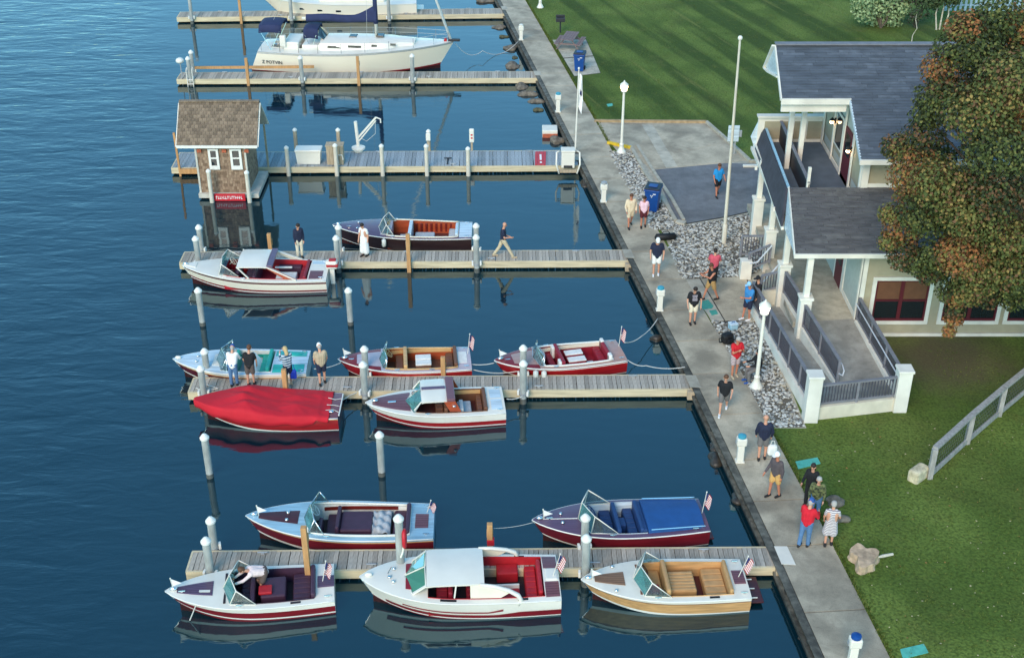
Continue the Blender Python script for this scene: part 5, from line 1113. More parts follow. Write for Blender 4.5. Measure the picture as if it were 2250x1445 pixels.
rope([at(430,1330,.55), at(424,1345,.3), at(417,1362,.02)], 'short rope dangling from bow of the burgundy ski boat', sag=.0); rope([at(1083,1160,.9), at(1175,1146,.8)], 'thin line from timber post to blue covered boat bow', r=.008, sag=.06); rope([at(440,850,.45), at(455,845,.44), at(480,853,.44), at(450,858,.44), at(430,852,.44)], 'loose coil of pale rope at outer end of second nearest dock', sag=.0)
# ================================================================ HOUSE
XW, YW = 13.45, 43.0
hs = thing('house', 'olive sided two storey harbour house with dark blue shingle roof and porch', 'house', (18, 48, .47))
H = lambda mb, nm, m, par=None, **k: mb.build(nm, m, par or hs, **k)
H(MB().box(XW+.02, 27, YW+.04, 55.5, .3, 4.3), 'wall_core', 'olive')
def siding(nm, a, b_, z0, z1, nrm, m='olive', step=.14, holes=()):
    mb = MB(); a, b_ = Vector(a), Vector(b_); n_ = Vector(nrm); z = z0; d = (b_-a); Ln = d.length; d.normalize()
    while z < z1-.01:
        t = min(z+step, z1); segs = [(0, Ln)]
        for h0, h1, q0, q1 in holes:
            if z < q1-.01 and t > q0+.01:
                ns = []
                for s0, s1 in segs:
                    if h1 <= s0 or h0 >= s1: ns.append((s0, s1)); continue
                    if h0 > s0: ns.append((s0, h0))
                    if h1 < s1: ns.append((h1, s1))
                segs = ns
        for s0, s1 in segs:
            A_, B_ = a+d*s0, a+d*s1
            mb.add([A_+n_*.03+Vector((0,0,z)), B_+n_*.03+Vector((0,0,z)), B_+n_*.008+Vector((0,0,t)), A_+n_*.008+Vector((0,0,t)), A_+Vector((0,0,z)), B_+Vector((0,0,z))], [(0,1,2,3),(4,5,1,0)])
        z = t
    return struct(H(mb, nm, m), 'stuff')
WIN = [((1910,608),(2036,711)), ((2066,608),(2192,711)), ((2214,608),(2340,711))]
holes = []
for (a, b_), (c, d) in WIN:
    p, q = atY(a+10, b_, YW), atY(c, d, YW); holes.append((p.x-XW-.0, q.x-XW+.0, q.z, p.z))
siding('siding', (XW,YW+.03,0), (27,YW+.03,0), .62, 4.2, (0,-1,0), holes=[(h[0]+.05,h[1]-.05,h[2]+.05,h[3]-.05) for h in holes])
siding('siding', (XW+.015,55,0), (XW+.015,YW,0), 1.2, 4.2, (-1,0,0), 'trim_sage')if 'trim_sage' in MAT else None
for h0, h1, q0, q1 in holes:
    x0, x1 = XW+h0, XW+h1; fr = MB(); t = .15
    fr.box(x0,x0+t,YW-.05,YW+.05,q0,q1).box(x1-t,x1,YW-.05,YW+.05,q0,q1).box(x0+t,x1-t,YW-.05,YW+.05,q1-t,q1).box(x0+t,x1-t,YW-.06,YW+.05,q0,q0+t)
    w_ = H(fr, 'window', 'house_white'); xm = (x0+x1)/2
    for a, b_ in ((x0+t,xm),(xm,x1-t)):
        s_ = MB().box(a,a+.07,YW-.02,YW+.06,q0+t,q1-t).box(b_-.07,b_,YW-.02,YW+.06,q0+t,q1-t).box(a+.07,b_-.07,YW-.02,YW+.06,q1-t-.06,q1-t).box(a+.07,b_-.07,YW-.02,YW+.06,q0+t,q0+t+.09).box(a+.07,b_-.07,YW-.018,YW+.06,(q0+q1)/2-.03,(q0+q1)/2+.03)
        H(s_, 'sash', 'sash_red', w_); H(MB().box(a+.06,b_-.06,YW+.03,YW+.036,q0+t,q1-t), 'pane', 'glass', w_); H(MB().box(a+.07,b_-.07,YW+.018,YW+.028,(q0+q1)/2+.05,q1-t-.06), 'blind', 'v_brown', w_)
H(MB().box(XW-.04,XW+.12,YW-.05,YW+.02,.47,4.25), 'corner_board', 'house_white'); H(MB().box(XW+.12,27,YW-.06,YW+.02,.42,.60), 'base_board', 'house_white'); H(MB().box(XW+.12,27,YW-.04,YW+.02,4.12,4.26), 'frieze_board', 'house_white')
mat('sage', (176,186,180), .7, var=.06); mat('door_red', (96,28,40), .5)
# porch side wall (faces the water)
def wp(Y0, Y1, z0, z1, m, nm, off=.0, th=.04, par=None): return H(MB().box(XW-.02-off-th, XW-.02-off, Y0, Y1, z0, z1), nm, m, par)
wp(43.1,45.3,1.2,4.1,'sage','wall_panel'); wp(43.05,43.2,1.16,4.15,'house_white','pilaster',.04); wp(45.25,45.4,1.16,4.15,'house_white','pilaster',.04); wp(43.2,45.25,1.16,1.35,'house_white','skirting',.03)
dr = wp(45.6,46.6,1.16,3.4,'door_red','door',.03,.06); wp(45.75,46.45,2.1,3.2,'glass','door_pane',.09,.01,dr); wp(45.4,45.58,1.16,3.6,'house_white','door_jamb',.04); wp(46.62,46.8,1.16,3.6,'house_white','door_jamb',.04)
wn = wp(47.0,48.8,1.9,3.4,'house_white','window',.03,.05); wp(47.12,48.68,2.02,3.28,'glass','pane',.08,.01,wn); wp(46.82,54,1.16,1.8,'sage','wall_panel',.0); H(MB().box(XW-.05,XW-.02,46.82,54,1.8,4.1), 'wall_panel', 'olive')
# porch floor + ceiling + beam
H(MB().prism([(10.95,42.9),(XW-.03,43.1),(XW-.03,54),(10.95,54)], .9, 1.15), 'porch_floor', 'concrete_pale'); H(MB().box(10.95,XW-.05,43.1,54,4.18,4.24), 'porch_ceiling', 'house_white')
# lower roof
EZ, EY, UZ, UY, XL, XR = 4.35, 42.45, 5.18, 46.65, 10.57, 27.2
mat('roof_course', (94,92,92), .9, var=.22, vs=3, stretch=(.6,2,2), bump=.4, bs=50)
mat('roof_course_blue', (82,90,100), .85, var=.22, vs=2.2, stretch=(.5,2,2), bump=.4, bs=50)
def courses(nm, lo0, lo1, hi0, hi1, m, par, step=.15):
    """shingle courses, every row a lapped strip with tab joints"""
    lo0, lo1, hi0, hi1 = map(Vector, (lo0, lo1, hi0, hi1)); nrm = (lo1-lo0).cross(hi0-lo0).normalized()
    if nrm.z < 0: nrm = -nrm
    k = max(2, int((hi0-lo0).length/step)); mb = MB()
    for i in range(k):
        f0, f1 = i/k, min(1, (i+1.15)/k); a, b_, c, d = lo0.lerp(hi0, f0), lo1.lerp(hi1, f0), lo1.lerp(hi1, f1), lo0.lerp(hi0, f1)
        Ln = (b_-a).length; n_ = max(1, int(Ln/.9)); off = random.random()
        us = [0] + sorted(min(1, max(0, (j+off)/n_)) for j in range(n_)) + [1]
        for u0, u1 in zip(us, us[1:]):
            if u1-u0 < 1e-3: continue
            dz = nrm*(.020+random.uniform(0,.007)); g = .006/Ln
            A_, B_, C_, D_ = a.lerp(b_, u0+g), a.lerp(b_, u1-g), d.lerp(c, u1-g), d.lerp(c, u0+g)
            mb.add([A_+dz, B_+dz, C_+nrm*.006, D_+nrm*.006, A_, B_], [(0,1,2,3),(4,5,1,0)], random.choice((0,0,0,1)))
    return struct(H(mb, nm, [m, m+'_b'], par), 'stuff')
mat('roof_course_b', (104,102,100), .9, var=.2, vs=3, bump=.4, bs=50); mat('roof_course_blue_b', (92,100,110), .85, var=.2, vs=3, bump=.4, bs=50)
lr = H(MB().slab([(XL,EY,EZ-.02),(XR,EY,EZ-.02),(XR,UY,UZ-.02),(11.07,UY,UZ-.02)], .12), 'porch_roof', 'roof_dark')
courses('shingle_courses', (XL,EY,EZ), (XR,EY,EZ), (11.07,UY,UZ), (XR,UY,UZ), 'roof_course', lr)
H(MB().box(XL-.02,XR,EY-.09,EY-.012,EZ-.17,EZ+.0), 'gutter', 'house_white', lr)
H(MB().slab([(10.62,EY+.05,EZ-.15),(10.77,45.4,4.0),(11.03,UY,UZ-.06)][::-1], .06), 'gable_panel', 'pale_blue', lr)
H(MB().bar((XL-.0,EY,EZ-.05),(11.05,UY,UZ-.03),.05,.16), 'rake_board', 'house_white', lr)
# steep skirt roof along the balcony
sk = H(MB().slab([(10.72,45.45,4.0),(11.03,UY,5.15),(11.32,53.4,5.05),(11.07,54.2,4.0)][::-1], .08), 'skirt_roof', 'roof_dark')
H(MB().bar((10.70,45.4,3.97),(11.05,54.3,3.97),.10,.12), 'gutter', 'house_white', sk); H(MB().bar((11.05,UY,5.18),(11.34,53.4,5.08),.10,.06), 'ridge_cap', 'sky_paint', sk)
for Y in (47.2, 51.5): H(MB().box(10.62,10.72,Y-.04,Y+.04,3.9,4.08), 'gutter_bracket', 'house_white', sk)
# balcony
FZ = 4.36
H(MB().prism([(11.2,UY+.05),(13.88,UY+.05),(13.88,53.6),(11.35,53.6)], 4.25, FZ), 'balcony_floor', 'balcony')
rl = H(MB().bar((11.86,UY+.05,5.38),(12.0,53.5,5.38),.12,.06), 'balcony_rail', 'rail_grey'); H(MB().bar((11.86,UY+.05,4.88),(12.0,53.5,4.88),.03,.86), 'rail_panel', 'dark', rl)
P0, P1 = atY(1668,258,53.6), atY(1812,328,53.6)
pw_ = H(MB().box(P0.x,P1.x+.2,53.62,53.75,P1.z-.3,P0.z), 'parapet', 'house_white')
for a, b_ in ((1681,1733),(1747,1757),(1776,1802)): u, v = atY(a,267,53.6), atY(b_,305,53.6); H(MB().box(u.x,v.x,53.58,53.615,v.z,u.z), 'shingle_panel', 'olive', pw_)
H(MB().box(P0.x-.06,P1.x+.25,53.5,53.85,P0.z,P0.z+.08), 'coping', 'house_white', pw_)
H(MB().slab([atY(1672,258,53.7), atY(1650,302,53.7), atY(1664,345,53.7), atY(1676,330,53.7)], .12), 'parapet_wing', 'pale_blue', pw_)
# upper storey walls
e0u = 6.62
X2 = 13.92
H(MB().box(X2+.04,27,46.75,56.5,4.9,6.5), 'upper_wall', 'olive')
H(MB().box(X2-.02,X2+.26,46.62,46.72,5.0,6.55), 'corner_board', 'house_white'); H(MB().box(X2+.26,27,46.66,46.72,5.0,5.34), 'base_board', 'house_white'); H(MB().box(X2+.26,27,46.66,46.72,6.32,6.55), 'frieze_board', 'house_white')
for x in (15.9, 16.6, 18.6, 19.3): H(MB().box(x,x+.2,46.665,46.72,5.34,6.32), 'batten', 'house_white')
def w2(Y0, Y1, z0, z1, m, nm, off=0, th=.05, par=None): return H(MB().box(X2-off-th, X2-off, Y0, Y1, z0, z1), nm, m, par)
H(MB().slab([(X2+.12,46.8,FZ),(X2+.12,53.6,FZ),(X2+.12,53.6,7.6),(X2+.12,48.6,7.6),(X2+.12,46.8,6.75)], .05), 'side_wall', 'sage')
for y in (46.75, 48.35, 49.9, 51.6, 53.4): w2(y,y+.16,FZ,min(7.5, e0u+.5*(y-46.1)-.25),'house_white','pilaster',-.01,.06)
w2(46.9,53.5,FZ,FZ+.18,'house_white','skirting',-.01,.04)
d2 = w2(48.6,49.8,FZ,6.6,'door_red','door',-.01,.04); w2(48.8,49.6,5.5,6.4,'glass','door_pane',.03,.008,d2); q2 = w2(50.2,51.45,5.2,6.7,'house_white','window',-.01,.035); w2(50.32,51.33,5.3,6.6,'glass','pane',.025,.008,q2)
def wall_lamp(Y, z, label):
    o = thing('wall_lamp', label, 'lamp', (X2-.10, Y, z)); MB().rbox(0,.10,-.05,.05,-.1,.14,.02).build('bracket', 'black', o, world=False); MB().lathe([(.10,.02),(.11,.06),(.02,.16)], (-.10,0,0), 10).build('shade', 'black', o, world=False); MB().ball((-.10,0,-.04), .085, 10).build('bulb', 'lamp_on', o, world=False, smooth=True)
wall_lamp(51.5,6.15,'lit wall lamp on the balcony, the farther one'); wall_lamp(48.45,6.05,'lit wall lamp on the balcony beside the red door'); 
# columns of the upper porch
for x_, y_, xb, yb in ((1744,224,1730,366),(1771,224,1762,369)):
    t_ = atY(x_, y_, 50.6); H(MB().rbox(t_.x-.10,t_.x+.10,50.5,50.7,FZ,t_.z+.5,.01), 'porch_column', 'house_white')
H(MB().rbox(11.78,11.9,46.72,46.84,FZ,6.0,.01), 'newel', 'house_white')
# upper roof
m_ = .5; e0, y0_ = 6.62, 46.1; zp = lambda Y: e0 + m_*(Y-y0_)
RY, RZ = 51.7, zp(51.7); PY = 49.0
ur = H(MB().slab([(11.0,RY,RZ-.02),(10.9,PY,zp(PY)-.02),(13.66,PY,zp(PY)-.02),(13.58,y0_,e0-.02),(27.4,y0_,e0-.02),(27.4,RY,RZ-.02)], .12), 'upper_roof', 'roof_blue')
courses('shingle_courses', (13.58,y0_,e0), (27.4,y0_,e0), (13.66,PY,zp(PY)), (27.4,PY,zp(PY)), 'roof_course_blue', ur); courses('shingle_courses', (10.9,PY,zp(PY)), (27.4,PY,zp(PY)), (11.0,RY,RZ), (27.4,RY,RZ), 'roof_course_blue', ur)
H(MB().slab([(11.0,RY+.01,RZ),(27.4,RY+.01,RZ),(27.4,53.0,8.05),(11.0,53.0,8.05)], .1), 'rear_slope', 'roof_blue', ur); H(MB().bar((10.98,RY,RZ+.06),(27.4,RY,RZ+.06),.34,.06), 'ridge_cap', 'rail_grey', ur)
H(MB().box(10.88,13.70,PY-.11,PY-.012,zp(PY)-.24,zp(PY)+.0), 'gutter', 'house_white', ur); H(MB().box(10.95,13.6,PY+.1,PY+.22,zp(PY)-.62,zp(PY)-.26), 'porch_beam', 'house_white', ur)
H(MB().box(13.56,27.4,y0_-.11,y0_-.012,e0-.2,e0), 'gutter', 'house_white', ur); H(MB().bar((13.60,y0_,e0-.07),(13.66,PY,zp(PY)-.07),.06,.16), 'rake_board', 'pale_blue', ur); H(MB().bar((10.88,PY,zp(PY)-.06),(10.98,RY,RZ-.06),.06,.16), 'rake_board', 'house_white', ur)
H(MB().slab([(10.95,RY,RZ-.1),(10.95,53.0,8.05),(10.95,52.3,8.10),(10.95,50.2,8.60)], .10), 'gable_panel', 'pale_blue', ur); H(MB().bar((10.9,RY,RZ-.02),(10.9,53.1,7.98),.06,.12,up=(1,0,0)).bar((10.9,53.1,7.98),(10.9,52.3,8.08),.06,.10,up=(1,0,0)).bar((10.9,52.3,8.08),(10.9,50.2,8.55),.06,.10,up=(1,0,0)), 'gable_trim', 'house_white', ur)
# lower porch columns on pedestals
def column(x, y, zb, nm='porch_column'):
    H(MB().rbox(x-.22,x+.22,y-.22,y+.22,zb,2.35,.02), 'column_pedestal', 'house_white'); H(MB().rbox(x-.27,x+.27,y-.27,y+.27,2.352,2.46,.02), 'pedestal_cap', 'house_white'); H(MB().rbox(x-.11,x+.11,y-.11,y+.11,2.462,4.2,.01), nm, 'house_white')
column(11.25, 42.62, .45); column(10.98, 45.4, .45); column(10.98, 48.6, .45); column(11.0, 51.8, .45); H(MB().rbox(12.62,12.8,42.55,42.72,2.3,4.2,.01), 'porch_column', 'house_white') if False else None
H(MB().box(10.85,11.2,45.0,54,3.85,4.0), 'porch_beam', 'house_white')
# ================================================================ RAMP
rp = thing('access_ramp', 'white walled wheelchair ramp with grey railings beside the house porch', 'ramp', (11.8, 41, .47))
Q = lambda mb, nm, m, par=None, **k: mb.build(nm, m, par or rp, **k)
O1, O2, I1, I2 = Vector((10.5,37.15,0)), Vector((9.72,45.1,0)), Vector((13.8,37.8,0)), Vector((13.42,42.9,0))
D1 = at(1838,842,.95); D2 = Vector((11.22,42.4,0)); D1.z = 0
def wallseg(a, b_, z0a, z1a, z0b, z1b, th, nm, m):
    a, b_ = Vector(a), Vector(b_); d = (b_-a); d.z = 0; n_ = Vector((-d.y,d.x,0)).normalized()*th/2
    mb = MB().add([a-n_+Vector((0,0,z0a)), b_-n_+Vector((0,0,z0b)), b_+n_+Vector((0,0,z0b)), a+n_+Vector((0,0,z0a)), a-n_+Vector((0,0,z1a)), b_-n_+Vector((0,0,z1b)), b_+n_+Vector((0,0,z1b)), a+n_+Vector((0,0,z1a))], [(0,3,2,1),(4,5,6,7),(0,1,5,4),(1,2,6,5),(2,3,7,6),(3,0,4,7)])
    return Q(mb, nm, m, fixn=True)
def railing(a, b_, za, zb, nm='railing', posts=4, h=.95, panel='balusters', mid=False):
    """top rail, bottom rail, posts and thin balusters between"""
    a, b_ = Vector(a), Vector(b_); A_, B_ = a+Vector((0,0,za)), b_+Vector((0,0,zb)); up = Vector((0,0,1))
    r_ = Q(MB().bar(A_+up*h, B_+up*h, .11, .06), nm, 'rail_grey'); Q(MB().bar(A_+up*.10, B_+up*.10, .06, .08), 'bottom_rail', 'rail_grey', r_)
    for i in range(posts+1): p = A_.lerp(B_, i/posts); Q(MB().bar(p, p+up*(h-.03), .09, .09), 'rail_post', 'rail_grey', r_)
    mb = MB(); n_ = int((B_-A_).length/.11)
    for i in range(n_): p = A_.lerp(B_, (i+.5)/n_); mb.bar(p+up*.14, p+up*(h-.03), .03, .03)
    Q(mb, panel, 'rail_dark', r_)
    if mid: Q(MB().tube([A_+up*.72+Vector((-.12,0,0)), B_+up*.72+Vector((-.12,0,0))], .025, 6), 'handrail', 'rail_pale', r_)
mat('rail_dark', (70,70,80), .7); mat('rail_pale', (196,200,206), .5)
wallseg(O1, O2, .2, .98, .2, .80, .18, 'outer_wall', 'stucco_blue' if 'stucco_blue' in MAT else 'house_white'); wallseg(O1, I1, .2, 1.0, .2, 1.0, .18, 'front_wall', 'stucco'); wallseg(I1, I2, .2, 1.0, .2, 1.25, .16, 'inner_wall', 'house_white'); wallseg(D1, D2, .4, .98, .4, 1.22, .16, 'divider_wall', 'house_white'); wallseg(D2+Vector((0,.3,0)), Vector((10.98,45.3,0)), .4, 1.25, .4, 1.25, .16, 'divider_wall', 'house_white')
mat('ramp_floor', (158,156,148), .9, var=.2, vs=1.6, bump=.2, bs=60)
Q(MB().slab([(9.85,45.0,.55),(10.95,45.3,.55),(D1.x,D1.y,.86),(10.45,38.6,.86)][::-1], .1), 'ramp_lane', 'ramp_floor'); Q(MB().slab([(10.55,37.25,.862),(13.72,37.88,.862),(13.66,39.4,.862),(10.45,38.85,.862)], .1), 'landing', 'ramp_floor'); Q(MB().slab([(D1.x,D1.y-.2,.865),(13.68,39.2,.865),(13.42,43.15,1.155),(11.25,42.9,1.155)], .1), 'ramp_lane', 'ramp_floor')
railing(O1+Vector((0,.2,0)), O2, .98, .80, posts=6); railing(O1+Vector((.2,.04,0)), I1-Vector((.2,.04,0)), 1.0, 1.0, posts=2, h=.85); railing(I1+Vector((0,.2,0)), I2, 1.0, 1.25, posts=3, mid=True); railing(D1, D2, .98, 1.22, posts=2); railing(D2+Vector((0,.4,0)), Vector((10.98,45.1,0)), 1.25, 1.25, posts=1)
for p, h in ((O1, 2.28), (I1, 2.1)): Q(MB().rbox(p.x-.24,p.x+.24,p.y-.24,p.y+.24,.4,h,.02), 'pier', 'house_white'); Q(MB().rbox(p.x-.28,p.x+.28,p.y-.28,p.y+.28,h+.002,h+.10,.02), 'pier_cap', 'house_white')
Q(MB().tube([D2+Vector((.14,-.1,1.95)),D1+Vector((.14,.1,1.68)),D1+Vector((.14,-.22,1.62)),D1+Vector((.10,-.26,1.45)),D1+Vector((.02,-.05,1.4))], .025, 8), 'handrail', 'rail_pale')
enrich('ramp_floor', .3, .2)
# ================================================================ ENTRANCE STEPS
es = thing('entrance_steps', 'porch steps with cream pier and grey balustrades beside the gravel', 'steps', (10.2, 47, .47)); 
Q = lambda mb, nm, m, par=None, **k: mb.build(nm, m, par or es, **k)
a = at(1637,609,.48)
Q(MB().rbox(a.x-.25,a.x+.22,a.y-.2,a.y+.2,.45,1.32,.02), 'pier', 'house_white')
for i in range(4): Q(MB().box(a.x+.25+i*.27, 10.94, 45.75, 47.7, .42, .62+i*.17), 'step', 'concrete_pale')
Q(MB().box(10.05,10.95,45.5,45.7,.42,1.12), 'cheek_wall', 'stucco')
railing(Vector((a.x+.2,45.62,0)), Vector((10.9,45.62,0)), .95, 1.15, posts=1, h=.8); railing(Vector((a.x+.1,47.95,0)), Vector((10.9,47.95,0)), .75, 1.15, posts=1, h=.85); railing(Vector((a.x-.1,48.9,0)), Vector((10.9,48.9,0)), 1.0, 1.0, posts=1, h=.95)
for y in (46.0, 47.7): Q(MB().tube([(a.x+.1,y,1.25),(a.x+.4,y,1.3),(10.9,y,2.1)], .035, 8), 'handrail', 'rail_pale')
# ================================================================ FENCE ON THE LOWER LAWN
fn = thing('rail_fence', 'weathered grey timber fence with mesh infill climbing the lower lawn', 'fence', at(2042,1050,.47)); Q = lambda mb, nm, m, par=None, **k: mb.build(nm, m, par or fn, **k)
mat('fence_grey', (156,153,148), .85, var=.2, vs=5, stretch=(2,2,.6)); mat('wire', (120,122,120), .6, metal=.4)
fx = [at(2042,1050,.47), at(2124,974,.47), at(2194,913,.47), at(2262,857,.47), at(2330,805,.47)]
FH = 1.18
for p in fx: Q(MB().rbox(p.x-.085,p.x+.085,p.y-.085,p.y+.085,.3,.47+FH,.015), 'post', 'fence_grey')
for p, q in zip(fx, fx[1:]):
    Q(MB().bar(p+Vector((0,0,FH+.04)), q+Vector((0,0,FH+.04)), .19, .08), 'top_rail', 'fence_grey'); Q(MB().bar(p+Vector((0,0,.12)), q+Vector((0,0,.12)), .07, .18), 'bottom_rail', 'fence_grey')
    mb = MB(); n_ = 16
    for i in range(1, n_): r_ = p.lerp(q, i/n_); mb.bar(r_+Vector((0,0,.24)), r_+Vector((0,0,FH)), .006, .006)
    for k in range(6): z = .3+k*.17; mb.bar(p+Vector((0,0,z)), q+Vector((0,0,z)), .006, .006)
    Q(mb, 'wire_mesh', 'wire')
q = at(2018,1048,.47); sb_ = thing('stone_block', 'rough cream stone block at the low end of the grey fence', 'stone', q, R(42)); mat('stone_cream', (196,184,154), .9, var=.3, vs=6, bump=.5, bs=15)
MB().rbox(-.42,.30,-.20,.20,-.1,.42,.08).build('block', 'stone_cream', sb_, world=False)
# ================================================================ TREES
for i, c in enumerate(((106,106,58),(76,86,46),(138,118,68),(150,98,60),(108,80,56),(52,60,40))): mat('leaf%d' % i, c, .75, var=.12, vs=2, spec=.2)
mat('bark', (92,80,68), .95, var=.3, vs=6, bump=.6, bs=20)
def leafcloud(mb, c, r, n, size, pal, squash=.85):
    for _ in range(n):
        while True:
            d = Vector((random.uniform(-1,1), random.uniform(-1,1), random.uniform(-1,1)))
            if .05 < d.length < 1: break
        d = d.normalized() * (random.random()**.35); p = Vector(c) + Vector((d.x*r, d.y*r, d.z*r*squash))
        nrm = (d.normalized() + Vector((random.uniform(-.8,.8), random.uniform(-.8,.8), random.uniform(-.2,1.0)))).normalized(); u = nrm.orthogonal().normalized(); a = random.random()*6.3; v = nrm.cross(u); u, v = u*math.cos(a)+v*math.sin(a), v*math.cos(a)-u*math.sin(a); s_ = size*random.uniform(.6,1.3)
        mb.add([p-u*s_*.5, p-v*s_*.42+nrm*s_*.1, p+u*s_*.62, p+v*s_*.42+nrm*s_*.1], [(0,1,2,3)], random.choice(pal))
def limb(mb, a, b_, r0, r1, k=4, wob=.2):
    a, b_ = Vector(a), Vector(b_); pts = [a.lerp(b_, i/k) + Vector((random.uniform(-wob,wob), random.uniform(-wob,wob), 0))*(0 < i < k) for i in range(k+1)]; mb.tube(pts, [r0+(r1-r0)*i/k for i in range(k+1)], 8); return pts[-1]
tr = thing('maple_tree', 'large maple turning orange and brown, overhanging the house at right', 'tree', (19.9, 40.2, .47))
CC, CR = Vector((19.6,39.6,8.9)), Vector((6.3,4.4,6.0)); mb = MB(); tk = MB(); limb(tk, (19.9,40.2,.3), (19.7,40,5.0), .42, .30, 5, .1)
lumps = []
random.seed(5)
for _ in range(105):
    a, e = random.uniform(0, 2*math.pi), math.asin(random.uniform(-.8,1)); rr = random.uniform(.62,.98)
    lumps.append((CC + Vector((CR.x*math.cos(e)*math.cos(a), CR.y*math.cos(e)*math.sin(a), CR.z*math.sin(e)))*rr, random.uniform(.6,1.2)))
# lobes that shape the outline seen from the harbour
for x, y, Y, r in ((1985,330,39.5,.7),(2010,380,38.8,1.0),(1985,500,39,.75),(1990,560,38.6,.7),(2035,470,38,1.0),(2030,300,39.5,.8),(2085,190,39.5,.8),(2105,230,39,1),(2150,110,39.5,.9),(2140,60,40.2,.7),(2195,40,40,.9),(2090,640,38.5,.55),(2120,600,38,.8),(2095,700,38.6,.38),(2085,728,38.6,.28),(2055,590,38.6,.5),(2180,620,38,.7),(2240,630,38,.6),(2070,400,37.2,1.1),(2140,460,36.6,1.2),(2200,320,36.2,1.2),(2150,250,36.8,1.1),(2220,520,36.6,1.1),(2230,180,36.8,1.2),(2190,420,36.2,1.1),(2150,600,37,.9),(2210,590,37,.9),(2130,640,37.5,.6),(2170,650,37.5,.55),(2225,650,37.5,.6),(2250,600,36.8,1),(2110,560,37.2,.9),(2060,560,37.8,.7),(2065,150,39.8,.7),(2050,215,39.6,.7),(2100,110,39.8,.8),(2035,255,39.5,.6),(2120,60,40,.7),(1965,320,39.6,.5),(1960,470,39.2,.5),(1955,530,39,.45),(2102,655,38.3,.45),(2098,680,38.5,.4),(2040,600,38.4,.5),(2020,575,38.3,.6)): lumps.append((atY(x, y, Y), r))
for c, r in lumps:
    warm = random.random(); pal = [3,3,4,4,2,0] if warm < .30 else ([1,1,5,0,5,1] if warm < .62 else ([0,0,1,2,4,1] if warm < .86 else [5,5,4,1,4,5]))
    leafcloud(mb, c, r, int(1250*r*r)+200, .105, pal)
    if random.random() < .45: limb(tk, (19.7,40,random.uniform(3.5,6.5)), c, .12, .02, 4, .25)
mb.build('crown', ['leaf%d' % i for i in range(6)], tr); tk.build('trunk', 'bark', tr, smooth=True)
# fallen leaves
mat('fallen', (196,180,140), .8); mat('fallen_b', (150,112,60), .8); mb = MB()
for _ in range(380):
    x, y = random.uniform(10.5,24), random.uniform(24,37.5)
    if x < shore(y)+2.1: continue
    s_ = random.uniform(.015,.036); a = random.random()*6; mb.add([(x+s_*math.cos(a+k*1.57)*(1.3 if k % 2 else .8), y+s_*math.sin(a+k*1.57), .485+random.random()*.02) for k in range(4)], [(0,1,2,3)], random.choice((0,0,1)))
struct(mb.build('fallen_leaves', ['fallen','fallen_b']), 'stuff')
# far shrub, saplings and trees at the top right
mat('leaf_pale', (150,168,120), .8, var=.15); mat('leaf_pale2', (112,138,92), .8, var=.15); mat('leaf_dk', (48,66,36), .8, var=.15); mat('leaf_dk2', (66,82,44), .8, var=.15); mat('birch', (190,182,164), .8, var=.2)
q = at(1935,62,.47); sb1 = thing('shrub', 'pale green leafy shrub behind the house roof at the top', 'shrub', q); mb = MB()
for x, y, r in ((1900,25,.9),(1940,10,1.1),(1960,40,.8),(1925,45,.7),(1975,15,.9),(1895,0,.9),(1945,-15,1.1)): leafcloud(mb, atY(x, y, q.y+random.uniform(-.5,.8)), r, 420, .2, [0,0,1])
mb.build('foliage', ['leaf_pale','leaf_pale2'], sb1); t_ = MB(); limb(t_, q, q+Vector((.1,.2,2.2)), .1, .04); limb(t_, q, q+Vector((-.8,.2,2.0)), .07, .03); limb(t_, q, q+Vector((.9,.1,1.9)), .07, .03); t_.build('stem', 'bark', sb1)
for k, (x, y, l) in enumerate(((2058,66,'slim pale trunked sapling behind the roof, left of three'),(2064,65,'slim pale trunked sapling behind the roof, middle of three'),(2073,66,'slim pale trunked sapling behind the roof, right of three'))):
    q = at(x, y, .47); o = thing('sapling', l, 'tree', q, 0, 'saplings behind the roof'); t_ = MB(); limb(t_, q-Vector((0,0,.1)), q+Vector((.1*k-.1,.3,4.5)), .06, .02); t_.build('trunk', 'birch', o); mb = MB()
    for _ in range(7): leafcloud(mb, q+Vector((random.uniform(-1.1,1.1), random.uniform(-.8,.8), random.uniform(1.8,5.0))), random.uniform(.5,.9), 190, .2, [0,0,1])
    mb.build('crown', ['leaf_dk','leaf_dk2'], o)
q = at(2010,62,.47); o = thing('shrub', 'dark twiggy shrub between the pale shrub and the saplings', 'shrub', q); mb = MB(); t_ = MB(); mat('twig', (78,74,64), .9)
for _ in range(9): c = q+Vector((random.uniform(-1.2,1.2), random.uniform(-.5,.8), random.uniform(.6,3.4))); leafcloud(mb, c, random.uniform(.5,.8), 130, .16, [0,1,2]); limb(t_, q, c, .04, .01)
mb.build('foliage', ['leaf_dk','leaf_dk2','twig'], o); t_.build('stem', 'twig', o)
q = at(2003,93,.47); o = thing('sapling', 'thin bare stem standing just behind the roof ridge', 'tree', q); t_ = MB(); limb(t_, q-Vector((0,0,.1)), q+Vector((.05,0,2.0)), .035, .015); t_.build('trunk', 'birch', o); mb = MB(); leafcloud(mb, q+Vector((0,0,2.0)), .35, 60, .12, [0,1]); mb.build('crown', ['leaf_dk','leaf_dk2'], o)
q = at(2150,24,.47); o = thing('picket_fence', 'bluish white picket fence at the top right edge', 'fence', q); mat('picket', (150,176,190), .7, var=.15)
for i in range(26): x = q.x-2.4+i*.34; MB().box(x, x+.16, q.y-.03, q.y+.03, .4, 2.2+.05*(i % 3)).build('picket', 'picket', o)
for z in (.8,1.7): MB().box(q.x-2.5, q.x+6.5, q.y+.032, q.y+.09, z, z+.1).build('rail', 'picket', o)
random.seed(23)
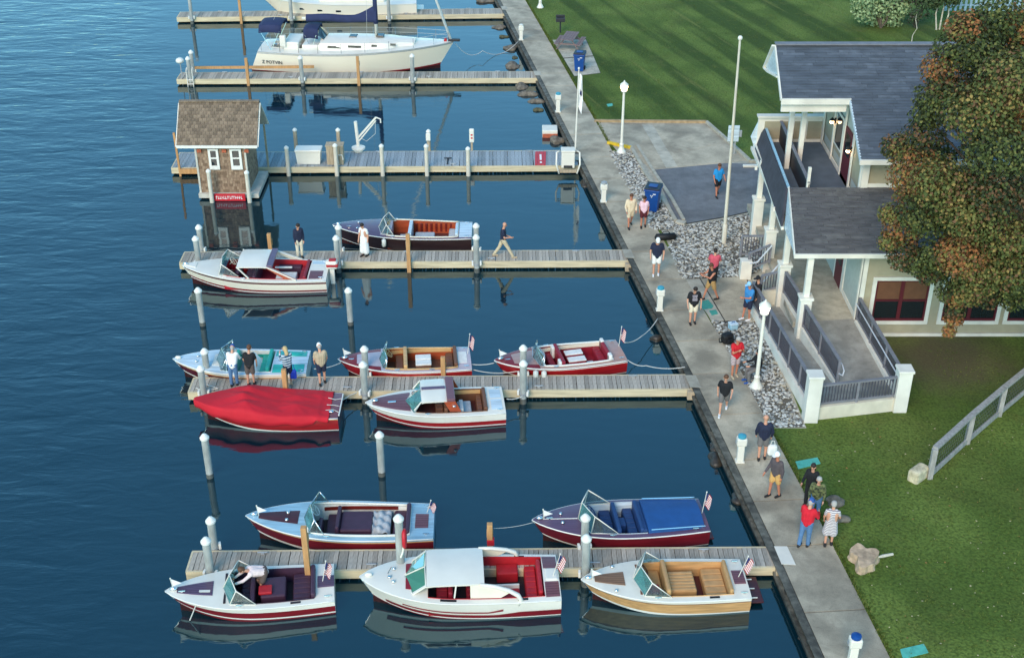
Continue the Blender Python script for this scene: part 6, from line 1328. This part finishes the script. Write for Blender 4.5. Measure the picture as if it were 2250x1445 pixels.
# ================================================================ PEOPLE
mat('skin', (206,150,122), .6, var=.05); mat('skin_tan', (190,122,94), .6, var=.05)
mat('hair_dark', (40,30,26), .7); mat('hair_blond', (196,168,120), .7); mat('hair_grey', (170,164,158), .7); mat('hair_brown', (92,60,40), .7); mat('eye', (24,20,18), .3); mat('lip', (150,80,74), .6)
CL = dict(c_navy=(30,36,60), c_white=(236,234,228), c_cream=(226,214,188), c_black=(24,24,28), c_khaki=(200,182,150), c_jeans=(84,118,156), c_brownshort=(96,82,76), c_stripe=(52,86,116), c_tan=(184,164,136), c_beige=(222,200,168), c_pink=(230,190,200), c_dred=(84,24,34), c_blue=(28,140,204), c_coral=(204,84,100), c_tanshort=(176,138,86), c_sky=(58,132,190), c_skylight=(146,196,230), c_red=(198,26,38), c_plaid=(190,168,168), c_grey=(112,108,106), c_graybrown=(86,76,78), c_gold=(206,160,96), c_floral=(44,56,34), c_redjacket=(206,24,44), c_capblue=(44,84,150), c_poncho=(206,198,198), c_shoe=(34,32,34), c_shoew=(226,226,226), c_salmon=(238,214,208))
for k, c in CL.items(): mat(k, c, .85, var=.10, vs=7)
def striped(name, ca, cb, scale):
    m = mat(name, ca, .85); n_ = m.node_tree; tc_ = n_.nodes.new('ShaderNodeTexCoord'); w_ = n_.nodes.new('ShaderNodeTexWave'); w_.bands_direction = 'Z'; w_.inputs['Scale'].default_value = scale; w_.inputs['Distortion'].default_value = .6
    r_ = n_.nodes.new('ShaderNodeValToRGB'); r_.color_ramp.elements[0].color = rgb(*ca); r_.color_ramp.elements[1].color = rgb(*cb); r_.color_ramp.elements[0].position = .45; r_.color_ramp.elements[1].position = .55
    n_.links.new(tc_.outputs['Object'], w_.inputs[0]); n_.links.new(w_.outputs[0], r_.inputs[0]); n_.links.new(r_.outputs[0], n_.nodes['Principled BSDF'].inputs['Base Color'])
striped('c_stripe', (40,74,104), (196,206,212), 3.2); striped('c_poncho', (222,214,212), (132,122,130), 5.5); striped('c_plaid', (206,186,184), (150,126,130), 5)
mat('c_floral', (34,40,28), .85, vs=14, col2=(116,122,76)); mat('c_print', (140,132,138), .85, var=.2, vs=20)
def capsule(mb, a, b_, r0, r1, n=8):
    a, b_ = Vector(a), Vector(b_); d = (b_-a); L = max(d.length, 1e-4); d /= L; pts = []; rs = []
    for k in (90, 60, 30): pts.append(a - d*r0*math.sin(R(k))*.999); rs.append(max(r0*math.cos(R(k)), .002))
    pts += [a, b_]; rs += [r0, r1]
    for k in (30, 60, 90): pts.append(b_ + d*r1*math.sin(R(k))*.999); rs.append(max(r1*math.cos(R(k)), .002))
    mb.tube(pts, rs, n)
def remesh(o, vox):
    m = o.modifiers.new('remesh', 'REMESH'); m.mode = 'VOXEL'; m.voxel_size = vox; m.use_smooth_shade = True
    s_ = o.modifiers.new('smooth', 'SMOOTH'); s_.factor = .5; s_.iterations = 3
def person(label, pos, face, top='c_navy', bottom='c_khaki', long_legs=False, shoes='c_shoe', hair='hair_dark', cap=None, sleeves='short', H_=1.74, lean=0, legs=((4,4),(-4,4)), arms=((5,8,12),(5,8,12)), skin='skin', head_tilt=10, dress=None, bulk=1.0, seated=0, vest=None, bag=None, print_=False, long_hair=False, twist=0, bend=0):
    """legs: (thigh forward deg, knee bend deg) left,right ; arms: (forward, outward, elbow)"""
    bulk = 1+.65*(bulk-1); q = Vector(pos); o = thing('person', label, 'person', q, R(face)); s_ = H_*.965/1.74
    def rx(v, a): a = R(a); return Vector((v.x, v.y*math.cos(a)-v.z*math.sin(a), v.y*math.sin(a)+v.z*math.cos(a)))
    # facing -Y; forward rotation about X tips -Z limbs towards -Y with negative angle
    hipz = .92*s_; P = {}
    def leg(sx, th, kn):
        hip = Vector((sx*.09*s_, 0, 0)); kv = rx(Vector((sx*.012, 0, -.43*s_)), -th); av = rx(Vector((0, 0, -.41*s_)), -th+kn); knee = hip+kv; ank = knee+av; return hip, knee, ank
    LG = [leg(sx, *legs[i]) for i, sx in enumerate((-1, 1))]
    drop = -min(l[2].z for l in LG) + .075; base = Vector((0, 0, drop))
    pel = base
    tor = lambda v: rx(v, lean)          # lean>0 tips forward (towards -Y)
    chest = pel + tor(Vector((0, 0, .36*s_))); neck = pel + tor(Vector((0, 0, .54*s_))); 
    hd = neck + rx(Vector((0, -.02, .17*s_)), lean*.6 + head_tilt)
    body = MB(); sk = lambda a, b_, r0, r1: capsule(body, a, b_, r0*bulk if max(r0, r1) > .06 else r0, r1*bulk if max(r0, r1) > .06 else r1)
    for sx in (-1, 1): sk(pel+Vector((sx*.065*s_,0,.03)), chest+tor(Vector((sx*.085*s_,0,.0))), .105*s_, .115*s_); sk(chest+tor(Vector((sx*.085*s_,0,0))), neck+tor(Vector((sx*.13*s_,0,-.07))), .11*s_, .065*s_)
    sk(neck-tor(Vector((0,0,.08))), hd, .058*s_, .055*s_); capsule(body, hd+Vector((0,.01,.03)), hd-Vector((0,-.01,.03)), .088*s_, .075*s_); fd = rx(Vector((0,-1,0)), lean*.6+head_tilt); capsule(body, hd+fd*.075*s_, hd+fd*.10*s_-Vector((0,0,.015)), .018, .016)
    for sx in (-1, 1): capsule(body, hd+Vector((sx*.085*s_,.0,.01)), hd+Vector((sx*.085*s_,.0,-.02)), .02, .014)
    for (hip, knee, ank) in LG:
        sk(base+hip, base+knee, .088*s_, .058*s_); sk(base+knee, base+ank, .056*s_, .038*s_); capsule(body, base+ank+Vector((0,.03,-.045)), base+ank+Vector((0,-.15,-.05)), .036, .034)
    AR = []
    for i, sx in enumerate((-1, 1)):
        fw, ow, el = arms[i]; sh_ = neck + tor(Vector((sx*.172*s_*bulk, 0, -.08*s_)))
        v = Vector((0,0,-.29*s_)); v = Vector((v.x*math.cos(R(ow*sx))-v.z*math.sin(R(ow*sx))*1, 0, v.z*math.cos(R(ow)))) ; v.x = sx*abs(v.x); v = rx(v, -fw + lean*.3)
        elb = sh_+v; inward = -sx*.10 if el > 60 else -sx*.02; u = rx(Vector((inward,0,-.25*s_)), -fw-el+lean*.3); wr = elb+u; AR.append((sh_, elb, wr))
        capsule(body, sh_, elb, .052*s_*bulk, .04*s_); capsule(body, elb, wr, .039*s_, .028*s_)
        d = u.normalized(); pl = wr+d*.06; capsule(body, wr, pl, .028, .034); side = d.cross(Vector((1,0,0))).normalized() if abs(d.x) < .9 else Vector((0,1,0)); cr = Vector((sx,0,0))
        for f in range(4): r_ = wr+d*.085+side*(-.03+.02*f); capsule(body, r_, r_+d*(.055+.012*(f in (1,2)))-cr*.02, .0105, .009)
        capsule(body, wr+d*.03-side*.03, wr+d*.08-side*.055, .012, .010)
    bo = body.build('body', skin, o, world=False); remesh(bo, .013)
    # clothing
    g = .011
    if dress:
        dm = MB(); capsule(dm, pel+Vector((0,0,.10)), chest, .145*s_, .14*s_); capsule(dm, chest, neck-tor(Vector((0,0,.08))), .135*s_, .10*s_)
        for sx in (-1, 1): capsule(dm, chest+Vector((sx*.1,0,.1)), neck+tor(Vector((sx*.15*s_,0,-.07))), .09*s_, .07*s_)
        for sx in (-1, 1): capsule(dm, pel+Vector((sx*.05,0,.05)), Vector((sx*.09,0,pel.z*(1-dress))), .14*s_, .16*s_)
        for i in (0, 1): capsule(dm, AR[i][0], AR[i][1].lerp(AR[i][0], .45), .07, .062)
        d_ = dm.build('dress', top, o, world=False); remesh(d_, .018)
    else:
        tm = MB()
        for sx in (-1, 1): capsule(tm, pel+Vector((sx*.06*s_,0,.02)), chest+tor(Vector((sx*.085*s_,0,.0))), (.112*s_*bulk+g), (.120*s_*bulk+g)); capsule(tm, chest+tor(Vector((sx*.085*s_,0,0))), neck+tor(Vector((sx*.135*s_*bulk,0,-.075))), .115*s_*bulk+g, .076*s_*bulk+g)
        capsule(tm, pel+Vector((0,0,-.02)), chest, .125*s_*bulk, .13*s_*bulk)
        for i in (0, 1):
            if sleeves == 'long': capsule(tm, AR[i][0], AR[i][1], .054*s_*bulk+g, .046*s_+g*.6); capsule(tm, AR[i][1], AR[i][2]-(AR[i][2]-AR[i][1])*.08, .05*s_+g*.5, .036*s_+g*.5)
            elif sleeves == 'short': capsule(tm, AR[i][0], AR[i][0].lerp(AR[i][1], .62), .054*s_*bulk+g, .050*s_+g)
        t_ = tm.build('shirt', top, o, world=False); remesh(t_, .018)
        bm = MB()
        for hip, knee, ank in LG:
            capsule(bm, base+hip+Vector((0,0,.03)), base+hip.lerp(knee, 1.0 if long_legs else .72), .10*s_*bulk+g, (.066 if long_legs else .088)*s_+g)
            if long_legs: capsule(bm, base+knee, base+knee.lerp(ank, .95), .066*s_+g, .058*s_+g*.6)
        capsule(bm, pel+Vector((-.06,0,.03)), pel+Vector((.06,0,.03)), .105*s_*bulk+g, .105*s_*bulk+g)
        b__ = bm.build('trousers' if long_legs else 'shorts', bottom, o, world=False); remesh(b__, .018)
        if print_: fdir = tor(Vector((0,-1,0))); c = chest+fdir*(.15*s_); MB().slab([c+Vector((-.1,0,-.16)), c+Vector((.1,0,-.16)), c+Vector((.1,.02,.10)), c+Vector((-.1,.02,.10))], .01).build('shirt_print', 'c_print', o, world=False)
    for hip, knee, ank in LG:
        sm_ = MB(); capsule(sm_, base+ank+Vector((0,.04,-.042)), base+ank+Vector((0,-.155,-.048)), .048, .044); capsule(sm_, base+ank+Vector((0,.02,-.03)), base+ank+Vector((0,.015,.02)), .046, .044); remesh(sm_.build('shoe', shoes, o, world=False), .016)
    hm = MB(); up = rx(Vector((0,0,1)), lean*.6+head_tilt)
    if cap:
        capsule(hm, hd+up*.045, hd+up*.075, .100*s_, .085*s_, 12); k_ = hm.build('cap', cap, o, world=False); remesh(k_, .014)
        MB().slab([hd+up*.05+fd*.09+Vector((-.075,0,0)), hd+up*.045+fd*.185+Vector((-.05,0,0)), hd+up*.045+fd*.185+Vector((.05,0,0)), hd+up*.05+fd*.09+Vector((.075,0,0))], .012).build('cap_brim', cap, o, world=False)
        h2 = MB(); capsule(h2, hd-fd*.035+up*.0, hd-fd*.04-up*.03, .085*s_, .07*s_, 10); remesh(h2.build('hair', hair, o, world=False), .014) if hair else None
    elif hair:
        capsule(hm, hd+up*.05-fd*.02, hd-fd*.035+up*.01, .098*s_, .09*s_, 12)
        if long_hair:
            capsule(hm, hd-fd*.04, hd-fd*.07-up*.16, .09*s_, .075*s_, 10)
        remesh(hm.build('hair', hair, o, world=False), .014)
    for sx in (-1, 1): MB().ball(hd+fd*.083*s_+Vector((sx*.032,0,0))+up*.012, .011, 8).build('eye', 'eye', o, world=False)
    MB().ball(hd+fd*.082*s_-up*.052, .016, 8, 0, (1.5,.6,.45)).build('mouth', 'lip', o, world=False)
    return o
D_ = DZ+.003; G_ = .502
def pp_(x, y, z=G_): return at(x, y, z)
person('man in navy top and cream trousers standing on the third dock, left', pp_(660,566,D_), 25, 'c_navy','c_cream',True, sleeves='long', legs=((2,3),(-2,3)), head_tilt=25, H_=1.76)
person('woman in long white dress and dark hair on the third dock', pp_(802,562,D_), -30, 'c_white', dress=.72, hair='hair_dark', arms=((10,10,15),(-5,12,10)), head_tilt=25, H_=1.68)
person('bald man in navy polo and khaki trousers walking along the third dock', pp_(1106,564,D_), 88, 'c_navy','c_khaki',True, shoes='c_tan', hair=None, legs=((32,4),(-24,10)), arms=((12,8,72),(-4,8,80)), skin='skin', head_tilt=18, H_=1.86)
person('man in white shirt and jeans with blue cap looking into the turquoise boat', pp_(516,846,D_), 178, 'c_white','c_jeans',True, cap='c_capblue', hair='hair_grey', lean=22, legs=((3,3),(-4,3)), arms=((30,12,40),(25,10,30)), head_tilt=20, H_=1.68, bulk=1.1, sleeves='long')
person('person in black shirt and brown shorts beside the man in jeans', pp_(553,846,D_), 176, 'c_black','c_brownshort', hair='hair_brown', lean=14, arms=((10,14,12),(12,14,20)), shoes='c_shoe', head_tilt=22, H_=1.68, bulk=1.12)
person('blond woman in blue and white striped top with dark shorts on the second dock', pp_(636,846,D_), 215, 'c_stripe','c_navy', hair='hair_blond', sleeves='long', arms=((45,8,95),(40,8,90)), shoes='c_tan', head_tilt=18, H_=1.68, long_hair=True)
person('man in tan T-shirt, dark shorts and white cap on the second dock', pp_(709,843,D_), 196, 'c_tan','c_navy', cap='c_white', hair='hair_grey', arms=((8,10,25),(8,10,25)), legs=((6,3),(-8,3)), head_tilt=26, H_=1.76, bulk=1.15)
person('man in beige jacket and shorts walking beside woman in pink', pp_(1384,499), 8, 'c_beige','c_beige', hair='hair_brown', sleeves='long', legs=((14,6),(-14,14)), arms=((12,16,35),(-10,16,35)), H_=1.76, bulk=1.15, skin='skin_tan')
person('woman in pink top and dark red shorts walking on the walkway', pp_(1413,499), -4, 'c_pink','c_dred', hair='hair_dark', legs=((5,4),(-6,6)), arms=((-15,12,20),(-10,12,20)), H_=1.62, skin='skin_tan', head_tilt=16)
person('man in bright blue shirt and dark shorts walking on the driveway', pp_(1575,430,.482), 12, 'c_blue','c_black', hair='hair_brown', legs=((16,4),(-10,20)), arms=((5,14,25),(10,18,55)), H_=1.76, bulk=1.1, skin='skin_tan')
person('man in navy shirt, white shorts and white cap facing the water', pp_(1441,604), -6, 'c_navy','c_white', cap='c_white', hair='hair_grey', shoes='c_shoew', legs=((5,3),(-3,3)), arms=((8,16,10),(8,16,10)), H_=1.88, bulk=1.2, head_tilt=20)
person('young man in black T-shirt with grey print and cream shorts on walkway', pp_(1521,710), 4, 'c_black','c_cream', hair='hair_dark', legs=((4,4),(-2,4)), arms=((12,18,14),(12,18,14)), print_=True, H_=1.76, bulk=1.2, head_tilt=28)
person('woman in coral top standing behind the man in tan shorts', pp_(1566,622,.49), 170, 'c_coral','c_black',True, hair='hair_dark', arms=((20,16,60),(20,16,60)), H_=1.66, bulk=1.2)
person('man in black vest and tan shorts looking at his phone on the entrance pad', pp_(1560,658,.49), -70, 'c_black','c_tanshort', hair='hair_brown', sleeves='none', arms=((45,8,70),(45,8,70)), legs=((20,4),(-18,6)), skin='skin_tan', H_=1.80, head_tilt=22, bulk=1.1)
person('man in blue shirt and pale blue cap leaning at the ramp wall', pp_(1641,702,.49), -62, 'c_sky','c_navy', cap='c_skylight', hair='hair_dark', shoes='c_shoew', arms=((-5,10,10),(30,8,70)), legs=((12,4),(0,4)), skin='skin_tan', H_=1.78, bulk=1.25, head_tilt=14)
person('person in black with black cap behind the man in blue at the ramp', pp_(1660,690,.49), -80, 'c_black','c_black',True, cap='c_black', hair='hair_dark', shoes='c_shoew', sleeves='long', H_=1.80)
person('man in red T-shirt with folded arms and plaid shorts on the gravel edge', pp_(1613,827,.495), 16, 'c_red','c_plaid', hair='hair_grey', shoes='c_tan', arms=((35,6,100),(32,6,105)), legs=((3,3),(-3,3)), H_=1.80, bulk=1.12, skin='skin_tan', head_tilt=14)
person('woman in black top and grey shorts walking along the walkway', pp_(1588,907), -14, 'c_black','c_grey', hair='hair_brown', shoes='c_shoew', sleeves='short', legs=((18,4),(-16,18)), arms=((-12,16,20),(6,18,50)), H_=1.70, bulk=1.15)
person('seated person in black with blue shoes beside the ramp lamp post', pp_(1662,836,.49), -75, 'c_black','c_grey',True, hair='hair_dark', shoes='c_capblue', sleeves='long', legs=((80,85),(75,80)), arms=((40,6,50),(40,6,50)), H_=1.70)
person('bald man in navy sweater and grey shorts seen from behind on walkway', pp_(1673,1008), 172, 'c_navy','c_grey', hair=None, sleeves='long', legs=((3,3),(-5,4)), arms=((5,16,12),(8,14,16)), H_=1.82, bulk=1.18)
person('man in dark jacket, gold shorts and white cap facing the boats', pp_(1699,1090), -58, 'c_graybrown','c_gold', cap='c_white', hair='hair_grey', sleeves='long', shoes='c_shoe', legs=((8,3),(-8,4)), arms=((18,10,30),(-8,12,12)), H_=1.84, bulk=1.05, skin='skin_tan')
person('dark haired woman in black on the grass edge', pp_(1776,1108,.49), -35, 'c_black','c_black',True, hair='hair_dark', sleeves='long', long_hair=True, arms=((25,10,50),(15,10,40)), H_=1.68)
person('woman in dark green floral top and jeans on the grass edge', pp_(1788,1136,.49), -18, 'c_floral','c_jeans',True, hair='hair_grey', sleeves='long', arms=((20,14,40),(12,14,20)), H_=1.64, bulk=1.15)
person('man in red jacket, blue cap and jeans seen from behind', pp_(1766,1198), 142, 'c_redjacket','c_jeans',True, cap='c_capblue', hair='hair_grey', sleeves='long', legs=((4,3),(-8,4)), arms=((25,14,70),(25,14,70)), H_=1.80, bulk=1.2, lean=4)
person('grey haired woman in striped poncho seen from behind near the stump', pp_(1819,1196), 168, 'c_poncho', dress=.42, hair='hair_grey', shoes='c_shoe', arms=((15,16,35),(10,14,20)), H_=1.68)
# person bending in the burgundy boat: built in the boat's place
lp = ROOTM[b11.root.name] @ Vector((.415*b11.L, -.30, b11.fz+.02))
person('person in pale pink shirt bending forward in the cockpit of the burgundy boat', lp, -68, 'c_salmon','c_brownshort', hair='hair_brown', lean=72, legs=((30,55),(20,50)), arms=((75,8,10),(85,10,15)), head_tilt=10, H_=1.72, bulk=1.05, sleeves='long')
# carried things
q = at(1697,982,.9); wb = thing('shopping_bag', 'white plastic bag hanging beside the man in navy sweater', 'bag', at(1694,1010,.502)); MB().rbox(-.16,.16,-.10,.10,.22,.62,.08).build('bag', 'c_white', wb, world=False); MB().tube([(-.08,0,.6),(-.04,0,.78),(.04,0,.78),(.08,0,.6)], .012, 6).build('handle', 'c_white', wb, world=False)
q = at(640,842,DZ); tb = thing('tote_bag', 'bright blue bag hanging beside the blond woman on the dock', 'bag', q + Vector((.12,-.05,0))); mat('c_tote', (30,62,180), .6); MB().rbox(-.12,.12,-.07,.07,.25,.62,.05).build('bag', 'c_tote', tb, world=False); MB().tube([(-.06,0,.6),(-.03,0,.85),(.03,0,.85),(.06,0,.6)], .012, 6).build('handle', 'c_tote', tb, world=False)
